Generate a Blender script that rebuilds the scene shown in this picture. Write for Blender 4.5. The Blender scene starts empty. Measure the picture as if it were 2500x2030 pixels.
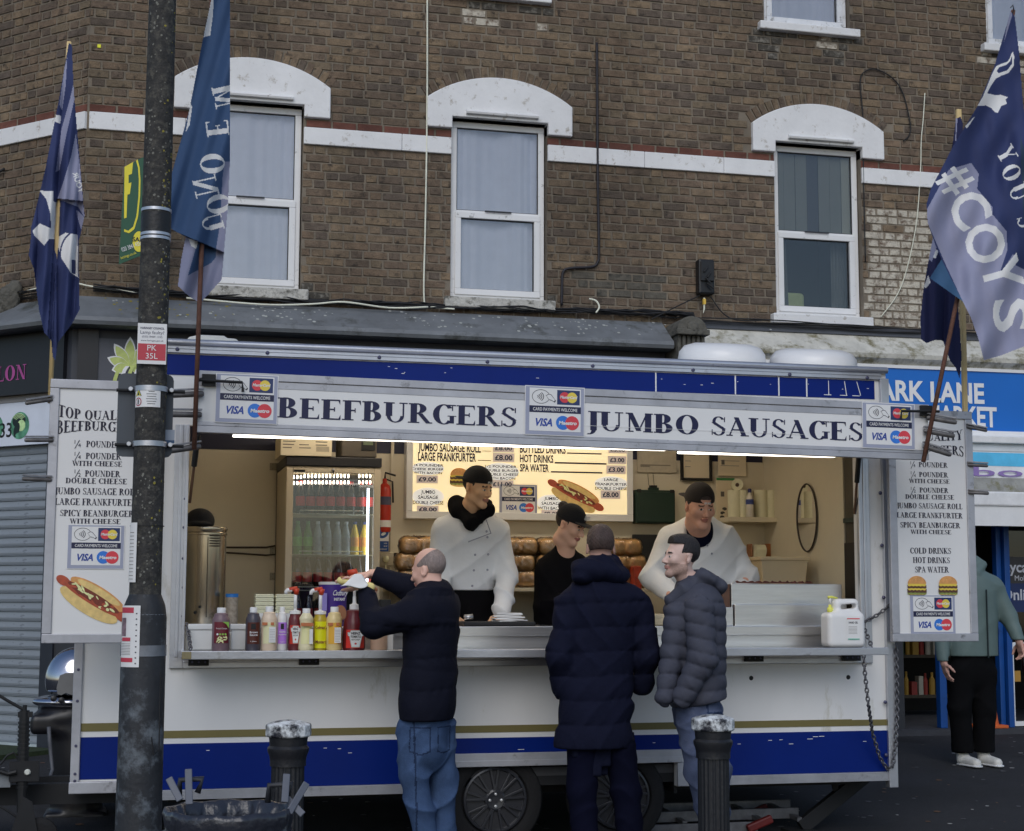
import bpy, bmesh, math, random
import numpy as np
from mathutils import Vector, Matrix
random.seed(7)
rng = np.random.default_rng(7)
SC = bpy.context.scene
COL = SC.collection
PI = math.pi

# ------------------------------------------------------------------ camera
F = 3868.0; YAW = .24095; PIT = .11394; ROLL = .00283; CH = 1.45
_f = Vector((math.sin(YAW)*math.cos(PIT), math.cos(YAW)*math.cos(PIT), math.sin(PIT)))
_r = Vector((math.cos(YAW), -math.sin(YAW), 0)); _u = _r.cross(_f)
_R = _r*math.cos(ROLL)+_u*math.sin(ROLL); _U = -_r*math.sin(ROLL)+_u*math.cos(ROLL)
cam = bpy.data.cameras.new('camera'); camo = bpy.data.objects.new('camera', cam); COL.objects.link(camo)
cam.sensor_width = 36; cam.lens = F/2500*36; cam.clip_end = 400; cam.clip_start = .05
camo.matrix_world = Matrix(((_R.x,_U.x,-_f.x,0),(_R.y,_U.y,-_f.y,0),(_R.z,_U.z,-_f.z,CH),(0,0,0,1)))
SC.camera = camo
# ------------------------------------------------------------------ world, sun, exposure (overcast winter daylight)
W = bpy.data.worlds.new('World'); SC.world = W; W.use_nodes = True
_n = W.node_tree.nodes; _l = W.node_tree.links
sky = _n.new('ShaderNodeTexSky'); sky.sky_type = 'NISHITA'; sky.sun_disc = False
sky.sun_elevation = math.radians(38); sky.sun_rotation = math.radians(200); sky.dust_density = 1.0; sky.air_density = 1.0; sky.ozone_density = 2.0
_l.new(sky.outputs[0], _n['Background'].inputs[0]); _n['Background'].inputs[1].default_value = .12
sun = bpy.data.lights.new('sun', 'SUN'); sun.energy = 1.0; sun.angle = math.radians(40); sun.color = (1, .985, .96)
suno = bpy.data.objects.new('sun', sun); COL.objects.link(suno)
suno.rotation_euler = (math.radians(52), 0, math.radians(-20))
SC.view_settings.view_transform = 'Standard'; SC.view_settings.look = 'None'
SC.view_settings.exposure = -0.15; SC.view_settings.gamma = 1; SC.view_settings.use_curve_mapping = False
SC.cycles.max_bounces = 6; SC.cycles.diffuse_bounces = 3; SC.cycles.glossy_bounces = 3
SC.cycles.transmission_bounces = 4; SC.cycles.transparent_max_bounces = 8
SC.cycles.sample_clamp_indirect = 4; SC.cycles.caustics_reflective = False; SC.cycles.caustics_refractive = False
try:
    SC.cycles.use_denoising = True; SC.cycles.denoiser = 'OPENIMAGEDENOISE'
except Exception: pass

# ------------------------------------------------------------------ measuring helpers (photo pixel on a plane of known distance)
def ray(u, v): return _f+_R*((u-1250)/F)+_U*((1015-v)/F)
def at(u, v, Y):
    q = ray(u, v); p = q*(Y/q.y); p.z += CH; return p
def atz(u, v, z):
    q = ray(u, v); p = q*((z-CH)/q.z); p.z += CH; return p
YT = 9.0      # serving side of the trailer
YB = 10.8     # its inner back wall
YF = 13.4     # shop facade
# ------------------------------------------------------------------ materials
def lin(c):
    c /= 255.0
    return c/12.92 if c <= .04045 else ((c+.055)/1.055)**2.4
GAIN = 1.9
def pc(r, g, b, k=None):
    c = [lin(x) for x in (r, g, b)]; Lm = max(.002, .3*c[0]+.55*c[1]+.15*c[2])
    k = GAIN*min(1.0, (Lm/.42))**.13 if k is None else k
    return tuple(min(.86, x*k) for x in c)+(1,)
_mats = {}
def M(name, col, rough=.6, metal=0, var=.12, scale=6, bump=0., bscale=60, spec=.5, emit=0, alpha=1, coat=0, stain=0, stcol=(.03, .03, .03, 1), stscale=3, stretch=(1, 1, 1), sub=0, big=0):
    if name in _mats: return _mats[name]
    m = bpy.data.materials.new(name); m.use_nodes = True
    nt = m.node_tree; N = nt.nodes; L = nt.links; b = N['Principled BSDF']
    b.inputs['Roughness'].default_value = rough; b.inputs['Metallic'].default_value = metal
    b.inputs['Specular IOR Level'].default_value = spec
    if coat: b.inputs['Coat Weight'].default_value = coat
    if alpha < 1: b.inputs['Alpha'].default_value = alpha
    tc = N.new('ShaderNodeTexCoord'); mp = N.new('ShaderNodeMapping'); mp.inputs['Scale'].default_value = stretch
    gp = N.new('ShaderNodeNewGeometry'); L.new(gp.outputs['Position'] if big else tc.outputs['Object'], mp.inputs[0])
    nz = N.new('ShaderNodeTexNoise'); nz.inputs['Scale'].default_value = scale; nz.inputs['Detail'].default_value = 5; nz.inputs['Roughness'].default_value = .65
    L.new(mp.outputs[0], nz.inputs[0])
    mr = N.new('ShaderNodeMapRange'); mr.inputs[1].default_value = .3; mr.inputs[2].default_value = .7
    mr.inputs[3].default_value = 1-var; mr.inputs[4].default_value = 1+var
    L.new(nz.outputs[0], mr.inputs[0])
    vm = N.new('ShaderNodeVectorMath'); vm.operation = 'SCALE'; vm.inputs[0].default_value = col[:3]
    L.new(mr.outputs[0], vm.inputs['Scale']); out = vm.outputs[0]
    if stain:
        n2 = N.new('ShaderNodeTexNoise'); n2.inputs['Scale'].default_value = stscale; n2.inputs['Detail'].default_value = 8; n2.inputs['Roughness'].default_value = .7
        L.new(mp.outputs[0], n2.inputs[0])
        r2 = N.new('ShaderNodeMapRange'); r2.inputs[1].default_value = .62-stain*.25; r2.inputs[2].default_value = .72-stain*.15
        L.new(n2.outputs[0], r2.inputs[0])
        mx = N.new('ShaderNodeMix'); mx.data_type = 'RGBA'; mx.inputs[7].default_value = stcol
        L.new(r2.outputs[0], mx.inputs[0]); L.new(out, mx.inputs[6]); out = mx.outputs[2]
    if big:
        n4 = N.new('ShaderNodeTexNoise'); n4.inputs['Scale'].default_value = .9; n4.inputs['Detail'].default_value = 6; n4.inputs['Roughness'].default_value = .6
        m4 = N.new('ShaderNodeMapping'); m4.inputs['Scale'].default_value = (1, 1, .55); L.new(gp.outputs['Position'], m4.inputs[0]); L.new(m4.outputs[0], n4.inputs[0])
        r4 = N.new('ShaderNodeMapRange'); r4.inputs[1].default_value = .35; r4.inputs[2].default_value = .65; r4.inputs[3].default_value = 1-big; r4.inputs[4].default_value = 1+big*.6; L.new(n4.outputs[0], r4.inputs[0])
        v4 = N.new('ShaderNodeVectorMath'); v4.operation = 'SCALE'; L.new(out, v4.inputs[0]); L.new(r4.outputs[0], v4.inputs['Scale']); out = v4.outputs[0]
    L.new(out, b.inputs['Base Color'])
    if bump:
        n3 = N.new('ShaderNodeTexNoise'); n3.inputs['Scale'].default_value = bscale; n3.inputs['Detail'].default_value = 4
        L.new(mp.outputs[0], n3.inputs[0])
        bp = N.new('ShaderNodeBump'); bp.inputs['Strength'].default_value = min(1, bump); bp.inputs['Distance'].default_value = .01
        L.new(n3.outputs[0], bp.inputs['Height']); L.new(bp.outputs[0], b.inputs['Normal'])
    if emit:
        L.new(out, b.inputs['Emission Color']); b.inputs['Emission Strength'].default_value = emit
    _mats[name] = m
    return m
def glass(name, tint=(.9, .95, 1, 1), refl=.18, rough=.03):
    if name in _mats: return _mats[name]
    m = bpy.data.materials.new(name); m.use_nodes = True; N = m.node_tree.nodes; L = m.node_tree.links
    N.clear(); o = N.new('ShaderNodeOutputMaterial'); mx = N.new('ShaderNodeMixShader')
    t = N.new('ShaderNodeBsdfTransparent'); t.inputs[0].default_value = tint
    g = N.new('ShaderNodeBsdfGlossy'); g.inputs['Roughness'].default_value = rough
    fr = N.new('ShaderNodeFresnel'); fr.inputs[0].default_value = 1.5
    ad = N.new('ShaderNodeMath'); ad.operation = 'MULTIPLY_ADD'; ad.inputs[1].default_value = .9; ad.inputs[2].default_value = refl
    L.new(fr.outputs[0], ad.inputs[0]); L.new(ad.outputs[0], mx.inputs[0]); L.new(t.outputs[0], mx.inputs[1]); L.new(g.outputs[0], mx.inputs[2]); L.new(mx.outputs[0], o.inputs[0])
    _mats[name] = m; return m
# ------------------------------------------------------------------ object helpers
def thing(name, label, cat, loc=(0, 0, 0), group=None, kind=None):
    o = bpy.data.objects.new(name, None); COL.objects.link(o); o.location = loc; o.empty_display_size = .1
    tag(o, label, cat, group, kind); return o
def tag(o, label=None, cat=None, group=None, kind=None):
    if label: o['label'] = label
    if cat: o['category'] = cat
    if group: o['group'] = group
    if kind: o['kind'] = kind
    return o
def origin_of(p):
    v = Vector((0, 0, 0))
    while p is not None: v += p.location; p = p.parent
    return v
class MB:
    def __init__(s): s.v = []; s.f = []; s.m = []; s.mats = []
    def mi(s, mat):
        if mat not in s.mats: s.mats.append(mat)
        return s.mats.index(mat)
    def add(s, V, Fs, mat):
        n = len(s.v); s.v += [tuple(p) for p in V]; k = s.mi(mat)
        for f in Fs: s.f.append(tuple(i+n for i in f)); s.m.append(k)
        return s
    def box(s, x0, x1, y0, y1, z0, z1, mat):
        return s.add([(x, y, z) for z in (z0, z1) for y in (y0, y1) for x in (x0, x1)],
                     [(0, 2, 3, 1), (4, 5, 7, 6), (0, 1, 5, 4), (2, 6, 7, 3), (0, 4, 6, 2), (1, 3, 7, 5)], mat)
    def obox(s, c, R, hx, hy, hz, mat):
        c = Vector(c); V = [c+R@Vector((x*hx, y*hy, z*hz)) for z in (-1, 1) for y in (-1, 1) for x in (-1, 1)]
        return s.add(V, [(0, 2, 3, 1), (4, 5, 7, 6), (0, 1, 5, 4), (2, 6, 7, 3), (0, 4, 6, 2), (1, 3, 7, 5)], mat)
    def bar(s, a, b, w, h, mat, up=(0, 0, 1)):
        a = Vector(a); b = Vector(b); d = (b-a).normalized(); up = Vector(up)
        x = d.cross(up)
        if x.length < 1e-4: x = Vector((1, 0, 0))
        x.normalize(); z = x.cross(d)
        return s.obox((a+b)/2, Matrix((x, d, z)).transposed(), w/2, (b-a).length/2, h/2, mat)
    def tube(s, pts, r, mat, n=8, cap=True, closed=False):
        pts = [Vector(p) for p in pts]; k = len(pts); rs = r if isinstance(r, (list, tuple)) else [r]*k
        V = []; prev = None
        for i, p in enumerate(pts):
            if closed: d = pts[(i+1) % k]-pts[i-1]
            else: d = pts[min(i+1, k-1)]-pts[max(i-1, 0)]
            d.normalize()
            if prev is None:
                a = d.orthogonal().normalized()
            else:
                a = (prev-d*prev.dot(d)); a = a.normalized() if a.length > 1e-6 else d.orthogonal().normalized()
            prev = a; b = d.cross(a)
            for j in range(n):
                t = 2*PI*j/n; V.append(p+(a*math.cos(t)+b*math.sin(t))*rs[i])
        Fs = [(i*n+j, i*n+(j+1) % n, (i+1)*n+(j+1) % n, (i+1)*n+j) for i in range(k-1) for j in range(n)]
        if closed: Fs += [((k-1)*n+j, (k-1)*n+(j+1) % n, (j+1) % n, j) for j in range(n)]
        elif cap: Fs += [tuple(range(n-1, -1, -1)), tuple(range((k-1)*n, k*n))]
        return s.add(V, Fs, mat)
    def lathe(s, prof, c, mat, n=24, axis=None, cap=True, mats=None):
        c = Vector(c); Z = Vector(axis).normalized() if axis is not None else Vector((0, 0, 1))
        A = Z.orthogonal().normalized() if axis is not None else Vector((1, 0, 0)); B = Z.cross(A)
        V = [c+Z*h+(A*math.cos(2*PI*j/n)+B*math.sin(2*PI*j/n))*r for r, h in prof for j in range(n)]
        base = len(s.v); s.v += [tuple(p) for p in V]; k = len(prof)
        for i in range(k-1):
            mm = s.mi(mats[i] if mats else mat)
            for j in range(n): s.f.append((base+i*n+j, base+i*n+(j+1) % n, base+(i+1)*n+(j+1) % n, base+(i+1)*n+j)); s.m.append(mm)
        if cap:
            s.f.append(tuple(base+j for j in range(n-1, -1, -1))); s.m.append(s.mi(mats[0] if mats else mat))
            s.f.append(tuple(base+(k-1)*n+j for j in range(n))); s.m.append(s.mi(mats[-1] if mats else mat))
        return s
    def prism(s, poly, y0, y1, mat, axis='y'):
        # poly: list of (a,b); extruded along axis
        n = len(poly)
        def P(a, b, c): return (a, c, b) if axis == 'y' else ((c, a, b) if axis == 'x' else (a, b, c))
        V = [P(a, b, y0) for a, b in poly]+[P(a, b, y1) for a, b in poly]
        return s.add(V, [tuple(range(n)), tuple(range(2*n-1, n-1, -1))]+[(i, i+n, (i+1) % n+n, (i+1) % n) for i in range(n)], mat)
    def build(s, name, parent=None, smooth=False, bevel=0, local=False, mods=None):
        me = bpy.data.meshes.new(name)
        o0 = Vector((0, 0, 0)) if (local or parent is None) else origin_of(parent)
        V = np.array(s.v, dtype=float).reshape(-1, 3)-np.array(o0)
        me.from_pydata(V.tolist(), [], s.f)
        for m in s.mats: me.materials.append(m)
        me.polygons.foreach_set('material_index', s.m)
        if smooth:
            me.polygons.foreach_set('use_smooth', [True]*len(s.f))
        me.validate(); me.update()
        o = bpy.data.objects.new(name, me); COL.objects.link(o); o.parent = parent
        if smooth is True or smooth == 1:
            md = o.modifiers.new('edge', 'EDGE_SPLIT'); md.split_angle = math.radians(38)
        if bevel:
            md = o.modifiers.new('bev', 'BEVEL'); md.width = bevel; md.segments = 2; md.limit_method = 'ANGLE'; md.angle_limit = math.radians(40)
        return o
def copy_tree(o, parent=None):
    c = o.copy(); COL.objects.link(c); c.parent = parent
    for ch in list(o.children): copy_tree(ch, c)
    return c
# frame for flat print
class Fr:
    def __init__(s, o, r=(1, 0, 0), u=(0, 0, 1)):
        s.o = Vector(o); s.r = Vector(r).normalized(); s.u = Vector(u).normalized(); s.n = s.r.cross(s.u)
    def pt(s, x, y, d=0): return s.o+s.r*x+s.u*y+s.n*d
def fpoly(mb, fr, pts, d, mat): mb.add([fr.pt(x, y, d) for x, y in pts], [tuple(range(len(pts)))], mat)
def frect(mb, fr, x0, x1, y0, y1, d, mat): fpoly(mb, fr, [(x0, y0), (x1, y0), (x1, y1), (x0, y1)], d, mat)
def fell(mb, fr, cx, cy, rx, ry, d, mat, n=24, a=0):
    P = []
    for i in range(n):
        t = 2*PI*i/n; x = rx*math.cos(t); y = ry*math.sin(t)
        P.append((cx+x*math.cos(a)-y*math.sin(a), cy+x*math.sin(a)+y*math.cos(a)))
    fpoly(mb, fr, P, d, mat)
def farc(mb, fr, cx, cy, rx, ry, w, a0, a1, d, mat, n=20, w2=None):
    w2 = w if w2 is None else w2; V = []
    for i in range(n+1):
        t = math.radians(a0+(a1-a0)*i/n)
        V.append(fr.pt(cx+rx*math.cos(t), cy+ry*math.sin(t), d)); V.append(fr.pt(cx+(rx-w)*math.cos(t), cy+(ry-w2)*math.sin(t), d))
    mb.add(V, [(2*i, 2*i+2, 2*i+3, 2*i+1) for i in range(n)], mat)
# ------------------------------------------------------------------ lettering
_tc = {}
def sans2d(txt, bold=0.0):
    k = (txt, bold)
    if k in _tc: return _tc[k]
    cu = bpy.data.curves.new('t', 'FONT'); cu.body = txt; cu.size = 1; cu.resolution_u = 3; cu.offset = bold
    o = bpy.data.objects.new('t', cu); COL.objects.link(o)
    dg = bpy.context.evaluated_depsgraph_get(); me = bpy.data.meshes.new_from_object(o.evaluated_get(dg))
    V = np.array([v.co[:2] for v in me.vertices]).reshape(-1, 2); Fs = [tuple(p.vertices) for p in me.polygons]
    bpy.data.objects.remove(o); bpy.data.curves.remove(cu); bpy.data.meshes.remove(me)
    if len(V): V[:, 0] -= V[:, 0].min(); V /= .70
    w = V[:, 0].max() if len(V) else 0
    _tc[k] = (V, Fs, w); return _tc[k]
def _sf():
    T = .235; t = .07; g = {}
    def v(x, y0=0, y1=1, w=T): return ('l', x, y0, x, y1, w)
    def h(x0, x1, y, w=t): return ('r', x0, x1, y-w/2, y+w/2)
    def s(x, y, w=.4): return ('r', x-w/2, x+w/2, (0 if y == 0 else 1-t*.8), (t*.8 if y == 0 else 1))
    def tk(x, y, d, l=.2): return ('p', [(x, y), (x, y+d*l), (x-.09, y)])
    a = lambda cx, cy, rx, ry, a0, a1, T_=T: ('a', cx, cy, rx, ry, a0, a1, T_)
    g['A'] = (.9, [('l', .44, 1, .12, 0, .06), ('l', .40, 1, .72, 0, .19), h(.2, .62, .33), s(.12, 0, .26), s(.74, 0, .34)])
    g['B'] = (.78, [v(.2), s(.16, 0, .3), s(.16, 1, .3), a(.36, .755, .27, .245, -90, 90), a(.36, .265, .34, .265, -90, 90), h(.2, .38, .975), h(.2, .38, .515), h(.2, .38, .025)])
    g['C'] = (.82, [a(.45, .5, .41, .52, 40, 320), tk(.78, .98, -1, .3), ('r', .74, .78, .7, .98)])
    g['D'] = (.9, [v(.2), s(.16, 0, .3), s(.16, 1, .3), a(.36, .5, .47, .5, -90, 90), h(.2, .38, .975), h(.2, .38, .025)])
    g['E'] = (.76, [v(.2), s(.16, 0, .3), s(.16, 1, .3), h(.2, .66, .975), h(.2, .5, .51), h(.2, .68, .025), tk(.68, 1, -1, .24), tk(.7, 0, 1, .26), ('r', .46, .5, .41, .62)])
    g['F'] = (.7, [v(.2), s(.2, 0, .42), s(.16, 1, .3), h(.2, .64, .975), h(.2, .48, .5), tk(.66, 1, -1, .24), ('r', .44, .48, .4, .61)])
    g['G'] = (.9, [a(.45, .5, .41, .52, 40, 320), ('r', .74, .78, .7, .98), v(.74, 0.05, .42, .16), s(.74, 0.4, .3), ('r', .58, .9, .4, .44)])
    g['H'] = (.95, [v(.2), v(.74), s(.2, 0), s(.2, 1), s(.74, 0), s(.74, 1), h(.2, .74, .52)])
    g['I'] = (.42, [v(.2), s(.2, 0), s(.2, 1)])
    g['J'] = (.5, [v(.3, .0, 1), s(.3, 1), a(.14, .02, .245, .24, -110, 0, .16)])
    g['K'] = (.88, [v(.2), s(.2, 0), s(.2, 1), ('l', .68, 1, .26, .42, .06), ('l', .34, .55, .72, 0, .18), s(.68, 1, .3), s(.76, 0, .3)])
    g['L'] = (.72, [v(.2), s(.2, 1, .42), s(.16, 0, .3), h(.2, .64, .025), tk(.66, 0, 1, .28)])
    g['M'] = (1.08, [('l', .2, 0, .2, 1, .06), v(.88), ('l', .22, 1, .54, .06, .19), ('l', .84, 1, .54, .06, .06), s(.2, 0, .3), s(.88, 0, .36), s(.16, 1, .2), s(.92, 1, .26)])
    g['N'] = (.92, [('l', .18, 0, .18, 1, .06), ('l', .74, 0, .74, 1, .06), ('l', .2, 1, .72, 0, .19), s(.18, 0, .3), s(.14, 1, .24), s(.74, 1, .3)])
    g['O'] = (.94, [a(.46, .5, .42, .52, 0, 360)])
    g['P'] = (.74, [v(.2), s(.2, 0, .42), s(.16, 1, .3), a(.36, .73, .32, .27, -90, 90), h(.2, .38, .975), h(.2, .38, .485)])
    g['Q'] = (.94, [a(.46, .5, .42, .52, 0, 360), ('l', .5, .08, .86, -.24, .13)])
    g['R'] = (.86, [v(.2), s(.2, 0, .42), s(.16, 1, .3), a(.36, .75, .3, .25, -90, 90), h(.2, .38, .975), h(.2, .4, .5), ('l', .42, .5, .74, 0, .18), s(.78, 0, .2)])
    g['S'] = (.66, [a(.34, .75, .25, .26, 25, 235, .13), a(.34, .26, .27, .27, -155, 55, .13), ('l', .14, .68, .55, .34, .19), ('r', .56, .6, .72, .98), ('r', .06, .1, .02, .3)])
    g['T'] = (.78, [v(.39), s(.39, 0, .42), h(.04, .74, .975), tk(.76, 1, -1, .26), ('p', [(.02, 1), (.02, .74), (.12, 1)])])
    g['U'] = (.9, [v(.2, .3, 1), ('l', .72, .3, .72, 1, .06), s(.2, 1), s(.72, 1, .3), a(.432, .32, .317, .34, 180, 360, .14)])
    g['V'] = (.86, [('l', .16, 1, .46, 0, .19), ('l', .72, 1, .44, 0, .06), s(.14, 1, .34), s(.72, 1, .28)])
    g['W'] = (1.2, [('l', .14, 1, .38, 0, .18), ('l', .62, .95, .36, 0, .06), ('l', .56, 1, .84, 0, .18), ('l', 1.06, 1, .82, 0, .06), s(.14, 1, .3), s(.56, 1, .28), s(1.08, 1, .26)])
    g['X'] = (.88, [('l', .16, 1, .72, 0, .19), ('l', .7, 1, .16, 0, .06), s(.16, 1, .3), s(.7, 1, .26), s(.16, 0, .26), s(.72, 0, .3)])
    g['Y'] = (.84, [('l', .14, 1, .42, .45, .18), ('l', .7, 1, .42, .45, .06), v(.42, 0, .5), s(.42, 0), s(.14, 1, .32), s(.7, 1, .28)])
    g['Z'] = (.74, [h(.08, .64, .975), h(.06, .66, .025), ('l', .6, 1, .12, 0, .17)])
    g[' '] = (.36, [])
    g['('] = (.4, [a(.5, .5, .4, .62, 120, 240, .1)]); g[')'] = (.4, [a(-.1, .5, .4, .62, -60, 60, .1)])
    return g
SG = _sf(); _sc = {}
def serif2d(txt):
    if txt in _sc: return _sc[txt]
    V = []; Fs = []; Z = []; x = 0
    for ch in txt:
        if ch not in SG:
            v2, f2, w2 = sans2d(ch, .01); n = len(V)
            V += [(px+x+.05, py) for px, py in v2]; Z += [0]*len(v2); Fs += [tuple(i+n for i in f) for f in f2]; x += w2+.14; continue
        adv, st = SG[ch]; k = 0
        for s in st:
            n = len(V); k += 1
            if s[0] == 'l':
                _, xa, ya, xb, yb, w = s; P = [(xa-w/2, ya), (xa+w/2, ya), (xb+w/2, yb), (xb-w/2, yb)]
                if ya > yb: P = P[::-1]
            elif s[0] == 'r': _, xa, xb, ya, yb = s; P = [(xa, ya), (xb, ya), (xb, yb), (xa, yb)]
            elif s[0] == 'p':
                P = s[1]
                ar = sum(P[i][0]*P[(i+1) % 3][1]-P[(i+1) % 3][0]*P[i][1] for i in range(3))
                if ar < 0: P = P[::-1]
            else:
                _, cx, cy, rx, ry, a0, a1, T = s; m = 18 if a1-a0 < 300 else 28; P = None
                for i in range(m+1):
                    t = math.radians(a0+(a1-a0)*i/m); tx = T; ty = .05
                    V.append((cx+rx*math.cos(t)+x, cy+ry*math.sin(t))); V.append((cx+(rx-tx)*math.cos(t)+x, cy+(ry-ty)*math.sin(t)))
                    Z += [k, k]
                Fs += [(n+2*i, n+2*i+2, n+2*i+3, n+2*i+1) for i in range(m)]
            if P: V += [(px+x, py) for px, py in P]; Z += [k]*len(P); Fs.append(tuple(range(n, n+len(P))))
        x += adv
    _sc[txt] = (np.array(V).reshape(-1, 2), Fs, x-.05, Z); return _sc[txt]
def text(mb, fr, txt, x, y, h, d, mat, align='c', font='serif', w=None, rot=0, bold=.0, shear=0, mirror=False):
    if font == 'serif': V, Fs, tw, Z = serif2d(txt)
    else: V, Fs, tw = sans2d(txt, bold); Z = [0]*len(V)
    sx = h if w is None else w/tw
    W_ = tw*sx; x0 = {'c': -W_/2, 'l': 0, 'r': -W_}[align]; cr, sr = math.cos(rot), math.sin(rot); P = []
    for (a, b), z in zip(V, Z):
        X = x0+a*sx+shear*b*h; Yy = b*h
        if mirror: X = -X
        P.append(fr.pt(x+X*cr-Yy*sr, y+X*sr+Yy*cr, d+z*.00012))
    mb.add(P, Fs, mat)
# ------------------------------------------------------------------ signed-distance modelling (bodies, clothes, food)
def smin(a, b, k):
    h = np.clip(.5+.5*(b-a)/k, 0, 1); return b*(1-h)+a*h-k*h*(1-h)
def P_cone(a, b, ra, rb, k=.02, q=0, qp=.1, q0=0, sc=None, op='+'):
    a = np.array(a, float); b = np.array(b, float)
    def fn(P):
        p = P-a; ba = b-a
        if sc is not None:      # squash along axis sc (unit vec, factor)
            ax = np.array(sc[0], float); kf = sc[1]
            p = p+np.outer(p@ax, ax)*(kf-1); ba = ba+ax*(ba@ax)*(kf-1)
        L2 = max(ba@ba, 1e-9); t = np.clip((p@ba)/L2, 0, 1)
        d = np.linalg.norm(p-np.outer(t, ba), axis=1); r = ra+(rb-ra)*t
        if q: r = r+q*(np.sqrt(np.abs(np.sin(PI*((p@ba)/math.sqrt(L2)+q0)/qp)))-.75)
        return (d-r)*(1 if sc is None else min(1, 1.25/sc[1]) if sc[1] > 1 else 1)
    lo = np.minimum(a, b)-max(ra, rb)-.03; hi = np.maximum(a, b)+max(ra, rb)+.03
    return (fn, k, op, lo, hi)
def P_ell(c, r, R=None, k=.02, op='+'):
    c = np.array(c, float); r = np.array(r, float); RM = None if R is None else np.array(R, float)
    def fn(P):
        p = P-c
        if RM is not None: p = p@RM
        k0 = np.linalg.norm(p/r, axis=1); k1 = np.linalg.norm(p/(r*r), axis=1)
        return k0*(k0-1)/np.maximum(k1, 1e-9)
    m = max(r)+.03
    return (fn, k, op, c-m, c+m)
def P_box(c, h, R=None, rd=.01, k=.02, op='+'):
    c = np.array(c, float); h = np.array(h, float)-rd; RM = None if R is None else np.array(R, float)
    def fn(P):
        p = P-c
        if RM is not None: p = p@RM
        q = np.abs(p)-h
        return np.linalg.norm(np.maximum(q, 0), axis=1)+np.minimum(q.max(axis=1), 0)-rd
    m = np.linalg.norm(h)+rd+.03
    return (fn, k, op, c-m, c+m)
def xform(prims, Rm, t, s=1.0):
    Rm = np.array(Rm, float); t = np.array(t, float); out = []
    for fn, k, op, lo, hi in prims:
        def g(P, fn=fn): return fn(((P-t)@Rm)/s)*s
        cs = np.array([[x, y, z] for x in (lo[0], hi[0]) for y in (lo[1], hi[1]) for z in (lo[2], hi[2])])*s@Rm.T+t
        out.append((g, k*s, op, cs.min(0), cs.max(0)))
    return out
def sdf_eval(P, prims):
    d = np.full(len(P), 1.0)
    for fn, k, op, lo, hi in prims:
        m = k*1.5+.06
        idx = np.nonzero(np.all((P > lo-m) & (P < hi+m), axis=1))[0]
        if not len(idx): continue
        e = fn(P[idx])
        if op == '+': d[idx] = smin(d[idx], e, k)
        elif op == '-': d[idx] = -smin(-d[idx], e, k)
        else: d[idx] = -smin(-d[idx], -e, k)
    return d
def sdf_mesh(prims, h, post=None, warp=None):
    pos = [p for p in prims if p[2] == '+']
    lo = np.min([p[3] for p in pos], axis=0)-2*h; hi = np.max([p[4] for p in pos], axis=0)+2*h
    B = 6; n = (np.ceil((hi-lo)/h/B).astype(int))*B
    nb = n//B; g = [np.arange(k) for k in nb]
    bc = np.stack(np.meshgrid(*g, indexing='ij'), -1).reshape(-1, 3)
    cen = lo+(bc+.5)*B*h
    dc = sdf_eval(cen, prims); near = np.abs(dc) < B*h*1.25+.03
    D = np.where(dc.reshape(nb) > 0, 1., -1.).repeat(B, 0).repeat(B, 1).repeat(B, 2).astype(np.float32)
    off = np.stack(np.meshgrid(*[np.arange(B)]*3, indexing='ij'), -1).reshape(-1, 3)
    ii = (bc[near][:, None, :]*B+off[None]).reshape(-1, 3)
    P = lo+ii*h
    Q = P if warp is None else warp(P)
    d = sdf_eval(Q, prims)
    if post is not None: d = post(P, d)
    D[ii[:, 0], ii[:, 1], ii[:, 2]] = d
    D[0] = D[-1] = 1; D[:, 0] = D[:, -1] = 1; D[:, :, 0] = D[:, :, -1] = 1
    S = D < 0
    c = np.zeros(np.array(D.shape)-1, np.uint8)
    for dx in (0, 1):
        for dy in (0, 1):
            for dz in (0, 1): c += S[dx:D.shape[0]-1+dx, dy:D.shape[1]-1+dy, dz:D.shape[2]-1+dz]
    act = np.argwhere((c > 0) & (c < 8)); vid = -np.ones(c.shape, np.int64); vid[tuple(act.T)] = np.arange(len(act))
    acc = np.zeros((len(act), 3)); cnt = np.zeros(len(act))
    cor = [np.array(x) for x in ((0,0,0),(1,0,0),(0,1,0),(1,1,0),(0,0,1),(1,0,1),(0,1,1),(1,1,1))]
    for a in range(8):
        for b in range(a+1, 8):
            if np.abs(cor[a]-cor[b]).sum() != 1: continue
            da = D[tuple((act+cor[a]).T)]; db = D[tuple((act+cor[b]).T)]; m = (da < 0) != (db < 0)
            t = np.where(m, da/np.where(da-db == 0, 1, da-db), 0)
            acc += np.where(m[:, None], cor[a]+t[:, None]*(cor[b]-cor[a]), 0); cnt += m
    V = lo+(act+acc/cnt[:, None])*h
    quads = []
    for ax in range(3):
        o1 = (ax+1) % 3; o2 = (ax+2) % 3
        s0 = [slice(1, -1)]*3; s1 = [slice(1, -1)]*3; s0[ax] = slice(0, -1); s1[ax] = slice(1, None)
        A = S[tuple(s0)]; Bm = S[tuple(s1)]; e = np.argwhere(A != Bm)
        if not len(e): continue
        st = A[tuple(e.T)]; q = e.copy()
        for k in range(3):
            if k != ax: q[:, k] += 1
        def cell(d1, d2):
            w = q.copy(); w[:, o1] -= d1; w[:, o2] -= d2; return vid[tuple(w.T)]
        Q4 = np.stack([cell(1, 1), cell(0, 1), cell(0, 0), cell(1, 0)], 1)
        Q4[~st] = Q4[~st][:, ::-1]; quads.append(Q4)
    Q = np.concatenate(quads)
    Q = Q[(Q >= 0).all(1)]
    return V, Q
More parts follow.
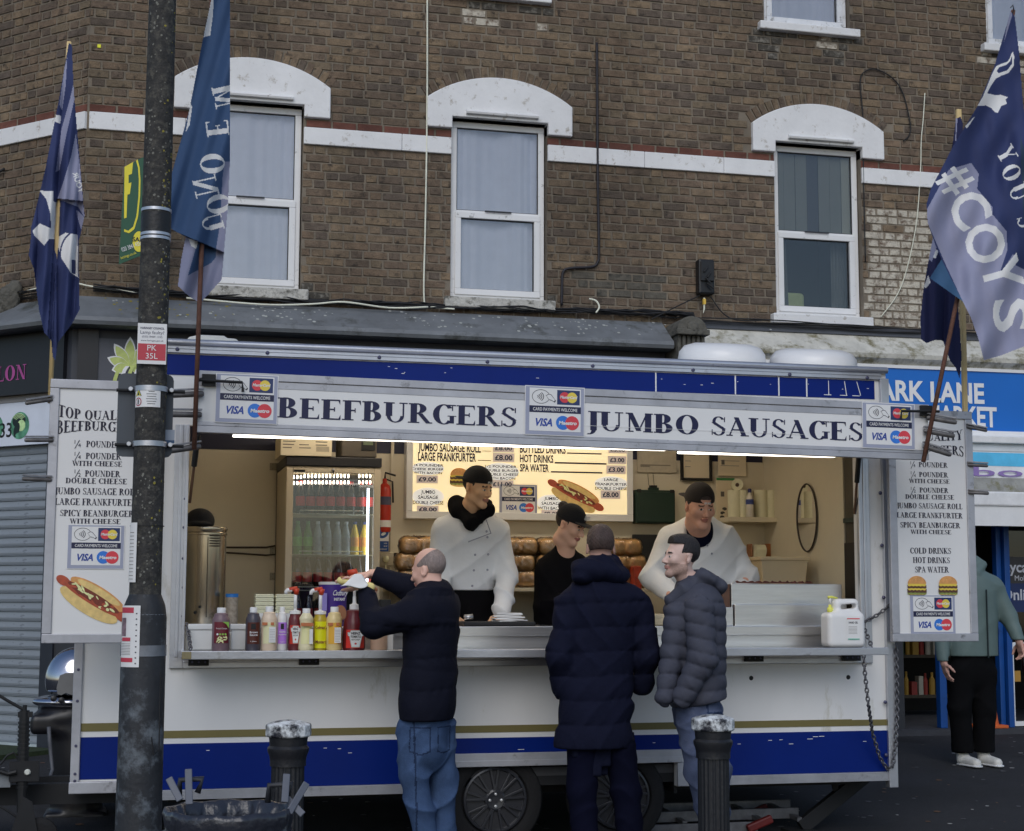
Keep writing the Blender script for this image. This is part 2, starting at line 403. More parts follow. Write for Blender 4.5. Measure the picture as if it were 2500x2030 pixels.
def mesh_np(name, V, Q, mats, mi=None, parent=None, smooth_it=0, shade=True):
    V = V.copy()
    if smooth_it:
        for _ in range(smooth_it):
            acc = np.zeros_like(V); cn = np.zeros(len(V))
            for a, b in ((0, 1), (1, 2), (2, 3), (3, 0)):
                np.add.at(acc, Q[:, a], V[Q[:, b]]); np.add.at(cn, Q[:, a], 1)
                np.add.at(acc, Q[:, b], V[Q[:, a]]); np.add.at(cn, Q[:, b], 1)
            V = V*.4+.6*acc/np.maximum(cn, 1)[:, None]
    me = bpy.data.meshes.new(name); o0 = np.array(origin_of(parent))
    me.vertices.add(len(V)); me.vertices.foreach_set('co', (V-o0).ravel())
    me.loops.add(Q.size); me.loops.foreach_set('vertex_index', Q.ravel())
    me.polygons.add(len(Q)); me.polygons.foreach_set('loop_start', np.arange(0, Q.size, Q.shape[1]))
    if mi is not None: me.polygons.foreach_set('material_index', mi.astype(np.int32))
    me.polygons.foreach_set('use_smooth', np.full(len(Q), shade))
    for m in mats: me.materials.append(m)
    me.update(calc_edges=True); me.validate()
    o = bpy.data.objects.new(name, me); COL.objects.link(o); o.parent = parent
    return o
# ================================================================== GROUND
asphalt = M('asphalt', pc(42, 42, 45), .85, var=.55, scale=110, bump=.7, bscale=260, stain=.25, stcol=pc(28, 28, 30), stscale=1.5, big=.25)
pave = M('pavement', pc(42, 42, 46), .8, var=.3, scale=2.5, bump=.35, bscale=140, stain=.3, stcol=pc(30, 30, 33), stscale=2.2)
GP = [(-40, 0), (9.0, 0), (9.6, .02), (10.3, .09), (11.0, .15), (11.6, .175), (13.4, .21), (60, .22)]
def gz(y):
    for (a, p), (c, q) in zip(GP, GP[1:]):
        if y <= c: return p+(q-p)*(y-a)/(c-a)
    return .22
b = MB(); b.add([(x, y, z) for y, z in GP for x in (-60, 70)], [(2*i, 2*i+1, 2*i+3, 2*i+2) for i in range(len(GP)-1)], asphalt)
b.build('ground').__setitem__('kind', 'structure')
bpy.data.objects['ground'].name = 'ground'
b = MB()
R_ = random.Random(3)
for i in range(700):   # chewing-gum spots, leaves and bits of litter
    x = R_.uniform(-1.5, 9.5); y = R_.uniform(8, 13); a = R_.uniform(0, 6.3); r = R_.uniform(.005, .017)
    m = R_.choice([M('litter_pale', pc(150, 148, 145)), M('litter_brown', pc(95, 70, 50)), M('gum_grey', pc(75, 75, 78)), M('gum_grey', pc(75, 75, 78))])
    b.add([(x+r*math.cos(a+t)*(1.8 if t % 2 else 1), y+r*math.sin(a+t)*1.4, gz(y+r*math.sin(a+t)*1.4)+.004) for t in (0, 1.3, 2.6, 3.8, 5.1)], [(0, 1, 2, 3, 4)], m)
tag(b.build('litter'), 'small pale bits of litter, leaves and gum spots scattered over the asphalt', 'litter', kind='stuff')

# ================================================================== BUILDING
XC = at(211, 300, YF).x
wallF = Fr((0, YF, 0)); c45 = math.sqrt(.5)
chamF = Fr((XC, YF, 0), (c45, -c45, 0))
def fbox(mb, fr, x0, x1, y0, y1, d0, d1, mat):
    V = [fr.pt(x, y, d) for y in (y0, y1) for d in (d1, d0) for x in (x0, x1)]
    mb.add(V, [(0, 2, 3, 1), (4, 5, 7, 6), (0, 1, 5, 4), (2, 6, 7, 3), (0, 4, 6, 2), (1, 3, 7, 5)], mat)
bld = thing('brick_building', 'brown brick corner building with white painted window hoods above two shops', 'building', (XC, YF, 0))
white_paint = M('white_masonry_paint', pc(205, 205, 208), .6, var=.05, scale=5, bump=.25, bscale=25, stain=.16, stcol=pc(135, 128, 118), stscale=12, big=.07)
mortar = M('mortar', pc(103, 95, 84), .95, var=.22, scale=3, bump=.5, bscale=120, big=.25)
BRK = []
for i, c in enumerate([(94, 80, 67), (100, 86, 70), (86, 74, 63), (104, 89, 71), (96, 84, 68), (91, 78, 65), (81, 71, 62), (97, 82, 67)]):
    BRK.append(M('stock_brick_%s' % 'abcdefgh'[i], pc(*c), .92, var=.3, scale=14, bump=.8, bscale=70, stain=.3, stcol=pc(52, 45, 39), stscale=13, big=.3))
redb = [M('red_brick_a', pc(96, 60, 50), .9, var=.2, scale=14, bump=.6, bscale=60, big=.25), M('red_brick_b', pc(84, 52, 43), .9, var=.2, scale=14, bump=.6, bscale=60, big=.25)]
whb = M('flaking_white_brick', pc(152, 146, 134), .9, var=.15, scale=14, bump=.9, bscale=60, stain=.6, stcol=pc(92, 78, 66), stscale=16, big=.1)
def xz(u, v, Y=YF): p = at(u, v, Y); return p.x, p.z
W2 = (xz(1101, 500)[0], xz(1336, 500)[0], xz(1218, 737)[1], xz(1218, 296)[1])
ww = W2[1]-W2[0]; wh = W2[3]-W2[2]
x1 = xz(738, 500)[0]; W1 = (x1-ww, x1, W2[2]-.005, W2[3])
x3 = xz(1892, 500)[0]; W3 = (x3, x3+ww, W2[2]-.01, W2[3]+.0)
xu = xz(1866, 40)[0]; zu = xz(1980, 72)[1]; U3 = (xu, xu+ww, zu, zu+1.5)
xv = xz(2408, 60)[0]; zv = xz(2440, 118)[1]; U4 = (xv, xv+ww, zv, zv+1.5)
zw = xz(1310, 2)[1]+.02; xw = xz(1340, 2)[0]; U2 = (xw-.06-ww, xw-.06, zw, zw+1.5)
x0w = xz(1043, 0)[0]
U1 = (W1[0], W1[1], zw, zw+1.5)
X4 = xz(2400, 500)[0]
W4 = (x3+ww+1.62, x3+2*ww+1.62, W2[2]-.01, W2[3])
wins = [W1, W2, W3, W4]; ups = [U1, U2, U3, U4]
HO = []
for w in wins:
    ex = .225; zstr = xz(1340, 355)[1]
    HO.append(dict(x0=w[0]-ex, x1=w[1]+ex, zl=zstr+.084, zs=w[3]+.165, za=w[3]+.385, w=w))
def arc_z(h, x):
    c = (h['x1']-h['x0']); s = h['za']-h['zs']; Rr = (c*c/4+s*s)/(2*s); xm = (h['x0']+h['x1'])/2
    return h['za']-Rr+math.sqrt(max(0, Rr*Rr-(x-xm)**2)), Rr, xm
ZS1 = xz(1340, 355)[1]; ZS0 = ZS1-.15; RC = .0755
XE = 12.5; ZT = 8.6; ZB = xz(700, 752)[1]
# mortar core with real openings
def core(fr, s0, s1, z0, z1, ops, mb, d0=-.25, d1=-.007):
    xs = sorted({s0, s1, *[o[0] for o in ops], *[o[1] for o in ops]}); zs = sorted({z0, z1, *[o[2] for o in ops], *[o[3] for o in ops]})
    xs = [x for x in xs if s0 <= x <= s1]; zs = [z for z in zs if z0 <= z <= z1]
    for i in range(len(xs)-1):
        run = None
        for j in range(len(zs)-1):
            xm = (xs[i]+xs[i+1])/2; zm = (zs[j]+zs[j+1])/2
            op = any(o[0] < xm < o[1] and o[2] < zm < o[3] for o in ops)
            if not op:
                if run is None: run = zs[j]
                end = zs[j+1]
            if (op or j == len(zs)-2) and run is not None:
                fbox(mb, fr, xs[i], xs[i+1], run, end, d0, d1, mortar); run = None
mb = MB()
core(wallF, XC+.004, XE, ZB-.6, ZT, wins+ups, mb)
core(chamF, -5, -.004, ZB-.6, ZT, [], mb)
mb.build('wall', bld)
# bricks
_bm = {}
def brick_mesh(L, H, mat, v):
    k = (round(L, 3), round(H, 3), mat.name, v)
    if k in _bm: return _bm[k]
    r = random.Random(hash((k[0], k[1], v)) & 0xffff); j = lambda a=.0022: r.uniform(-a, a)
    me = bpy.data.meshes.new('brick'); D = .016; e = .004
    V = []
    for (x, z) in ((0, 0), (L, 0), (L, H), (0, H)): V.append((x+j(), D, z+j()))
    for (x, z) in ((e, e), (L-e, e), (L-e, H-e), (e, H-e)): V.append((x+j(), 0+j(.0035), z+j(.003)))
    me.from_pydata(V, [], [(4, 5, 6, 7), (0, 1, 5, 4), (1, 2, 6, 5), (2, 3, 7, 6), (3, 0, 4, 7)]); me.materials.append(mat); me.update()
    _bm[k] = me; return me
stuff = MB(); cand = []
painted = (xz(2118, 650)[0], xz(2290, 650)[0], xz(2200, 792)[1], xz(2200, 520)[1])
gpatch = (xz(1385, 690)[0], xz(1605, 690)[0], xz(1490, 722)[1], xz(1490, 664)[1])
gbk = M('greyed_brick', pc(80, 76, 68), .92, var=.3, scale=14, bump=.6, bscale=70, stain=.4, stcol=pc(52, 50, 46), stscale=9, big=.2)
sbk = M('sooty_brick', pc(64, 60, 54), .92, var=.3, scale=14, bump=.6, bscale=70, stain=.5, stcol=pc(110, 106, 98), stscale=18, big=.2)
drips = [(U3[0]-.1, U3[1]+.15, U3[2]-.06), (U4[0]-.15, U4[1]+.1, U4[2]-.06), (U2[0], U2[1]+.1, U2[2]-.06), (W1[1]+.02, W1[1]+.14, W1[2]+.1), (W2[1]+.02, W2[1]+.12, W2[2]+.3), (W3[1]+.01, W3[1]+.12, W3[2]+1.1)]
def put_brick(fr, s, z, L, H, mat, v, single=True, basis=None):
    cand.append((fr, s, z, L, H, mat, v, basis, single))
def course(fr, s0, s1, z, k, row, ops, isred=False, cham=False):
    H = RC-.0105; rr = random.Random(k*77+(5 if cham else 1)); s = s0-(.1685 if k % 2 else 0)-.2+rr.uniform(-.02, .02); n = 0
    while s < s1:
        L = (.215 if n % 2 == 0 else .102) if not isred else .215
        L += rr.uniform(-.007, .007); n += 1; a, b_ = max(s, s0)+.004, min(s+L, s1-.004); s += L+.011
        segs = [(a, b_)]
        for o in ops:
            if z+H > o[2]+.01 and z < o[3]-.01:
                ns = []
                for p, q in segs:
                    if q <= o[0] or p >= o[1]: ns.append((p, q)); continue
                    if p < o[0]-.03: ns.append((p, o[0]))
                    if q > o[1]+.03: ns.append((o[1], q))
                segs = ns
        for p, q in segs:
            if q-p < .025: continue
            xm = (p+q)/2; zm = z+H/2
            if not cham:
                bad = False
                for h in HO:
                    if h['x0']-.01 < xm < h['x1']+.01:
                        az, Rr, xc_ = arc_z(h, xm)
                        if h['zl'] < zm < az+.115: bad = True
                if bad: continue
            mt = rr.choice(redb) if isred else rr.choice(BRK)
            if not cham and painted[0] < xm < painted[1] and painted[2] < zm < painted[3] and rr.random() < .96: mt = whb
            if not cham and gpatch[0] < xm < gpatch[1] and gpatch[2] < zm < gpatch[3] and rr.random() < .85: mt = gbk
            if not cham and any(a_ < xm < b2 and z2-.26*(.55+.45*math.sin(xm*9)) < zm < z2 for a_, b2, z2 in drips) and rr.random() < .8: mt = whb if rr.random() < .35 else sbk
            put_brick(fr, p, z, q-p, H, mt, rr.randrange(4))
ops = wins+ups
k = 0; z = ZS1+RC+.002
while z < ZT: course(wallF, XC, XE, z, k, 0, ops); course(chamF, -5, 0, z, k+1, 0, [], cham=True); z += RC; k += 1
course(wallF, XC, XE, ZS1+.004, 0, 0, wins, isred=True); course(chamF, -5, 0, ZS1+.004, 1, 0, [], isred=True, cham=True)
k = 1; z = ZS0-RC+.002
while z > ZB-.1: course(wallF, XC, XE, z, k, 0, ops); course(chamF, -5, 0, z, k+1, 0, [], cham=True); z -= RC; k += 1
# voussoirs over the hoods
for h in HO:
    _, Rr, xm = arc_z(h, 0); zc = h['za']-Rr; amax = math.asin((h['x1']-h['x0'])/2/Rr); n = 21
    for i in range(n):
        a = -amax+(2*amax)*(i+.5)/n; w = 2*amax*Rr/n-.009
        c, s_ = math.cos(a), math.sin(a)
        o = Vector((xm+s_*(Rr+.006), YF-.003, zc+c*(Rr+.006)))
        r = Vector((c, 0, -s_)); u = Vector((s_, 0, c))
        fr = Fr(o, r, u); put_brick(fr, -w/2, 0, w, .104, random.choice(BRK), i % 4, basis=(o, r, u))
def brick_pos(c):
    fr, s, z, L = c[0], c[1], c[2], c[3]; return fr.pt(s+L/2, z+c[4]/2, 0)
def inview(p):
    q = p-Vector((0, 0, CH)); d = q.dot(_f)
    return d > 0 and -.3*2 < 0+q.dot(_R)/d*F/1250*1 < 1.0 and abs(q.dot(_R)/d*F) < 1245 and abs(q.dot(_U)/d*F) < 1010
vis = []
for i, c in enumerate(cand):
    p = brick_pos(c); q = p-Vector((0, 0, CH)); d = q.dot(_f); u_ = q.dot(_R)/d*F+1250; v_ = 1015-q.dot(_U)/d*F
    if 0 < u_ < 2490 and 0 < v_ < 740 and not (60 < u_ < 210 and 100 < v_ < 870) and not (300 < u_ < 560 and v_ > -5):
        vis.append((d*(1 if c[3] > .15 else 1.6), i))
vis.sort(); single = {i for _, i in vis[:300]}
for i, c in enumerate(cand):
    fr, s, z, L, H, mt, v, basis, sg = c
    me = brick_mesh(L, H, mt, v)
    if i in single:
        o = bpy.data.objects.new('brick', me); COL.objects.link(o); o.parent = bld
        r, u, n = fr.r, fr.u, fr.n
        R3 = Matrix((r, -n, u)).transposed().to_4x4(); pos = fr.pt(s, z, .002+.0)
        o.matrix_local = Matrix.Translation(pos-origin_of(bld))@R3
    else:
        V = [fr.pt(s+w.co.x, z+w.co.z, .002-w.co.y) for w in me.vertices]
        stuff.add(V, [tuple(p.vertices) for p in me.polygons], mt)
o = stuff.build('brickwork', bld); o['kind'] = 'stuff'
# string course: separate painted stones
def stones(fr, s0, s1, ops, cham=False):
    s = s0; r = random.Random(4)
    while s < s1-.05:
        e = min(s+r.uniform(.7, 1.1), s1)
        for o_ in ops:
            if s < o_[0] < e: e = o_[0]
        skip = any(o_[0] <= s+.001 < o_[1] for o_ in ops)
        if skip: s = [o_[1] for o_ in ops if o_[0] <= s+.001 < o_[1]][0]; continue
        m = MB(); fbox(m, fr, s+.0015, e-.0015, ZS0, ZS1, -.01, .022+r.uniform(0, .003), white_paint)
        m.build('string_stone', bld, bevel=.006); s = e
stones(wallF, XC+.02, XE, wins); stones(chamF, -5, -.0, [], True)
# hoods
for h in HO:
    w = h['w']; m = MB(); P = [(h['x0'], h['zl']), (h['x0'], h['zs'])]
    for i in range(1, 24):
        x = h['x0']+(h['x1']-h['x0'])*i/24; P.append((x, arc_z(h, x)[0]))
    P += [(h['x1'], h['zs']), (h['x1'], h['zl']), (w[1], h['zl']), (w[1], w[3]), (w[0], w[3]), (w[0], h['zl'])]
    P = [(a, b_) for a, b_ in P][::-1]
    m.prism(P, YF-.045, YF+.1, white_paint)
    o = m.build('window_hood', bld, bevel=.008)
    m = MB(); m.tube([(w[0]+.12, YF-.06, w[3]+.045), (w[1]-.1, YF-.06, w[3]+.045)], .022, white_paint); m.build('hood_moulding', bld, smooth=True)
# windows
upvc = M('white_upvc', pc(190, 194, 204), .35, var=.03, scale=4, stain=.06, stcol=pc(120, 120, 118), stscale=12)
upvc_old = M('weathered_white_frame', pc(170, 172, 175), .6, var=.1, scale=6, stain=.3, stcol=pc(90, 88, 84), stscale=14)
gl = glass('window_glass', (.9, .92, .92, 1), .03, .02)
gln = glass('window_glass_net', (1, 1, 1, 1), .09, .02)
gasket = M('black_gasket', pc(40, 42, 48), .6)
curt = M('net_curtain', (.80, .84, .98, 1), .9, var=.04, scale=8, emit=0)
room = M('dark_room', pc(44, 46, 48), .9)
stone_sill = M('stone_sill', pc(150, 148, 142), .9, var=.2, scale=10, bump=.7, bscale=50, stain=.5, stcol=pc(70, 68, 60), stscale=12)
def window(w, kind, up=False):
    x0, x1, z0, z1 = w; mat = upvc if kind != 'old' else upvc_old; Y0 = YF+.07; fw = .055
    def ring(m, a, b_, c, d, t, y0, y1, mt):
        m.box(a, b_, y0, y1, c, c+t, mt); m.box(a, b_, y0, y1, d-t, d, mt); m.box(a, a+t, y0, y1, c+t, d-t, mt); m.box(b_-t, b_, y0, y1, c+t, d-t, mt)
    m = MB(); ring(m, x0+.01, x1-.01, z0+.02, z1-.01, fw, Y0, Y0+.07, mat)
    zm = z0+(z1-z0)*.485
    m.box(x0+.01+fw, x1-.01-fw, Y0+.001, Y0+.069, zm-.03, zm+.03, mat)
    wi = m.build('window', bld, bevel=.006)
    m = MB(); ring(m, x0+.05, x1-.05, z0+.06, zm+.012, .055, Y0-.014, Y0+.05, mat); m.build('sash', wi, bevel=.005)
    m = MB(); m.box((x0+x1)/2-.12, (x0+x1)/2+.12, Y0-.03, Y0-.014, zm+.018, zm+.03, gasket); m.build('vent_slot', wi)
    for a, c, d in ((x0+.065, zm+.03, z1-.065), (x0+.105, z0+.115, zm-.043)):
        b_ = x0+x1-a
        m = MB(); ring(m, a-.002, b_+.002, c-.002, d+.002, .008, Y0+.012, Y0+.03, gasket); m.build('gasket', wi)
        m = MB(); m.box(a, b_, Y0+.022, Y0+.026, c, d, gl if kind == 'dark' else gln); m.build('pane', wi)
    m = MB(); m.box(x0-.02, x1+.02, Y0+.9, Y0+.92, z0-.1, z1+.1, room); m.box(x0-.02, x0, Y0+.08, Y0+.9, z0-.1, z1+.1, room); m.box(x1, x1+.02, Y0+.08, Y0+.9, z0-.1, z1+.1, room); m.box(x0, x1, Y0+.08, Y0+.9, z1+.08, z1+.1, room); m.box(x0, x1, Y0+.08, Y0+.9, z0-.1, z0-.08, room)
    m.build('room_lining', wi)
    if kind in ('net', 'old'):
        V = []; nx = 150; r = random.Random(int(x0*100)); ph = [r.uniform(0, 6) for _ in range(4)]
        for i in range(nx+1):
            s = i/nx; x = x0+.03+(x1-x0-.06)*s
            for j, zz in enumerate((z0+.03, z0+.5, z1-.5, z1-.03)):
                y = Y0+.078+.032*math.sin(s*15+ph[0]+.3*j+2*math.sin(s*4+ph[2]))*(.5+.5*math.sin(s*6+ph[1]))+.004*math.sin(s*61+ph[1]+3*math.sin(s*7))+.007*math.sin(s*7+ph[3])+.003*math.sin(s*33+j)
                V.append((x, y, zz))
        m = MB(); m.add(V, [(4*i+j, 4*i+4+j, 4*i+5+j, 4*i+1+j) for i in range(nx) for j in range(3)], curt)
        m.build('net_curtain', wi, smooth=2)
    else:
        dk = M('grey_drape', pc(92, 94, 92), .9, var=.15, scale=5)
        for a, b_, sg in ((x0+.02, x0+.16, 1), (x1-.22, x1-.02, -1)):
            V = []
            for i in range(31):
                s = i/30
                for j, zz in enumerate((z0+.03, z1-.03)):
                    V.append((a+(b_-a)*s+(.06*sg if j == 0 else 0)*s, Y0+.16+.014*math.sin(s*30), zz))
            m = MB(); m.add(V, [(2*i, 2*i+2, 2*i+3, 2*i+1) for i in range(30)], dk); m.build('drape', wi, smooth=2)
    if kind == 'dark':  # grey panels imitate a building reflected in the upper pane; no real blind
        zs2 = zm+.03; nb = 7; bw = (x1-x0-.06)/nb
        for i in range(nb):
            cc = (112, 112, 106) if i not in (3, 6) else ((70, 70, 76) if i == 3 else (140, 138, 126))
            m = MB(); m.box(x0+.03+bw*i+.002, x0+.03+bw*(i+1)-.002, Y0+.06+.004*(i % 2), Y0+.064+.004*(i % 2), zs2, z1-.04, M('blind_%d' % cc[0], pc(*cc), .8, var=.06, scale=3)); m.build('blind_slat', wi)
    m = MB(); sx = .06 if not up else .07
    m.box(x0-sx, x1+sx, YF-.075, YF+.075, z0-(.075 if not up else .06), z0+.018, stone_sill if kind == 'net' else white_paint)
    o = m.build('sill', wi, bevel=.01)
    return wi
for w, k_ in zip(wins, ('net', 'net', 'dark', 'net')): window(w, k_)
for w in ups: window(w, 'old', True)
# cushion on the inside of the right window
V, Q = sdf_mesh([P_box((0, 0, 0), (.14, .05, .085), rd=.04, k=.02)], .01)
pp = Vector((W3[0]+.26, YF+.3, W3[2]+.2))
cu = M('pale_green_ribbed_fabric', pc(150, 158, 110), .9, var=.1, bump=.4, bscale=40)
o = mesh_np('cushion', V+np.array(pp), Q, [cu]); tag(o, 'pale green ribbed cushion on the inside ledge of the uncurtained window', 'cushion')

# ------------------------------------------------------------------ cornice over the shopfronts, mitred round the corner
def molding(path, prof, mat, name, parent, smooth=False, mb=None):
    # path: list of (x,y) left->right on the wall face; prof: list of (d,z) outward distance
    pts = [Vector((x, y)) for x, y in path]; V = []; n = len(prof)
    for i, p in enumerate(pts):
        ds = []
        if i > 0: ds.append((pts[i]-pts[i-1]).normalized())
        if i < len(pts)-1: ds.append((pts[i+1]-pts[i]).normalized())
        ns = [Vector((d.y, -d.x)) for d in ds]; nn = sum(ns, Vector((0, 0))).normalized(); kk = 1/nn.dot(ns[0])
        for d, z in prof: V.append((p.x+nn.x*kk*d, p.y+nn.y*kk*d, z))
    m = mb or MB(); Fs = [(i*n+j, i*n+(j+1) % n, (i+1)*n+(j+1) % n, (i+1)*n+j) for i in range(len(pts)-1) for j in range(n)]
    Fs += [tuple(range(n))[::-1], tuple(range((len(pts)-1)*n, len(pts)*n))]
    m.add(V, Fs, mat); return m if mb else m.build(name, parent, smooth=smooth)
lead = M('weathered_lead', pc(92, 95, 98), .55, var=.25, scale=2.5, bump=.35, bscale=9, stain=.35, stcol=pc(60, 62, 58), stscale=3)
lichen_w = M('pale_lichen', pc(140, 142, 138), .9); lichen_y = M('yellow_lichen', pc(120, 112, 48), .9)
zt = xz(700, 748)[1]; ze = at(700, 806, YF-.36).z; xj = xz(1612, 800)[0]
cpath = [(XC-4.6*c45, YF+4.6*c45), (XC, YF), (xj, YF)]
prof = [(0, zt-.28), (.30, ze-.03), (.36, ze-.02), (.375, ze+.01), (.36, ze+.045), (.30, ze+.085), (.04, zt), (0, zt+.005)]
# sag a little along its length: split in lengths
cp = [cpath[0], (XC-2*c45, YF+2*c45), (XC, YF)]+[(XC+(xj-XC)*i/6, YF) for i in range(1, 7)]
molding(cp, prof, lead, 'lead_cornice', bld)
ml = MB(); R_ = random.Random(8)
for i in range(420):
    t = R_.random(); side = R_.random() < .22
    d = R_.uniform(.05, .31); f_ = (d-.04)/(.30-.04); z = zt+(ze+.085-zt)*f_+.003
    if side: s = -R_.uniform(.1, 2.2); p = chamF.pt(s, z, d)
    else: s = XC+R_.uniform(.1, 6.1); p = Vector((s, YF-d, z))
    cl = math.sin(s*2.1)+math.sin(s*5.3+1)
    if cl < R_.uniform(-1.2, 1): continue
    r = R_.uniform(.004, .014); sl = (ze+.085-zt)/.26; mt = lichen_y if (side or s < XC+1.4) and R_.random() < .6 else lichen_w
    ml.add([(p.x+r*1.2*math.cos(a), p.y-r*math.sin(a), p.z+r*math.sin(a)*-sl*-1 if False else p.z+r*math.sin(a)*sl) for a in (0, 1.05, 2.1, 3.14, 4.2, 5.25)], [(0, 1, 2, 3, 4, 5)], mt)
ml.build('lichen', bld)['kind'] = 'stuff'
# wall under the cornice / fascia backing
dkf = M('dark_grey_fascia', pc(52, 55, 62), .55, var=.15, scale=3, stain=.15, stcol=pc(38, 40, 44))
zf1 = zt-.27; zf0 = xz(80, 985, YF+.6)[1]-.05
molding([cpath[0], cpath[1], (xj, YF)], [(-.2, zf1-.45), (.12, zf1-.45), (.12, zf1), (-.2, zf1)], dkf, 'fascia_board', bld)
# rest of ground floor wall
gfw = M('shop_wall_dark', pc(48, 50, 54), .8, var=.2, scale=3)
core2 = MB(); core2.box(XC+.02, 7.0, YF+.01, YF+.25, 0, zf1-.45, gfw); core2.build('shop_wall', bld)

# ------------------------------------------------------------------ right-hand shop: ledge, band, console
ledge = M('mossy_stone_ledge', pc(158, 156, 148), .9, var=.2, scale=5, bump=.6, bscale=30, stain=.5, stcol=pc(105, 100, 78), stscale=6)
band = M('peeling_white_band', pc(172, 176, 188), .7, var=.08, scale=3, bump=.2, bscale=15, stain=.2, stcol=pc(110, 110, 112), stscale=10)
xk = xz(1690, 800)[0]; zl1 = at(1900, 812, YF).z; zl0 = at(1900, 858, YF-.22).z
molding([(xk, YF), (XE, YF)], [(0, zl0-.09), (.16, zl0-.07), (.22, zl0-.02), (.23, zl0+.02), (.2, zl0+.05), (.03, zl1), (0, zl1)], ledge, 'stone_ledge', bld)
flash = M('grey_flashing', pc(74, 77, 84), .6, var=.15)
m = MB(); m.box(xk, XE, YF-.05, YF+.0, zl1, zl1+.07, flash); m.build('flashing', bld)
zsg1 = at(2300, 905, YF-.14).z; zsg0 = at(2300, 1050, YF-.14).z
m = MB(); m.box(xk, XE, YF-.1, YF+.1, zsg1-.02, zl0-.06, band); m.build('white_band', bld)
# console bracket between the shops
con = M('dark_weathered_stone', pc(82, 80, 74), .95, var=.25, scale=9, bump=.9, bscale=40, stain=.4, stcol=pc(45, 44, 40), stscale=8)
cx = (xj+xk)/2; hw = (xk-xj)/2; zc1 = at(1650, 770, YF-.42).z; zc0 = at(1650, 862, YF-.4).z
m = MB(); P = [(cx-hw*.9, zc1-.12)]+[(cx+hw*.9*math.cos(PI-PI*i/12), zc1-.12+.12*math.sin(PI*i/12)) for i in range(13)]
m.prism(P[::-1], YF-.42, YF, con); m.box(cx-hw, cx+hw, YF-.45, YF, zc1-.17, zc1-.12, con)
for i in range(6): m.box(cx-hw*.85+i*hw*.29, cx-hw*.85+i*hw*.29+hw*.2, YF-.40, YF, zc0-.3, zc1-.17, con)
m.box(cx-hw*.86, cx+hw*.86, YF-.37, YF, zc0-.3, zc1-.17, con); m.lathe([(.0, 0), (.035, 0), (.05, .012), (.055, .03)][::-1], (cx, YF-.45, zc1-.1), con, axis=(0, 1, 0), n=16)
m.build('console', bld, bevel=.008)

# blue fascia sign
blue_sign = M('bright_blue_sign', pc(10, 88, 165), .35, var=.04, scale=2)
sign_white = M('sign_white', pc(200, 205, 215), .5, var=.03)
SX0 = xz(1700, 1000)[0]
sg = thing('shop_sign', 'bright blue market fascia sign with white capital letters', 'sign', (SX0, YF-.1, zsg0))
m = MB(); m.box(SX0, XE, YF-.16, YF-.1, zsg0, zsg1, blue_sign); m.build('sign_panel', sg)
m = MB(); m.box(SX0, XE, YF-.175, YF-.1, zsg1, zsg1+.03, sign_white); m.box(SX0, XE, YF-.175, YF-.1, zsg0-.045, zsg0, sign_white); m.build('sign_frame', sg)
f_ = Fr((0, YF-.16, 0)); m = MB()
def capline(u0, u1, v0, v1, txt, Y, font='sans', mat=sign_white, bold=.03, d=.003, **kw):
    a = at(u0, v1, Y); c = at(u1, v1, Y); t_ = at(u0, v0, Y); text(m, Fr((0, Y, 0)), txt, a.x, a.z, t_.z-a.z, d, mat, align='l', font=font, w=c.x-a.x, bold=bold, **kw)
YS = YF-.163
capline(2120, 2403, 927, 975, 'PARK LANE', YS); capline(2262, 2434, 990, 1037, 'MARKET', YS)
m.build('lettering', sg)
# gutter, awning cassette and valance
aw = thing('shop_awning', 'white awning box with blue and white film strip under the blue market sign', 'awning', (SX0, YF-.1, 2.3))
Yw = YF-.3; zz = lambda v, Y=Yw: at(2440, v, Y).z
skyb = M('light_blue_film', pc(70, 150, 195), .4); film = M('white_film', pc(200, 205, 220), .5); moss = M('mossy_grey_board', pc(120, 120, 116), .9, var=.25, scale=8, stain=.4, stcol=pc(95, 92, 60), stscale=6)
val = M('translucent_valance', pc(182, 192, 210), .6, var=.05)
m = MB(); m.box(SX0, XE, Yw-.05, YF-.1, zz(1084), zz(1066), film); m.box(SX0, XE, Yw, YF-.1, zz(1104), zz(1084), band); m.build('gutter', aw, bevel=.01)
m = MB(); m.add([(SX0, Yw, zz(1104)), (XE, Yw, zz(1104)), (XE, Yw-.04, zz(1168)), (SX0, Yw-.04, zz(1168))], [(0, 1, 2, 3)][::1], film)
m.add([(SX0, Yw-.004, zz(1106)), (XE, Yw-.004, zz(1106)), (XE, Yw-.026, zz(1144)), (SX0, Yw-.024, zz(1136))], [(3, 2, 1, 0)], skyb)
pur = M('purple_print', pc(120, 100, 150), .6)
fr = Fr((0, Yw-.05, 0)); a = at(2370, 1163, Yw); text(m, fr, 'boar', a.x, a.z, .085, 0.0, pur, align='l', font='sans', w=.95, bold=.01)
m.build('printed_strip', aw)
m = MB(); m.add([(SX0, Yw-.04, zz(1168)), (XE, Yw-.04, zz(1168)), (XE, Yw-.1, zz(1203)), (SX0, Yw-.1, zz(1203))], [(3, 2, 1, 0)], moss); m.build('mossy_board', aw)
m = MB(); m.box(SX0, XE, Yw-.12, YF-.1, zz(1238), zz(1203), film); m.build('awning_box', aw, bevel=.015)
m = MB(); nx = 60; V = []
for i in range(nx+1):
    x = SX0+(XE-SX0)*i/nx
    V += [(x, Yw-.1, zz(1238)), (x, Yw-.1+.012*math.sin(i*1.9), zz(1286))]
m.add(V, [(2*i, 2*i+1, 2*i+3, 2*i+2) for i in range(nx)], val); m.build('valance', aw, smooth=2)

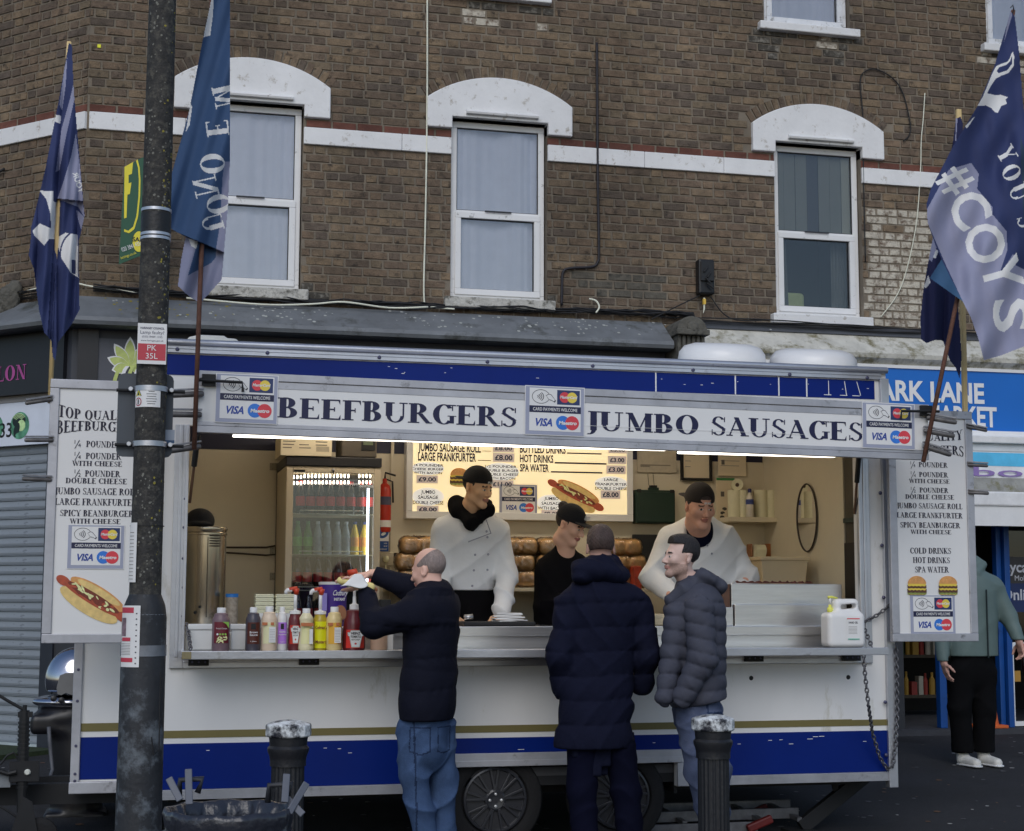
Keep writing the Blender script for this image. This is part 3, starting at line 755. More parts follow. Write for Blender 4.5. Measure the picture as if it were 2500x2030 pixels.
# right shopfront: blue frames, dark interior with shelves
SH = thing('shopfront', 'dark market shopfront with blue door posts and shelves inside', 'shopfront', (8, YF, 0))
blf = M('blue_frame', pc(10, 62, 125), .45, var=.15, scale=4, stain=.15, stcol=pc(20, 30, 50))
dint = M('shop_interior', pc(24, 22, 22), .9, var=.3, scale=3)
zh = zz(1290)
def X(u, Y, v=1600): return at(u, v, Y).x
m = MB(); m.box(6.6, XE, YF+2.2, YF+2.3, 0, zh+.3, dint); m.box(6.6, 6.7, YF+.1, YF+2.2, 0, zh+.3, dint); m.box(6.6, XE, YF+.1, YF+2.2, zh+.2, zh+.3, dint); m.build('interior_lining', SH)
m = MB(); m.box(6.6, XE, YF-.12, YF+2.2, 0, .26, M('threshold', pc(56, 57, 62), .8, var=.2)); m.build('threshold', SH)
Ys = YF+.02
for (ua, ub, d0) in ((2293, 2310, 0), (2440, 2452, 0), (2453, 2466, -.05)):
    m = MB(); m.box(X(ua, Ys), X(ub, Ys), Ys+d0, Ys+.08, .26, zh+.2, blf); m.build('blue_post', SH, bevel=.006)
m = MB(); m.box(X(2466, Ys), XE, Ys-.02, Ys+.05, .27, .31, sign_white); m.box(X(2466, Ys), X(2472, Ys), Ys-.02, Ys+.05, .31, 1.0, band); m.box(X(2466, Ys), XE, Ys-.02, Ys+.05, 1.0, 1.04, band); m.build('window_rail', SH)
m = MB(); dkp = M('dark_poster', pc(48, 46, 46), .5, var=.1); dkb = M('navy_poster', pc(24, 38, 78), .5)
m.box(X(2466, Ys), XE, Ys+.03, Ys+.034, 1.0, zh+.2, glass('shop_glass', (.5, .52, .55, 1), .02, .05)); m.build('pane', SH)
m = MB(); a = at(2459, 1375, Ys+.03); z1p = at(2480, 1360, Ys).z; z2p = at(2480, 1425, Ys).z; z3p = at(2480, 1495, Ys).z
m.box(X(2457, Ys), XE, Ys+.026, Ys+.03, z2p, z1p, dkp); m.box(X(2457, Ys), XE, Ys+.026, Ys+.03, z3p, z2p, dkb)
ptxt = M('grey_print', pc(150, 152, 158), .6)
fr = Fr((0, Ys+.026, 0)); p = at(2462, 1397, Ys); text(m, fr, 'Lyca', p.x-.03, p.z, .1, .003, ptxt, align='l', font='sans', bold=.02); p = at(2481, 1418, Ys); text(m, fr, 'Mobile', p.x, p.z, .05, .003, ptxt, align='l', font='sans')
p = at(2478, 1465, Ys); text(m, fr, 'Online', p.x-.12, p.z, .1, .003, ptxt, align='l', font='sans', bold=.02)
ylp = M('yellow_notice', pc(140, 105, 45), .6); p = at(2474, 1665, Ys); m.box(p.x, p.x+.09, Ys+.02, Ys+.026, p.z, p.z+.1, ylp)
m.build('window_poster', SH)
shelfm = M('shop_shelf', pc(50, 46, 38), .8); R_ = random.Random(5)
for zi in (.45, .85, 1.2, 1.6):
    m = MB(); m.box(6.75, 8.3, YF+1.3, YF+1.7, zi, zi+.03, shelfm); m.build('shelf', SH)
gc = [M('pack_red', pc(105, 32, 26), .5), M('pack_yellow', pc(120, 95, 35), .5), M('pack_green', pc(40, 66, 36), .5), M('pack_brown', pc(60, 42, 28), .5), M('pack_white', pc(120, 118, 110), .5)]
m = MB()
for zi in (.48, .88, 1.23, 1.63):
    x = 6.8
    while x < 8.2:
        w = R_.uniform(.04, .08); h = R_.uniform(.12, .28); c_ = R_.choice(gc)
        if R_.random() < .5: m.lathe([(w*.45, 0), (w*.45, h*.65), (w*.2, h*.8), (w*.2, h)], (x+w/2, YF+1.38, zi), c_, n=10)
        else: m.box(x, x+w*.9, YF+1.34, YF+1.42, zi, zi+h, c_)
        x += w+.012
o = m.build('shelved_groceries'); tag(o, 'mixed bottles and packets on the dark shelves inside the market doorway', 'groceries', kind='stuff')
# traffic cone inside the doorway
orange = M('cone_orange', pc(170, 80, 35), .6, var=.1)
cn = thing('traffic_cone', 'orange traffic cone standing in the market doorway behind the dark trouser legs', 'traffic cone', tuple(at(2421, 1795, YF-.05)))
cn.location.z = .26
cn.location.y = YF-.0
m = MB(); m.lathe([(.10, 0), (.09, .06), (.062, .25), (.035, .42), (.03, .43)], cn.location, orange, n=20); m.build('cone_body', cn, smooth=True)
m = MB(); c = cn.location; m.box(c.x-.14, c.x+.14, c.y-.12, c.y+.12, c.z, c.z+.03, orange); m.build('cone_base', cn, bevel=.008)
# ================================================================== FACADE ATTACHMENTS
blk = M('black_cable', pc(26, 26, 28), .6); wht = M('white_cable', pc(185, 180, 165), .6); ppipe = M('black_conduit', pc(36, 34, 40), .6, var=.3)
R_ = random.Random(12)
def cable(name, pts, r, mat, label, cat='cable', group=None, sub=6):
    P = [Vector(p) for p in pts]; out = []
    for i in range(len(P)-1):
        a = P[max(i-1, 0)]; b_ = P[i]; c = P[i+1]; d = P[min(i+2, len(P)-1)]
        for j in range(sub):
            t = j/sub; out.append(.5*((2*b_)+(c-a)*t+(2*a-5*b_+4*c-d)*t*t+(3*b_-a-3*c+d)*t*t*t))
    out.append(P[-1]); m = MB(); m.tube(out, r, mat, n=6); o = m.build(name, smooth=2)
    return tag(o, label, cat, group)
m = MB()
for i in range(11):
    d = R_.uniform(.01, .05); z0 = R_.uniform(0, .035); P = []
    for j in range(34):
        x = XC+.1+(xj+.2-XC)*j/33; base = zt+.045-.02*math.sin(x*.9)
        P.append((x, YF-.03-d-.02*math.sin(j*.7+i), base+z0+.014*math.sin(j*.9+i*1.7)+.01*math.sin(j*2.1+i)))
    m.tube(P, .006, blk, n=5)
for i in range(4):
    P = []
    for j in range(24):
        x = xk-.1+(XE-xk)*j/23; P.append((x, YF-.07-.01*i, zl1+.05+.015*math.sin(j*.8+i*2)+.01*i))
    m.tube(P, .006, blk, n=5)
for i in range(5):
    P = [chamF.pt(-4.4+4.4*j/12, zt+.04+.01*i+.01*math.sin(j+i), .04+.01*i) for j in range(13)]; m.tube(P, .006, blk, n=5)
o = m.build('cable_bundle'); tag(o, 'bundle of black cables sagging along the top of the shopfront cornice', 'cables')
def fw(u, v, off=.02): return at(u, v, YF-off)
cable('white_cable', [fw(1043, -60), fw(1043, 200), fw(1041, 400), fw(1038, 560), fw(1035, 725, .03), fw(1048, 748, .05), fw(1110, 755, .1)], .008, wht, 'long straight white cable hanging down the brick wall left of the middle window')
cable('white_cable', [fw(455, 728, .12), fw(640, 744, .12), fw(760, 743, .12), fw(840, 738, .12), fw(950, 752, .12), fw(1045, 750, .12)], .008, wht, 'thin white cable running along the lead cornice under the leftmost window')
cable('grey_cable', [chamF.pt(-2.6, zt-.02, .06), chamF.pt(-1.2, zt+.04, .06), chamF.pt(-.2, zt+.12, .06), fw(225, 700, .06), fw(350, 718, .06)], .007, wht, 'white cable wrapping the building corner behind the lamp post')
cable('wall_conduit', [fw(1457, 105), fw(1458, 250), fw(1459, 420), fw(1462, 610), fw(1459, 640), fw(1445, 652), fw(1395, 655), fw(1375, 664), fw(1372, 700), fw(1371, 745)], .012, ppipe, 'black conduit running down the brick wall and stepping left below the string course', 'conduit', sub=5)
cable('loop_cable', [fw(2113, 640), fw(2108, 420), fw(2107, 290), fw(2100, 200), fw(2112, 175), fw(2140, 170), fw(2180, 192), fw(2205, 230), fw(2222, 300), fw(2220, 330), fw(2205, 345)], .006, blk, 'thin black cable looped on the bricks above the right window')
cable('hanging_wire', [fw(2258, 228), fw(2254, 290), fw(2249, 345), fw(2247, 420), fw(2235, 560), fw(2200, 700), fw(2150, 775)], .005, wht, 'thin wire hanging down the wall beside the white painted bricks')
cable('curled_cable', [fw(1438, 730, .05), fw(1455, 735, .07), fw(1463, 750, .09), fw(1455, 764, .1)], .008, wht, 'short curled white cable end left of the black junction box')
cable('wall_cable', [fw(1708, 722, .08), fw(1660, 745, .1), fw(1620, 765, .12), fw(1590, 780, .12)], .006, blk, 'black cable from the junction box down to the stone console')
cable('wall_cable', [fw(1735, 725, .06), fw(1765, 765, .08), fw(1800, 782, .1), fw(1860, 783, .1)], .006, blk, 'black cable from the junction box towards the right window sill')
cable('wall_cable', [fw(1712, 785, .2), fw(1690, 830, .3), fw(1655, 868, .42)], .005, blk, 'black cable crossing in front of the stone console')
cable('corner_cable', [chamF.pt(-2.5, 4.65, .03), chamF.pt(-1.6, 4.9, .03), chamF.pt(-.95, 5.12, .03)], .012, blk, 'black cable crossing the angled corner wall behind the striped flag')
jb = thing('junction_box', 'black cable junction box fixed to the bricks left of the uncurtained window', 'junction box', tuple(fw(1718, 690)))
p0 = fw(1699, 722); p1 = fw(1737, 638); jm = M('black_plastic', pc(24, 25, 28), .45, var=.2)
m = MB(); m.box(p0.x, p1.x, YF-.1, YF, p0.z, p1.z, jm); m.build('box_body', jb, bevel=.02)
m = MB(); m.box(p0.x+.015, p1.x-.015, YF-.125, YF-.1, p0.z+.12, p1.z-.03, jm)
for i in range(4): m.tube([((p0.x+p1.x)/2+.03*math.sin(i*2), YF-.13, p1.z-.08-.05*i), ((p0.x+p1.x)/2-.04+.03*i, YF-.14, p1.z-.13-.05*i)], .009, blk)
m.build('cable_cover', jb, bevel=.008)
m = MB(); p = fw(1719, 728, .06); m.tube([p, p-Vector((0, 0, .1)), p-Vector((.01, 0, .14))], [.01, .008, .003], wht); m.box(p.x-.012, p.x+.012, YF-.075, YF-.045, p.z-.06, p.z-.01, M('yellow_tag', pc(190, 150, 60), .5)); m.build('cable_gland', jb)
# yellow tag on wall, small fixings
m = MB(); p = fw(242, 112); m.box(p.x-.014, p.x+.014, YF-.012, YF, p.z-.014, p.z+.014, M('fluorescent_yellow', pc(215, 215, 30), .5)); tag(m.build('wall_marker'), 'tiny fluorescent yellow marker on the bricks near the building corner', 'marker')
# stub of old bracket on corner (iron pipe and lump)
m = MB(); m.tube([chamF.pt(-2.6, 4.03, .05), chamF.pt(-.95, 3.87, .12)], .03, M('rusty_iron', pc(50, 42, 40), .8, var=.3, bump=.4)); tag(m.build('iron_pipe'), 'dark iron pipe stub fixed to the angled wall left of the striped flag', 'pipe')
V, Q = sdf_mesh([P_ell((0, 0, 0), (.1, .08, .13)), P_ell((.05, 0, .1), (.06, .06, .08)), P_ell((-.04, 0, -.1), (.08, .06, .07))], .015, post=lambda P, d: d+.012*np.sin(P[:, 0]*90)*np.sin(P[:, 2]*80)*np.sin(P[:, 1]*70))
pp = chamF.pt(-.75, 3.93, .1); o = mesh_np('expanding_foam', V+np.array(pp), Q, [con]); tag(o, 'grey crumbling lump round the iron pipe on the angled corner wall', 'wall fixing')

# ------------------------------------------------------------------ estate agent board, projecting beside the lamp post
green = M('board_green', pc(22, 72, 50), .5, var=.08); yel = M('board_yellow', pc(205, 168, 40), .5, var=.06)
Yb = YF-.5; eb = thing('agent_board', 'green and yellow estate agent board projecting from the wall behind the lamp post', 'sign', tuple(at(320, 450, Yb)))
OUT = [(304, 408), (345, 386), (400, 372), (412, 420), (416, 520), (405, 600), (350, 622), (290, 646)]
OUT = [at(u, v, Yb) for u, v in OUT]; m = MB(); m.prism([(p.x, p.z) for p in OUT][::-1], Yb, Yb+.012, green); m.build('board_panel', eb)
m = MB()
def upoly(m, pts, Y, mat):
    V = [at(u, v, Y) for u, v in pts]; m.add(V, [tuple(range(len(V)))], mat)
upoly(m, [(303, 500), (304, 408), (325, 396), (322, 425), (314, 428), (314, 448), (321, 446), (317, 474), (311, 476), (309, 532), (303, 534)], Yb-.003, yel)
P1 = [(336, 390), (341, 410), (343, 440), (342, 480), (337, 530), (328, 560), (315, 570), (303, 566)]
P2 = [(303, 560), (313, 564), (325, 554), (333, 528), (338, 480), (339, 440), (337, 410), (332, 393)]
upoly(m, P1+P2, Yb-.003, yel)
a = at(330, 590, Yb-.003); fell(m, Fr((0, Yb-.005, 0)), a.x+.03, a.z, .05, .085, 0, yel)
f_ = Fr((0, Yb-.008, 0)); text(m, f_, 'SALE', a.x+.03, a.z, .035, 0, M('print_dark', pc(20, 22, 30), .6), font='sans', bold=.02)
p = at(299, 616, Yb); text(m, f_, '020 3841 4350', p.x, p.z, .035, 0, sign_white, align='l', font='sans', w=.17, rot=.42)
p = at(296, 634, Yb); text(m, f_, 'lettings.co.uk', p.x, p.z, .022, 0, yel, align='l', font='sans', w=.13, rot=.42)
m.build('board_print', eb)
m = MB(); m.bar(at(300, 400, Yb+.02)+Vector((.1, .0, 0)), at(300, 400, Yb+.02)+Vector((.1, .5, 0)), .04, .04, M('timber_post', pc(150, 125, 90), .8)); m.build('bracket', eb)

# ------------------------------------------------------------------ left shop on the angled corner: fascia, portrait sign, shutter
def chamz(u, v):   # point of the chamfer plane for a pixel
    q = ray(u, v); n = chamF.n; o = Vector((0, 0, CH)); t = (chamF.o-o).dot(n)/q.dot(n); p = o+q*t
    return (p-chamF.o).dot(chamF.r), p.z
black_s = M('black_fascia', pc(26, 26, 31), .35, var=.1)
mag = M('magenta_letters', pc(140, 62, 118), .5)
fs = thing('salon_sign', 'black salon fascia with magenta serif letters on the angled corner shop', 'sign', tuple(chamF.pt(-1, 3, .2)))
s0, z1 = chamz(186, 835); sa, zb = chamz(60, 965); _, zb = chamz(150, 962)
z0f = zb
m = MB(); fbox(m, chamF, -4.5, .0, z0f, zf1+.0, .12, .16, black_s)
f2 = Fr((XC, YF, 0)); fbox(m, f2, .0, .16, z0f, zf1, .12, .165, black_s); m.build('sign_panel', fs)
m = MB(); a = chamz(33, 940); c = chamz(100, 930); t_ = chamz(60, 898)
hh = chamz(85, 896)[1]-chamz(85, 932)[1]
text(m, chamF, 'SALON', c[0], c[1]-.005, hh, .164, mag, align='r', w=(c[0]-a[0])*1.75); m.build('lettering', fs)
lg = M('grey_panel', pc(66, 68, 76), .5, var=.12)
ls = thing('beauty_sign', 'grey beauty shop panel with green lotus flower beside the black salon fascia', 'sign', tuple(at(300, 900, YF-.14)))
Yl = YF-.15; p0 = at(221, 1010, Yl); p1 = at(640, 842, Yl)
m = MB(); m.box(p0.x, p1.x, Yl, YF+.0, p0.z, p1.z, lg); m.build('sign_panel', ls)
lot = M('lotus_green', pc(150, 160, 92), .5, var=.15, scale=20); lotp = M('lotus_pale', pc(205, 205, 190), .5)
m = MB(); f_ = Fr((0, Yl, 0)); c = at(316, 895, Yl)
for i, (a, l) in enumerate(((20, .17), (55, .2), (90, .22), (125, .2), (160, .17), (-15, .14), (195, .13))):
    A = math.radians(a)
    for sc_, mt, dd in ((1.12, lotp, .002+i*.0012), (1, lot, .0026+i*.0012)):
        L = l*sc_; w = .04*sc_; P = [(c.x+math.cos(A)*L*t-math.sin(A)*w*q*math.sin(PI*t)**.8, c.z+math.sin(A)*L*t+math.cos(A)*w*q*math.sin(PI*t)**.8) for t, q in [(i_/8, 1) for i_ in range(9)]+[(i_/8, -1) for i_ in range(7, 0, -1)]]
        fpoly(m, f_, P[::-1], dd, mt)
for i in range(4):
    P = [(c.x-.14+.05*i+.02*t, c.z-.17+.17*math.sin(t*.5)) for t in (0, 1, 2, 3)]; P2 = [(x+.03, z_-.0) for x, z_ in P[::-1]]
    fpoly(m, f_, P+P2, .012+.001*i, lotp if i % 2 else lot)
a = at(240, 958, Yl); tt = at(240, 944, Yl); text(m, f_, 'BEAUTY', a.x, a.z, tt.z-a.z, .016, lot, align='l', font='sans', bold=.05)
a = at(262, 966, Yl); text(m, f_, '& NAILS', a.x, a.z-.03, .045, .016, lotp, align='l', font='sans', bold=.02)
m.build('sign_print', ls)
# white sign with oval portraits
wsg = thing('portrait_sign', 'white strip sign with two oval green hairstyle portraits above the roller shutter', 'sign', tuple(chamF.pt(-.8, 2.6, .1)))
_, za = chamz(60, 985); _, zb2 = chamz(60, 1090)
m = MB(); fbox(m, chamF, -4.5, .05, zb2, za, .03, .09, M('white_shop_sign', pc(165, 170, 182), .5, var=.05)); m.build('sign_panel', wsg)
m = MB(); fbox(m, chamF, -4.5, .05, za, z0f, .03, .1, M('beige_trim', pc(118, 116, 116), .7)); m.build('trim', wsg)
m = MB(); pg = [M('portrait_green', pc(70, 120, 95), .5, var=.5, scale=12), M('portrait_dark', pc(18, 34, 32), .5), M('portrait_face', pc(150, 175, 125), .5, var=.3, scale=12)]
for k_, (u, v) in enumerate(((69, 1042), (6, 1048))):
    s, z = chamz(u, v); rx = (chamz(92, 1042)[0]-chamz(46, 1042)[0])/2; rz = chamz(60, 1009)[1]-chamz(60, 1042)[1]
    fell(m, chamF, s, z, rx, rz, .092, pg[0]); fell(m, chamF, s-.01, z+rz*.35, rx*.7, rz*.5, .0926, pg[1]); fell(m, chamF, s+.02, z-.0, rx*.42, rz*.42, .0932, pg[2], a=.3)
    fell(m, chamF, s-rx*.3, z-rz*.3, rx*.3, rz*.55, .0935, pg[1], a=-.3); fell(m, chamF, s+rx*.1, z-rz*.7, rx*.5, rz*.2, .0938, pg[0])
    for j in range(4): farc(m, chamF, s-.01, z+rz*.3, rx*(.75-.12*j), rz*(.6-.1*j), .006, 30, 150, .094, pg[2])
s, z = chamz(34, 1070); text(m, chamF, '33', s, z, .12, .092, M('print_black', pc(15, 15, 18), .6), align='c', font='serif')
m.build('sign_print', wsg)
# roller shutter, every slat
sht = thing('roller_shutter', 'closed grey roller shutter of the corner salon', 'shutter', tuple(chamF.pt(-1.5, 0, 0)))
slat_m = M('shutter_grey', pc(112, 118, 124), .45, metal=0, var=.12, scale=2, stain=.12, stcol=pc(70, 72, 74), stscale=4, stretch=(1, 1, 4))
zb_s = chamz(60, 1845)[1]; zt_s = zb2-.02; s1_ = chamz(117, 1500)[0]; SP = .0765; SL = 3.6
prof_s = [(0, 0), (.006, .004), (.010, .02), (.004, .045), (.0, .066), (.004, .0715), (.012, .072), (.012, .076), (-.004, .076), (-.008, 0)]
me = bpy.data.meshes.new('slat'); V = []; 
for x in (0, SL):
    for d, z in prof_s: V.append((x, -d, z))
n = len(prof_s); me.from_pydata(V, [], [(j, (j+1) % n, n+(j+1) % n, n+j) for j in range(n)]+[tuple(range(n))[::-1], tuple(range(n, 2*n))]); me.materials.append(slat_m); me.update()
R3 = Matrix((chamF.r, -chamF.n, chamF.u)).transposed().to_4x4()
z = zb_s+.1
while z < zt_s:
    o = bpy.data.objects.new('slat', me); COL.objects.link(o); o.parent = sht
    o.matrix_local = Matrix.Translation(chamF.pt(s1_-SL, z, .02)-sht.location)@R3; z += SP
m = MB(); fbox(m, chamF, s1_-SL, s1_, zb_s, zb_s+.1, .01, .05, M('shutter_bar', pc(140, 150, 152), .5, var=.15)); m.build('bottom_bar', sht)
m = MB(); fbox(m, chamF, s1_, s1_+.14, 0, zt_s, -.02, .07, M('shutter_guide', pc(38, 42, 50), .5)); m.build('guide_rail', sht)
m = MB(); fbox(m, chamF, -4.5, .3, 0, zb_s, -.02, .03, gfw); m.build('threshold', sht)
core3 = MB(); fbox(core3, chamF, -5, -.01, 0, zf1, -.3, -.02, gfw); fbox(core3, chamF, s1_+.14, 0.2, 0, zb2, -.02, .05, gfw); core3.build('shop_wall', bld)
# artificial grass mat in front of shutter
m = MB(); gm = M('green_mat', pc(44, 56, 34), .95, var=.4, scale=40, bump=.8, bscale=200); fbox(m, chamF, -3.2, .05, .2, .24, .1, .75, gm); o = m.build('grass_mat'); tag(o, 'strip of dark green artificial grass on the ground below the roller shutter', 'mat')
# ================================================================== CATERING TRAILER
alu = M('brushed_aluminium', pc(150, 152, 158), .35, metal=.75, var=.12, scale=3, bump=.08, bscale=60, stain=.04, stcol=pc(120, 120, 122), stscale=6)
alu_d = M('dull_aluminium', pc(142, 143, 148), .5, metal=.5, var=.15, scale=5, stain=.08, stcol=pc(105, 105, 108), stscale=9)
steel = M('stainless_steel', pc(165, 165, 166), .28, metal=.85, var=.1, scale=2, bump=.06, bscale=20, stretch=(1, 1, 14))
twhite = M('trailer_white', pc(186, 192, 200), .35, var=.04, scale=1.5, bump=.03, bscale=30, stain=.12, stcol=pc(158, 156, 148), stscale=5, stretch=(1, 1, .35))
tblue = M('trailer_blue', pc(2, 30, 104), .4, spec=.2, var=.08, scale=2)
tgold = M('trailer_gold', pc(98, 90, 52), .5, var=.06)
cream = M('cream_lining', pc(172, 164, 146), .5, var=.04, scale=2)
bolt = M('bolt_head', pc(70, 70, 92), .4, metal=.6)
rub = M('black_rubber', pc(22, 23, 25), .6, var=.2)
navy_letter = M('navy_lettering', pc(16, 18, 62), .4)
TX0 = at(380, 1500, YT).x; TX1 = at(2176, 1500, YT).x
Z = lambda v, Y=YT, u=1250: at(u, v, Y).z
ZR = at(410, 829, YT).z; ZBt = at(400, 1956, YT).z+.005
HX0 = at(455, 1300, YT).x; HX1 = at(2093, 1300, YT).x; HZ0 = at(460, 1605, YT).z; HZ1 = 2.40
WA0 = at(1050, 1900, YT).x; WA1 = at(1652, 1900, YT).x; WAZ = at(1250, 1868, YT).z
tr = thing('catering_trailer', 'white and blue beefburger catering trailer with raised serving hatch and lit menu', 'food trailer', ((TX0+TX1)/2, YT+.9, 0))
def tp(name, f, bevel=0, smooth=False, parent=None):
    m = MB(); f(m); return m.build(name, parent or tr, bevel=bevel, smooth=smooth)
T = .045; YK = YB+.06
tp('side_panel', lambda m: (m.box(TX0, HX0, YT, YT+T, ZBt, ZR-.03, twhite), m.box(HX1, TX1, YT, YT+T, ZBt, ZR-.03, twhite), m.box(HX0, HX1, YT, YT+T, HZ1, ZR-.03, twhite),
   m.box(HX0, WA0, YT, YT+T, ZBt, HZ0, twhite), m.box(WA1, HX1, YT, YT+T, ZBt, HZ0, twhite), m.box(WA0, WA1, YT, YT+T, WAZ, HZ0, twhite)))
tp('end_panel', lambda m: m.box(TX0, TX0+T, YT+T, YK, ZBt, ZR-.03, twhite)); tp('end_panel', lambda m: m.box(TX1-T, TX1, YT+T, YK, ZBt, ZR-.03, twhite))
tp('back_panel', lambda m: m.box(TX0+T, TX1-T, YK-.05, YK, ZBt, ZR-.03, twhite))
tp('roof', lambda m: m.box(TX0, TX1, YT, YK, ZR-.03, ZR, twhite), bevel=.01)
tp('floor', lambda m: m.box(TX0+T, TX1-T, YT+T, YK-.05, .42, .47, M('trailer_floor', pc(60, 60, 62), .7)))
# inner lining
tp('inner_lining', lambda m: (m.box(TX0+T, TX1-T, YB-.01, YB, .47, ZR-.05, cream), m.box(TX1-T-.03, TX1-T-.01, 9.48, YB-.01, .47, ZR-.05, cream), m.box(TX0+T+.01, TX0+T+.03, YT+.1, YB-.01, .47, ZR-.05, cream), m.box(TX0+T, TX1-T, YT+.1, YB, ZR-.06, ZR-.05, cream)))
navy_in = M('navy_strip', pc(20, 22, 52), .5)
zn = at(560, 1098, YB-.015).z
tp('navy_strip', lambda m: m.box(TX0+T+.04, TX1-T-.04, YB-.016, YB-.01, zn, zn+.2, navy_in))
dg = M('dark_side_window', pc(58, 54, 46), .4, var=.3, scale=3)
tp('side_window', lambda m: (m.box(TX1-T-.03, TX1-T-.01, YT+.08, 9.46, 1.1, 2.5, dg), m.box(TX1-T-.045, TX1-T-.03, YT+.08, 9.46, 1.93, 1.96, M('teal_dark', pc(38, 52, 48), .5)), m.box(TX1-T-.05, TX1-T-.03, YT+.1, 9.44, 1.30, 1.8, M('dim_shelf_dark', pc(34, 30, 28), .6))))
# trims
def rail(m, x0, x1, z0, z1, ribs=7, mat=alu_d, y=YT):
    m.box(x0, x1, y-.012, y, z0, z1, mat)
    for i in range(ribs):
        zz_ = z0+(z1-z0)*(i+.5)/ribs; m.box(x0+.001, x1-.001, y-.016, y-.011, zz_-(z1-z0)/ribs*.28, zz_+(z1-z0)/ribs*.28, mat)
zr1 = at(1775, 1897, YT).z; zr0 = ZBt-.0
zl1_ = at(400, 1930, YT).z
tp('bottom_rail', lambda m: rail(m, TX0, WA0, zr0, zl1_)); tp('bottom_rail', lambda m: rail(m, WA1+.06, TX1-.03, zr0, zl1_))
tp('arch_rail', lambda m: (m.box(WA0-.02, WA1+.03, YT-.02, YT, WAZ-.005, WAZ+.07, alu_d), m.box(WA0-.02, WA1+.03, YT-.028, YT-.02, WAZ-.005, WAZ+.03, alu_d)), bevel=.003)
tp('arch_rail', lambda m: m.box(WA1, WA1+.06, YT-.02, YT, zr0, WAZ-.006, alu_d), bevel=.003)
zb1, zb0 = at(387, 1817, YT).z, zl1_+.002; zg1, zg0 = at(395, 1785, YT).z, at(395, 1803, YT).z
m_ = lambda m, z0, z1, mt, d=.004: (m.box(TX0+.02, WA0-.021, YT-d, YT, z0, z1, mt), m.box(WA1+.062, TX1-.05, YT-d, YT, z0, z1, mt))
def blueband(m):
    m.box(TX0+.02, WA0-.0, YT-.004, YT, zb0, zb1, tblue); m.box(WA1+.062, TX1-.05, YT-.004, YT, zb0, zb1, tblue); m.box(WA0, WA1+.062, YT-.004, YT, WAZ+.068, zb1, tblue)
    R_ = random.Random(4)
    for i in range(22):
        x = R_.uniform(TX0+.1, TX1-.2); z = R_.uniform(WAZ+.08, zb1-.02); l = R_.uniform(.01, .04)
        m.box(x, x+l, YT-.0055, YT-.004, z, z+.003, twhite)
tp('blue_band', blueband)
tp('gold_band', lambda m: (m.box(TX0+.02, TX1-.28, YT-.004, YT, zg0, zg1, tgold), m.box(TX1-.28, TX1-.05, YT-.0042, YT, zg0, zg1-.004, tgold)))
zt1, zt0 = at(410, 864.5, YT).z, at(410, 915, YT).z
def topblue(m):
    xe = at(2134, 940, YT).x; m.box(TX0+.02, xe, YT-.004, YT, zt0, zt1, tblue)
    for u in (1599, 1793, 1899, 1967):
        x = at(u, 940, YT).x; m.box(x, x+.008, YT-.006, YT-.004, zt0, zt1, twhite)
    for i, u in enumerate((2021, 2060, 2090)):
        x = at(u, 940, YT).x; m.add([(x+.012*i, YT-.0062, zt0+.02), (x+.012*i+.005, YT-.0062, zt0+.02), (x+.004, YT-.0062, zt1-.01), (x, YT-.0062, zt1-.01)], [(0, 1, 2, 3)], twhite)
        m.box(x-.03, x+.02, YT-.0065, YT-.0045, zt0+.016, zt0+.02, twhite)
    R_ = random.Random(14)
    for i in range(16):
        x = R_.uniform(HX0+.8, TX1-.1); z = R_.uniform(zt0+.04, zt1-.02); m.box(x, x+R_.uniform(.005, .02), YT-.0055, YT-.004, z, z+.003, twhite)
tp('blue_header', topblue)
zh1 = ZR-.005; zh0 = zt1+.006
tp('roof_trim', lambda m: (m.box(TX0-.01, TX1-.04, YT-.02, YT, zh0, zh1-.03, alu), m.box(TX0-.01, TX1-.04, YT-.025, YT-.02, zh0+.035, zh1-.05, alu)), bevel=.004)
tp('roof_edge', lambda m: m.tube([(TX0-.02, YT-.02, zh1-.012), (TX1+.0, YT-.02, zh1-.012)], .02, alu, n=12), smooth=True)
def bolts(m, pts, r=.012):
    for x, z in pts: m.lathe([(r, 0), (r*.9, .006), (r*.5, .009)], (x, YT-.02, z), bolt, n=10, axis=(0, -1, 0))
for u, v in ((433, 853), (653, 862), (926, 873), (1190, 884), (1447, 894), (1692, 904), (1928, 915), (2117, 923)):
    p = at(u, v, YT-.02); tp('bolt', lambda m: bolts(m, [(p.x, p.z)]))
tp('corner_trim', lambda m: (m.box(TX1-.05, TX1+.008, YT-.025, YT+.03, ZBt-.04, ZR-.08, alu), m.box(TX1-.05, TX1+.006, YT-.03, YT-.025, 2.55, ZR-.07, alu)), bevel=.006)
for u, v in ((2150, 1204), (2154, 1332), (2158, 1459), (2162, 1715), (2164, 1844)):
    p = at(u, v, YT-.03); tp('bolt', lambda m: m.lathe([(.012, 0), (.01, .008), (.005, .01)], (p.x, YT-.025, p.z), bolt, n=10, axis=(0, -1, 0)))
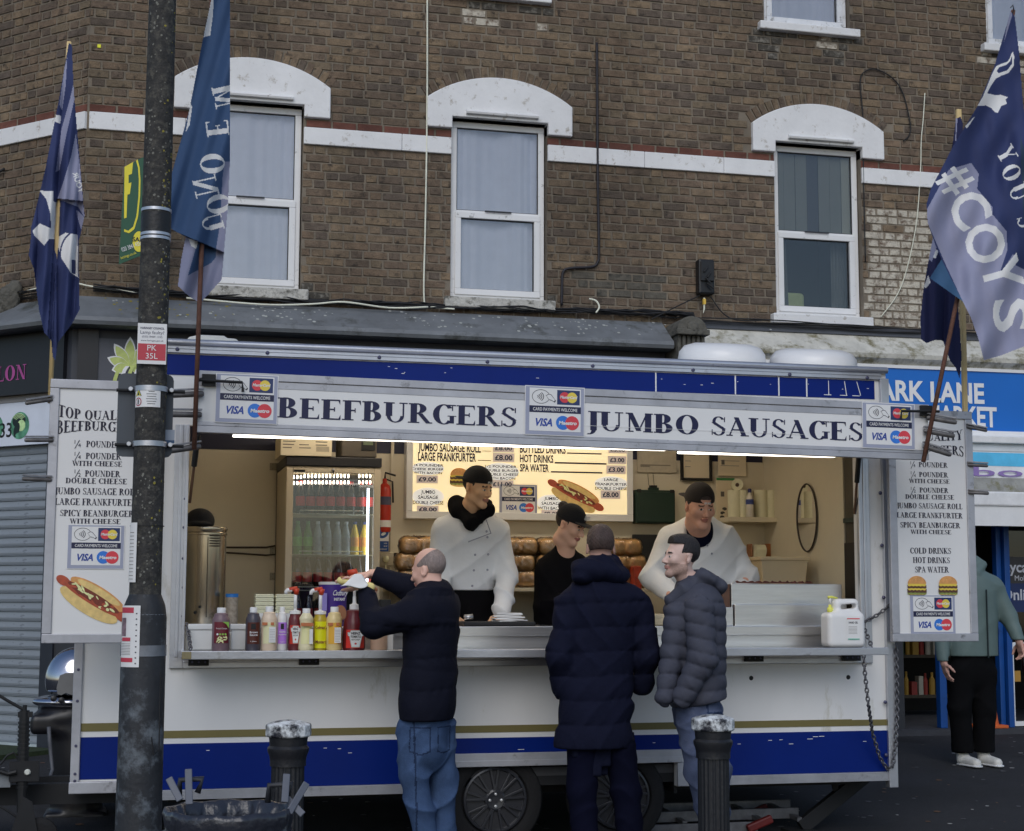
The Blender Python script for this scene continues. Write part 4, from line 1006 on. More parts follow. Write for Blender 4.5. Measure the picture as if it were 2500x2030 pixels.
# hatch frame
fw_ = .055
def hframe(m):
    y0 = YT-.022; m.box(HX0-.075, HX0, y0, YT, HZ0-.06, HZ1, alu); m.box(HX0-.014, HX0+.004, y0-.012, YT, HZ0+.0, HZ1, alu); m.box(HX0-.05, HX0-.03, y0-.006, y0, HZ0, HZ1, alu)
    m.box(HX1, HX1+.075, y0, YT, HZ0-.06, HZ1, alu); m.box(HX1-.004, HX1+.014, y0-.012, YT, HZ0, HZ1, alu); m.box(HX1+.03, HX1+.05, y0-.006, y0, HZ0, HZ1, alu)
    m.box(HX0, HX1, y0, YT, HZ0-.06, HZ0, alu); m.box(HX0, HX1, y0-.008, YT, HZ0-.03, HZ0-.02, alu)
tp('hatch_frame', hframe, bevel=.003)
for u, v in ((452, 1218), (449, 1288), (447, 1364), (447, 1435), (446, 1505), (446, 1550)):
    p = at(u, v, YT-.034); tp('bolt', lambda m: m.lathe([(.008, 0), (.006, .006)], (p.x-.0, YT-.022, p.z), bolt, n=8, axis=(0, -1, 0)))
for u, v in ((1834, 1656), (2071, 1654)):
    p = at(u, v, YT); tp('vent_hole', lambda m: m.lathe([(.014, 0), (.012, .004), (.006, .002)], (p.x, YT, p.z), rub, n=12, axis=(0, -1, 0)))
# serving shelf, worktop
YSh = YT-.30; ZSh = at(1250, 1588, YSh).z
SX_0 = at(444, 1595, YSh).x; SX_1 = at(2168, 1590, YSh).x-.0
tp('serving_shelf', lambda m: (m.box(SX_0, SX_1-.1, YSh, YT-.03, ZSh-.012, ZSh, steel), m.box(SX_0, SX_1, YSh-.012, YSh, ZSh-.04, ZSh+.004, alu), m.box(SX_0, SX_0+.05, YSh-.014, YSh-.0, ZSh-.038, ZSh+.002, M('brass_end', pc(120, 110, 80), .6))), bevel=.003)
for u in (485, 755, 1842, 2080):
    p = at(u, 1617, YT-.05); tp('shelf_hinge', lambda m: (m.box(p.x-.055, p.x+.055, YT-.06, YT-.022, HZ0-.045, HZ0-.005, rub), [m.lathe([(.006, 0), (.004, .004)], (p.x+dx, YT-.06, HZ0-.025), bolt, n=8, axis=(0, -1, 0)) for dx in (-.035, 0, .035)]))
WZ = at(1250, 1530, YT+.05).z
worktop = tp('worktop', lambda m: (m.box(HX0+.01, HX1-.01, YT+.05, YT+.62, WZ-.03, WZ, steel), m.box(at(1130, 1540, YT).x-.9, HX1-.01, YT+.03, YT+.05, WZ-.055, WZ+.0, steel), m.box(HX0+.01, HX1-.01, YT+.048, YT+.06, HZ0-.06, WZ-.03, steel), m.box(HX0+.01, HX1-.01, YT+.05, YT+.6, .5, .55, cream)), bevel=.003)
# raised flap with its sign board
YS_ = YT-.66; SAG = .0115
so = at(481, 1056, YS_); SR = Vector((1, 0, -SAG)).normalized(); SU = Vector((SAG, 0, 1)).normalized()
sf = Fr(so, SR, SU)
SLn = (at(2266, 1116, YS_)-so).dot(SR); SHt = (at(481, 905, YS_)-so).dot(SU)
def sx(u, v=1010): return (at(u, v, YS_)-so).dot(SR)
def sy(u, v): return (at(u, v, YS_)-so).dot(SU)
signp = M('sign_panel_white', pc(186, 192, 192), .35, var=.03, scale=2)
def fl(m):
    fbox(m, sf, 0, SLn, 0, SHt, -.03, 0, alu_d)
    fbox(m, sf, 0, SLn, .0, .035, 0, .012, alu_d); fbox(m, sf, .0, SLn, SHt-.04, SHt, 0, .012, alu_d); fbox(m, sf, 0, SLn, SHt-.08, SHt-.043, 0, .006, alu_d); fbox(m, sf, 0, SLn, .037, .058, 0, .006, alu_d)
flap = tp('sign_board', fl, bevel=.002)
tp('sign_face', lambda m: fbox(m, sf, .0, SLn-.0, .058, SHt-.08, 0, .004, signp), parent=flap)
def lett(m):
    for txt, ua, va, ub, vb in (('BEEFBURGERS', 676, 1016, 1259, 1040), ('JUMBO', 1428, 1047, 1705, 1056), ('SAUSAGES', 1733, 1056, 2104, 1068)):
        xa = sx(ua, va); xb = sx(ub, vb); ya = .095; h = SHt-.098-.075-.045
        fr = Fr(sf.pt(0, 0, 0), SR, SU); text(m, fr, txt, xa, ya, h, .0055, navy_letter, align='l', w=xb-xa)
    fbox(m, sf, sx(1430), sx(1960), .118, .1195, .0075, .0085, signp)
tp('lettering', lett, parent=flap)
# flap roof panel
tp('flap_panel', lambda m: m.add([(so.x+.02, YS_+.03, so.z+SHt-.02), (so.x+SLn-.1, YS_+.03, so.z+SHt-.07), (so.x+SLn-.1, YT-.03, zt0-.03), (so.x+.02, YT-.03, zt0-.03)]+[(so.x+.02, YS_+.03, so.z+.03), (so.x+SLn-.1, YS_+.03, so.z-.02), (so.x+SLn-.1, YT-.03, 2.41), (so.x+.02, YT-.03, 2.41)], [(0, 1, 2, 3), (7, 6, 5, 4), (0, 3, 7, 4), (1, 5, 6, 2), (0, 4, 5, 1), (3, 2, 6, 7)], alu_d), parent=flap)
tube_e = M('lit_tube', (1.0, .93, .82, 1), .5, emit=4, var=0)
for i, (ua, ub) in enumerate(((568, 1100), (1102, 1628), (1656, 2040))):
    a = at(ua, 1060, YS_+.08).x; b_ = at(ub, 1100, YS_+.08).x
    tp('strip_light', lambda m: m.box(a, b_, YS_+.05, YS_+.11, so.z-SAG*(a+b_-2*so.x)/2*1.0-.002, so.z+.012-SAG*(a+b_-2*so.x)/2, tube_e), bevel=.008)
# inside batten lights above the counter
tube_i = M('lit_inner_tube', (1.0, .88, .72, 1), .5, emit=14, var=0)
for a, b_ in ((.9, 2.1), (2.5, 3.7)):
    tp('ceiling_light', lambda m: (m.box(a, b_, YT+.75, YT+.81, ZR-.11, ZR-.06, tube_i)))
# prongs holding the flag poles, latches
def prong(m, a, b_, r=.016):
    r *= .85; a = Vector(a); b_ = Vector(b_); m.tube([a, a.lerp(b_, .06), a.lerp(b_, .94), b_], [r*.7, r, r, r*.7], M('worn_grip', pc(92, 90, 90), .55, metal=.4, var=.3, scale=20), n=10)
    m.bar(a+Vector((0, 0, r*1.6)), b_+Vector((0, 0, r*1.6)), .03, .008, M('pitted_metal', pc(120, 120, 124), .5, metal=.6, var=.3, scale=30))
for (ua, va, ub, vb) in ((418, 965, 497, 962), (414, 1012, 492, 1013), (408, 1102, 490, 1090)):
    tp('prong', lambda m: prong(m, at(ua, va, YS_-.06), at(ub, vb, YS_-.03), .019), smooth=True, parent=flap)
for (ua, va, ub, vb) in ((2262, 1020, 2335, 1032), (2256, 1052, 2330, 1065), (2254, 1090, 2322, 1111)):
    tp('prong', lambda m: prong(m, at(ua, va, YS_-.03), at(ub, vb, YS_-.06), .018), smooth=True, parent=flap)
def latch(m, u, v, sg):
    p = at(u, v, YS_-.03); m.box(p.x-.035, p.x+.035, YS_-.035, YS_-.012, p.z-.03, p.z+.03, rub)
    m.tube([p+Vector((-.07*sg, -.02, -.005)), p+Vector((.17*sg, -.02, -.01)), p+Vector((.175*sg, -.02, -.06))], .008, rub)
tp('latch', lambda m: latch(m, 510, 928, 1), parent=flap); tp('latch', lambda m: latch(m, 2262, 1003, -1), parent=flap)
# gas struts
for nm, (a, b_) in enumerate((((483, 1062), (463, 1228)), ((2097, 1112), (2086, 1255)))):
    pa = at(*a, YT-.12); pb = at(*b_, YT+.02); mid = pa.lerp(pb, .46)
    tp('gas_strut', lambda m: (m.tube([pa, mid], .016, rub, n=8), m.tube([mid, pb], .008, M('brown_rod', pc(85, 62, 48), .5))), smooth=True)
# roof hatch and domes
m = MB(); p = at(515, 828, YT+.35)
m.prism([(p.x-.17, ZR), (p.x+.2, ZR), (p.x+.14, ZR+.06), (p.x+.09, ZR+.062), (p.x+.07, ZR+.075), (p.x-.07, ZR+.075), (p.x-.13, ZR+.06)], YT+.25, YT+.7, M('grey_hatch', pc(165, 165, 160), .6)); m.build('roof_hatch', tr, bevel=.008)
dome = M('white_dome', pc(205, 208, 212), .3, var=.03)
for (ua, ub, va, vb) in ((1660, 1862, 838, 884), (1885, 2083, 852, 896)):
    Yd = YT+.55; a = at(ua, vb, Yd); b_ = at(ub, vb, Yd); t_ = at((ua+ub)/2, va, Yd); c = Vector(((a.x+b_.x)/2, Yd, a.z)); rx = (b_.x-a.x)/2; hz = t_.z-a.z
    m = MB(); m.lathe([(rx*.62, hz*.96), (rx*.86, hz*.8), (rx*.97, hz*.5), (rx, .01), (rx*.96, -.012), (rx*.86, -.004), (rx*.8, .02)], (0, 0, 0), dome, n=40)
    rot = Matrix.Rotation(math.radians(9), 3, 'X'); m.v = [tuple(c+Vector((0, 0, -.0))+rot@Vector(v_)) for v_ in m.v]
    d = m.build('roof_vent', tr, smooth=True)
    m = MB(); m.lathe([(rx*.74, ZR), (rx*.74, ZR+.05), (rx*.2, ZR+.05)], (c.x, c.y, 0), M('vent_base', pc(110, 100, 85), .6), n=24); m.build('vent_base', d)
# chassis, wheels, legs
chs = M('black_chassis', pc(24, 25, 28), .7, var=.25, scale=6)
tp('chassis', lambda m: (m.box(TX0+.1, TX1-.2, YT+.25, YT+.31, .3, .38, chs), m.box(TX0+.1, TX1-.2, YT+1.4, YT+1.46, .3, .38, chs), m.box(WA0, WA1, YT+.35, YT+1.4, .38, .44, chs), m.box(WA0-.02, WA0+.0, YT+.05, YT+.35, .3, WAZ, chs), m.box(WA1+.0, WA1+.02, YT+.05, YT+.35, .3, WAZ, chs), m.box(TX0, TX1, YT+.05, YT+1.75, ZBt+.02, .42, chs)))
tyre = M('tyre', pc(26, 26, 28), .85, var=.15, bump=.3, bscale=60); trimm = M('black_wheel_trim', pc(46, 47, 52), .3, var=.08, spec=.6); rimm = M('silver_rim', pc(190, 192, 196), .4, metal=.5)
HUBZ = .292; RT = .287
def wheel(u):
    c = at(u, 1949, YT+.03); c = Vector((c.x, YT+.03, HUBZ)); ax = (0, -1, 0)
    w = MB(); w.lathe([(.19, -.02), (.2, .0), (.235, .012), (.272, .0), (RT, -.025), (RT, -.14), (.25, -.165), (.19, -.15)], c, tyre, n=48, axis=ax); o = w.build('wheel', tr, smooth=True)
    w = MB(); w.lathe([(.188, -.03), (.18, -.035), (.15, -.05), (.06, -.04), (.03, -.04)], c, rimm, n=36, axis=ax); w.build('rim', o, smooth=True)
    w = MB(); fr = Fr(c, (1, 0, 0), (0, 0, 1))
    w.lathe([(.186, -.012), (.186, .004), (.172, .008), (.168, -.01)], c, trimm, n=48, axis=ax); w.lathe([(.062, -.02), (.062, .006), (.05, .012), (.02, .008)], c, trimm, n=24, axis=ax)
    for i in range(9):
        a = 2*PI*i/9+.2
        for da in (-.06, .06):
            A = a+da*.6; B_ = a+da*2.2
            p = fr.pt(.055*math.cos(A), .055*math.sin(A), .004); q = fr.pt(.172*math.cos(B_), .172*math.sin(B_), .0)
            w.bar(p, q, .014, .012, trimm, up=(0, -1, 0))
    for i in range(18):
        a = 2*PI*(i+.5)/18; w.bar(fr.pt(.1*math.cos(a-.09), .1*math.sin(a-.09), -.028), fr.pt(.1*math.cos(a+.09), .1*math.sin(a+.09), -.028), .03, .01, rimm, up=(0, -1, 0)); w.bar(fr.pt(.14*math.cos(a-.07), .14*math.sin(a-.07), -.03), fr.pt(.14*math.cos(a+.07), .14*math.sin(a+.07), -.03), .022, .01, rimm, up=(0, -1, 0))
    w.build('wheel_trim', o, bevel=.002)
    for i in range(4):
        a = PI/2*i; p = fr.pt(.034*math.cos(a), .034*math.sin(a), .01); w = MB(); w.lathe([(.009, 0), (.008, .006), (.003, .009)], p, rimm, n=10, axis=ax); w.build('wheel_bolt', o, smooth=True)
wheel(1209); wheel(1512)
# tow frame, jockey wheel
tf = tp('tow_frame', lambda m: (m.box(-2.2, TX0+.3, YT+.62, YT+.70, at(100, 1965, YT+.62).z, at(100, 1915, YT+.62).z, chs), m.box(-2.2, TX0+.1, YT+.8, YT+.86, .3, .4, chs)))
Yj = YT+.5
def jk(m):
    a = at(60, 1735, Yj); b_ = at(52, 1985, Yj)
    m.tube([a, a.lerp(b_, .5), b_], [.028, .03, .026], rub, n=12)
    for i in range(16):
        c = a.lerp(b_, .12+i*.042); m.tube([c-Vector((0, 0, .006)), c+Vector((0, 0, .006))], .034, rub, n=12)
    c = at(61, 1722, Yj); m.tube([c, c+Vector((0, 0, -.05))], .012, chs); m.tube([at(61, 1735, Yj), at(20, 1712, Yj), at(0, 1700, Yj), at(-30, 1690, Yj)], .009, chs)
    c = at(62, 1745, Yj); m.obox(c, Matrix.Identity(3), .04, .02, .015, chs)
    c = at(55, 1880, Yj); m.box(c.x-.07, c.x+.09, Yj-.04, Yj+.06, c.z-.06, c.z+.05, chs)
    c = at(67, 1886, Yj-.045); m.lathe([(.018, 0), (.012, .01)], c, M('zinc_bolt', pc(170, 172, 165), .4), n=10, axis=(0, -1, 0))
tp('jockey_mast', jk, smooth=False)
def jw(m):
    c = at(95, 2035, Yj); c.z = .105; m.lathe([(.03, -.03), (.075, -.03), (.102, -.02), (.105, 0), (.102, .02), (.075, .03), (.03, .03)], c, tyre, n=28, axis=(0, -1, 0))
    a = at(52, 1975, Yj); m.prism([(c.x-.09, .33), (c.x-.16, .1), (c.x-.04, .08), (c.x+.0, .1), (c.x-.04, .3)][::-1], Yj-.045, Yj-.035, chs)
tp('jockey_wheel', jw)
tp('tow_cable', lambda m: (m.tube([at(0, 1868, Yj), at(18, 1845, Yj), at(33, 1838, Yj), at(43, 1850, Yj), at(47, 1880, Yj)], .006, rub), m.tube([at(-20, 1878, Yj-.05), at(0, 1884, Yj-.05), at(20, 1890, Yj-.05), at(40, 1885, Yj-.05)], .014, rub), m.tube([at(-10, 1965, Yj), at(10, 1975, Yj), at(25, 1985, Yj), at(40, 1995, Yj)], .006, rub), m.box(-1.9, at(26, 1900, Yj).x, Yj-.02, Yj+.08, .38, .46, M('grey_coupling', pc(100, 104, 108), .5))), smooth=False)
# steady leg, ladder and lashings stored below
def leg(m):
    a = at(2120, 1915, YT+.3); b_ = at(1955, 2030, YT+.3); a.z = .36; b_.z = .04; m.bar(a, b_, .05, .09, chs); m.box(b_.x-.1, b_.x+.08, YT+.22, YT+.38, .0, .03, chs)
    a2 = at(2040, 1915, YT+.32); m.bar(Vector((a2.x-.02, a2.y, .35)), a.lerp(b_, .45), .03, .04, chs)
tp('steady_leg', leg, bevel=.004)
ladm = M('dirty_aluminium', pc(92, 92, 95), .5, metal=.4, var=.3, scale=12)
ld = thing('ladder', 'aluminium ladder with red clips stored on the ground below the trailer', 'ladder', (WA1+.6, YT+.5, 0))
redc = M('red_clip', pc(92, 24, 22), .5)
for (ya, z_, x1_) in ((YT+.4, .115, 1950), (YT+.25, .06, 1850), (YT+.75, .12, 1930)):
    m = MB(); m.box(WA1-.3, at(x1_, 1950, ya).x, ya, ya+.03, z_-.035, z_+.03, ladm); m.build('ladder_rail', ld, bevel=.004)
for i in range(5):
    m = MB(); m.bar((WA1-.1+i*.25, YT+.28, .09), (WA1-.1+i*.25, YT+.75, .12), .03, .025, ladm); m.build('rung', ld)
for u, v, yy in ((1860, 1975, YT+.24), (1850, 1955, YT+.74)):
    m = MB(); p = at(u, v, yy); m.bar(Vector((p.x-.1, yy-.01, .05)), Vector((p.x+.06, yy-.01, .11)), .04, .05, redc); m.build('clip', ld, bevel=.01)
# front locker (nose)
YN = YT+.46
nx0 = at(172, 1931, YN).x; nx0t = at(182, 1580, YN).x; nx1 = TX0+.02; nz0 = at(287, 1931, YN).z; nz1 = at(240, 1240, YN).z
lk = tp('front_locker', lambda m: m.box(nx0, nx1, YN, YK-.2, nz0, nz1, twhite), bevel=.006)
zz_ = lambda v: at(240, v, YN).z
tp('locker_trim', lambda m: (m.box(nx0-.005, nx0+.045, YN-.02, YN+.04, nz0, nz1, alu_d), m.box(nx0-.01, nx1, YN-.026, YN, nz0-.01, nz0+.055, alu_d)), parent=lk, bevel=.004)
tp('locker_bands', lambda m: (m.box(nx0+.046, nx1, YN-.004, YN, zz_(1786), zz_(1766), tgold), m.box(nx0+.046, nx1, YN-.004, YN, zz_(1903), zz_(1800), tblue)), parent=lk)
for v in (1635, 1711, 1820, 1888, 1905): tp('bolt', lambda m: m.lathe([(.009, 0), (.007, .006)], (nx0+.022, YN-.02, zz_(v)), bolt, n=8, axis=(0, -1, 0)), parent=lk)
# chains
def chain(name, pts, label, parent=None, r=.0045, L=.034):
    P = [Vector(p) for p in pts]; m = MB(); D = [0]
    for i in range(1, len(P)): D.append(D[-1]+(P[i]-P[i-1]).length)
    n = int(D[-1]/(L*.74)); k_ = 0
    for i in range(n):
        s = D[-1]*(i+.5)/n
        j = max(q for q in range(len(D)-1) if D[q] <= s); t = (s-D[j])/(D[j+1]-D[j]); c = P[j].lerp(P[j+1], t); d = (P[j+1]-P[j]).normalized()
        a = d.orthogonal().normalized(); b2 = d.cross(a)
        A = a if i % 2 else b2
        A = (A+Vector((0, 0, 0))).normalized(); ring_ = []
        for q in range(8):
            th = 2*PI*q/8; ring_.append(c+d*(math.cos(th)*L/2)+A*(math.sin(th)*L*.3))
        m.tube(ring_, r, M('chain_steel', pc(88, 88, 92), .4, metal=.6), n=5, closed=True)
    return m.build(name, parent or tr, smooth=2)
def arcpts(u0, v0, u1, v1, Y0, Y1, sag=0, n=10):
    a = at(u0, v0, Y0); b_ = at(u1, v1, Y1); return [a.lerp(b_, i/n)-Vector((0, 0, sag*math.sin(PI*i/n))) for i in range(n+1)]
chain('chain', arcpts(457, 1522, 466, 1587, YT-.02, YSh+.05), '')
chain('chain', arcpts(2084, 1475, 2130, 1583, YT-.03, YSh+.02), '')
chain('chain', arcpts(2108, 1520, 2175, 1476, YT-.04, YT-.04, .01), '')
chain('chain', [at(2108, 1596, YSh), at(2112, 1650, YSh), at(2120, 1720, YSh), at(2130, 1790, YT-.1), at(2148, 1850, YT-.06), at(2165, 1876, YT-.04), at(2180, 1872, YT-.04), at(2187, 1820, YT-.04), at(2191, 1740, YT-.04), at(2190, 1650, YT-.04), at(2188, 1575, YT-.04)], '')
# ================================================================== PRINTED STICKERS AND SIDE BOARDS
st_grey = M('sticker_grey', pc(128, 132, 150), .4, var=.05); st_white = M('sticker_white', pc(196, 202, 218), .4, var=.02); st_navy = M('sticker_navy', pc(22, 26, 62), .4)
st_line = M('sticker_line', pc(30, 30, 50), .5); mc_b = M('print_slate_blue', pc(36, 50, 92), .4); c_red = M('print_red', pc(180, 52, 62), .4); c_org = M('print_amber', pc(222, 160, 62), .4); c_blu = M('print_blue', pc(40, 100, 178), .4); c_visa = M('print_royal', pc(38, 62, 135), .4)
def card(mb, fr, x, y, w, z0=.004):
    h = w*.80; f = Fr(fr.pt(x, y, 0), fr.r, fr.u); s = w; g = lambda a: a*s
    frect(mb, f, 0, w, 0, h, z0, st_white); frect(mb, f, g(.012), w-g(.012), g(.012), h-g(.012), z0+.001, st_grey)
    frect(mb, f, g(.075), w-g(.065), g(.07), h-g(.035), z0+.002, st_white)
    L = g(.075); Rr = w-g(.065); B = g(.07); Tt = h-g(.035); hh = Tt-B
    frect(mb, f, L, Rr, B+hh*.43, B+hh*.585, z0+.003, st_navy)
    text(mb, f, 'CARD PAYMENTS WELCOME', (L+Rr)/2, B+hh*.47, hh*.075, z0+.0036, st_white, font='sans', w=(Rr-L)*.86, bold=.01)
    farc(mb, f, L+g(.19), B+hh*.80, g(.15), hh*.165, g(.008), 20, 330, z0+.003, st_line, n=26)
    for i in range(4): farc(mb, f, L+g(.09), B+hh*.80, g(.03+.03*i)+g(.03), hh*(.045+.035*i), g(.011), -42, 42, z0+.0032, st_line, n=6)
    hx, hy = L+g(.27), B+hh*.80
    P = [(0, .02), (.05, .05), (.09, .04), (.17, -.06), (.15, -.09), (.1, -.06), (.05, -.05), (.03, -.02), (.02, 0)]
    fpoly(mb, f, [(hx+g(a), hy+g(b_)) for a, b_ in P][::-1], z0+.0034, st_line); fpoly(mb, f, [(hx+g(a*.86+.008), hy+g(b_*.8-.001)) for a, b_ in P][::-1], z0+.0038, st_white)
    frect(mb, f, Rr-g(.40), Rr-g(.02), B+hh*.63, B+hh*.97, z0+.003, mc_b)
    fell(mb, f, Rr-g(.275), B+hh*.80, g(.085), hh*.125, z0+.0035, c_red); fell(mb, f, Rr-g(.15), B+hh*.80, g(.085), hh*.125, z0+.0037, c_org)
    text(mb, f, 'MasterCard', Rr-g(.21), B+hh*.775, hh*.065, z0+.0043, st_white, font='sans', w=g(.28), bold=.03, shear=.2)
    text(mb, f, 'VISA', L+g(.23), B+hh*.12, hh*.17, z0+.003, c_visa, font='sans', w=g(.31), bold=.035, shear=.25)
    fell(mb, f, Rr-g(.30), B+hh*.205, g(.115), hh*.165, z0+.003, c_blu); fell(mb, f, Rr-g(.145), B+hh*.205, g(.115), hh*.165, z0+.0033, c_red)
    text(mb, f, 'Maestro', Rr-g(.22), B+hh*.165, hh*.08, z0+.004, st_white, font='sans', w=g(.3), bold=.04, shear=.15)
bunc = M('print_bun', pc(176, 126, 74), .5, var=.2, scale=30); bunl = M('print_bun_light', pc(196, 156, 100), .5, var=.15, scale=30); sau = M('print_sausage', pc(150, 66, 44), .4, var=.2, scale=40); oni = M('print_onion', pc(206, 180, 130), .5, var=.2, scale=60); brn = M('print_patty', pc(78, 52, 38), .5, var=.4, scale=80); chs_ = M('print_cheese', pc(196, 158, 62), .5); let_ = M('print_lettuce', pc(112, 120, 60), .5, var=.3, scale=60); sauce = M('print_brown_sauce', pc(105, 44, 32), .4, var=.3, scale=60)
def hotdog2d(mb, fr, cx, cy, L, a, z0=.004):
    r = random.Random(9); c, s = math.cos(a), math.sin(a)
    def e(x, y, rx, ry, d, m, da=0): fell(mb, fr, cx+x*c-y*s, cy+x*s+y*c, rx, ry, z0+d, m, n=28, a=a+da)
    e(0, -L*.09, L*.40, L*.115, .000, bunl); e(-L*.42, 0, L*.09, L*.055, .0006, sau); e(L*.42, -L*.0, L*.1, L*.06, .0006, sau)
    e(0, L*.0, L*.44, L*.07, .001, sau); e(L*.02, L*.075, L*.38, L*.095, .0014, bunc); e(.02*L, L*.1, L*.3, L*.05, .0018, bunl)
    e(0, L*.015, L*.36, L*.055, .0022, sauce)
    for i in range(26): e(r.uniform(-.36, .33)*L, r.uniform(-.045, .045)*L, r.uniform(.02, .055)*L, r.uniform(.008, .018)*L, .0026+.0001*i, r.choice([oni, oni, sauce, sau]), r.uniform(-.6, .6))
def burger2d(mb, fr, cx, cy, w, z0=.004):
    h = w*.98; r = random.Random(3)
    def q(x0, x1, y0, y1, d, m, wav=0):
        P = [(cx+w*x0, cy+h*y0)]+[(cx+w*(x0+(x1-x0)*i/10), cy+h*(y0-wav*(i % 2))) for i in range(1, 10)]+[(cx+w*x1, cy+h*y0), (cx+w*x1, cy+h*y1)]+[(cx+w*(x1-(x1-x0)*i/10), cy+h*(y1+wav*(i % 2))) for i in range(1, 10)]+[(cx+w*x0, cy+h*y1)]
        fpoly(mb, fr, P, z0+d, m)
    P = [(cx+w*.44*math.cos(t), cy-h*.36+h*.14*math.sin(t)) for t in [PI+PI*i/12 for i in range(13)]]; fpoly(mb, fr, P, z0, bunl)
    q(-.47, .47, -.38, -.26, .0006, let_, .02); q(-.48, .48, -.30, -.14, .001, brn, .02); q(-.44, .45, -.18, -.08, .0014, chs_, .03); q(-.47, .47, -.1, .04, .0018, brn, .02); q(-.45, .44, 0, .12, .0022, chs_, .02)
    P = [(cx+w*.46*math.cos(t), cy+h*.1+h*.36*math.sin(t)) for t in [PI*i/16 for i in range(17)]]; fpoly(mb, fr, P, z0+.0028, bunc)
    for i in range(16): t = r.uniform(.4, 2.7); k_ = r.uniform(.5, .95); fell(mb, fr, cx+w*.4*k_*math.cos(t), cy+h*.12+h*.32*k_*math.sin(t), w*.014, w*.01, z0+.0032, bunl, n=6)
board_w = M('menu_board_white', pc(184, 190, 192), .4, var=.02, scale=2); ink = M('menu_ink', pc(30, 28, 52), .5); inkd = M('menu_ink_dark', pc(18, 14, 44), .5)
YBd = YT-.12
def side_board(label, u0, u1, uc, lines, right):
    k = at(u1, 1300, YBd).x-at(u0, 1300, YBd).x; x0 = at(u0, 1300, YBd).x; x1 = x0+k
    zb_ = at((u0+u1)/2, 1571 if not right else 1567, YBd).z; zt_ = zb_+1.425
    t = thing('menu_board', label, 'menu board', ((x0+x1)/2, YBd, zb_))
    m = MB(); e = .05
    m.box(x0, x1, YBd, YBd+.04, zb_, zb_+e, alu_d); m.box(x0, x1, YBd, YBd+.04, zt_-e, zt_, alu_d); m.box(x0, x0+e, YBd+.001, YBd+.039, zb_+e, zt_-e, alu_d); m.box(x1-e, x1, YBd+.001, YBd+.039, zb_+e, zt_-e, alu_d)
    m.build('frame', t, bevel=.004)
    m = MB(); m.box(x0+e-.004, x1-e+.004, YBd+.012, YBd+.03, zb_+e-.004, zt_-e+.004, board_w); m.build('panel', t)
    f = Fr((0, YBd+.012, 0)); m = MB(); xc = at(uc, 1300, YBd).x
    kk = 3868/ (YBd/(math.cos(YAW)-math.sin(YAW)*0))  # px per metre near the board
    for (txt, vb, vt, wpx, dx) in lines:
        p = at(uc, vb, YBd); q = at(uc, vt, YBd); pw = at(uc+wpx/2, vb, YBd).x-at(uc-wpx/2, vb, YBd).x; n0 = len(m.v)
        xo = at(uc+dx, vb, YBd).x
        fs_ = 'serif'
        if txt in ('1/4', '1/2'):
            a, b_ = txt.split('/'); h = q.z-p.z
            text(m, f, a, xo-.012, p.z+h*.45, h*.6, .002, ink, font='sans'); text(m, f, b_, xo+.012, p.z-h*.05, h*.6, .002, ink, font='sans'); m.bar(f.pt(xo-.012, p.z-.01, .003), f.pt(xo+.012, p.z+h*1.05, .003), .003, .0006, ink, up=(0, -1, 0)); continue
        big = txt in ('TOP QUALITY', 'BEEFBURGERS')
        text(m, f, txt, xo, p.z, q.z-p.z, .002, inkd if big else ink, font=fs_, w=pw)
        if big:
            for i in range(n0, len(m.v)):
                vx, vy, vz = m.v[i]; tt = (vx-xo)/(pw/2)
                if txt == 'TOP QUALITY': m.v[i] = (vx, vy, vz+.030*tt*tt*max(0, (vz-p.z)/(q.z-p.z)*.6+.4))
                else: m.v[i] = (vx, vy, vz-.028*tt*tt*(1-max(0, (vz-p.z)/(q.z-p.z))))
    m.build('lettering', t)
    return t, f, x0, x1, zb_, zt_
Lc = [('TOP QUALITY', 1025, 1003, 190, 0), ('BEEFBURGERS', 1051, 1029, 196, 0), ('1/4', 1092, 1076, 10, -48), ('POUNDER', 1092, 1077, 84, 16), ('1/4', 1121, 1105, 10, -48), ('POUNDER', 1121, 1106, 86, 16), ('WITH CHEESE', 1138, 1126, 122, 1),
      ('1/2', 1164, 1148, 10, -48), ('POUNDER', 1164, 1149, 86, 14), ('DOUBLE CHEESE', 1181, 1168, 150, -1), ('JUMBO SAUSAGE ROLL', 1208, 1192, 204, 0), ('LARGE FRANKFURTER', 1234, 1218, 200, -2), ('SPICY BEANBURGER', 1261, 1246, 180, 0), ('WITH CHEESE', 1279, 1267, 124, -4)]
lb, f, x0, x1, zb_, zt_ = side_board('tall white menu board with a large hot dog picture at its foot', 110, 372, 236, Lc, False)
m = MB(); xa = at(162, 1385, YBd).x; wq = at(302, 1385, YBd).x-xa; za = at(230, 1390, YBd).z; card(m, f, xa, za, wq); m.build('card_sticker', lb)
m = MB(); p = at(222, 1462, YBd); hotdog2d(m, f, p.x+.01, p.z, .44, -.55); m.build('hot_dog_picture', lb)
for (ua, va, ub, vb) in ((62, 985, 128, 975), (60, 1075, 130, 1075), (54, 1169, 126, 1172)):
    m = MB(); prong(m, at(ub, vb, YBd), at(ua, va, YBd-.04), .014); m.build('prong', lb, smooth=True)
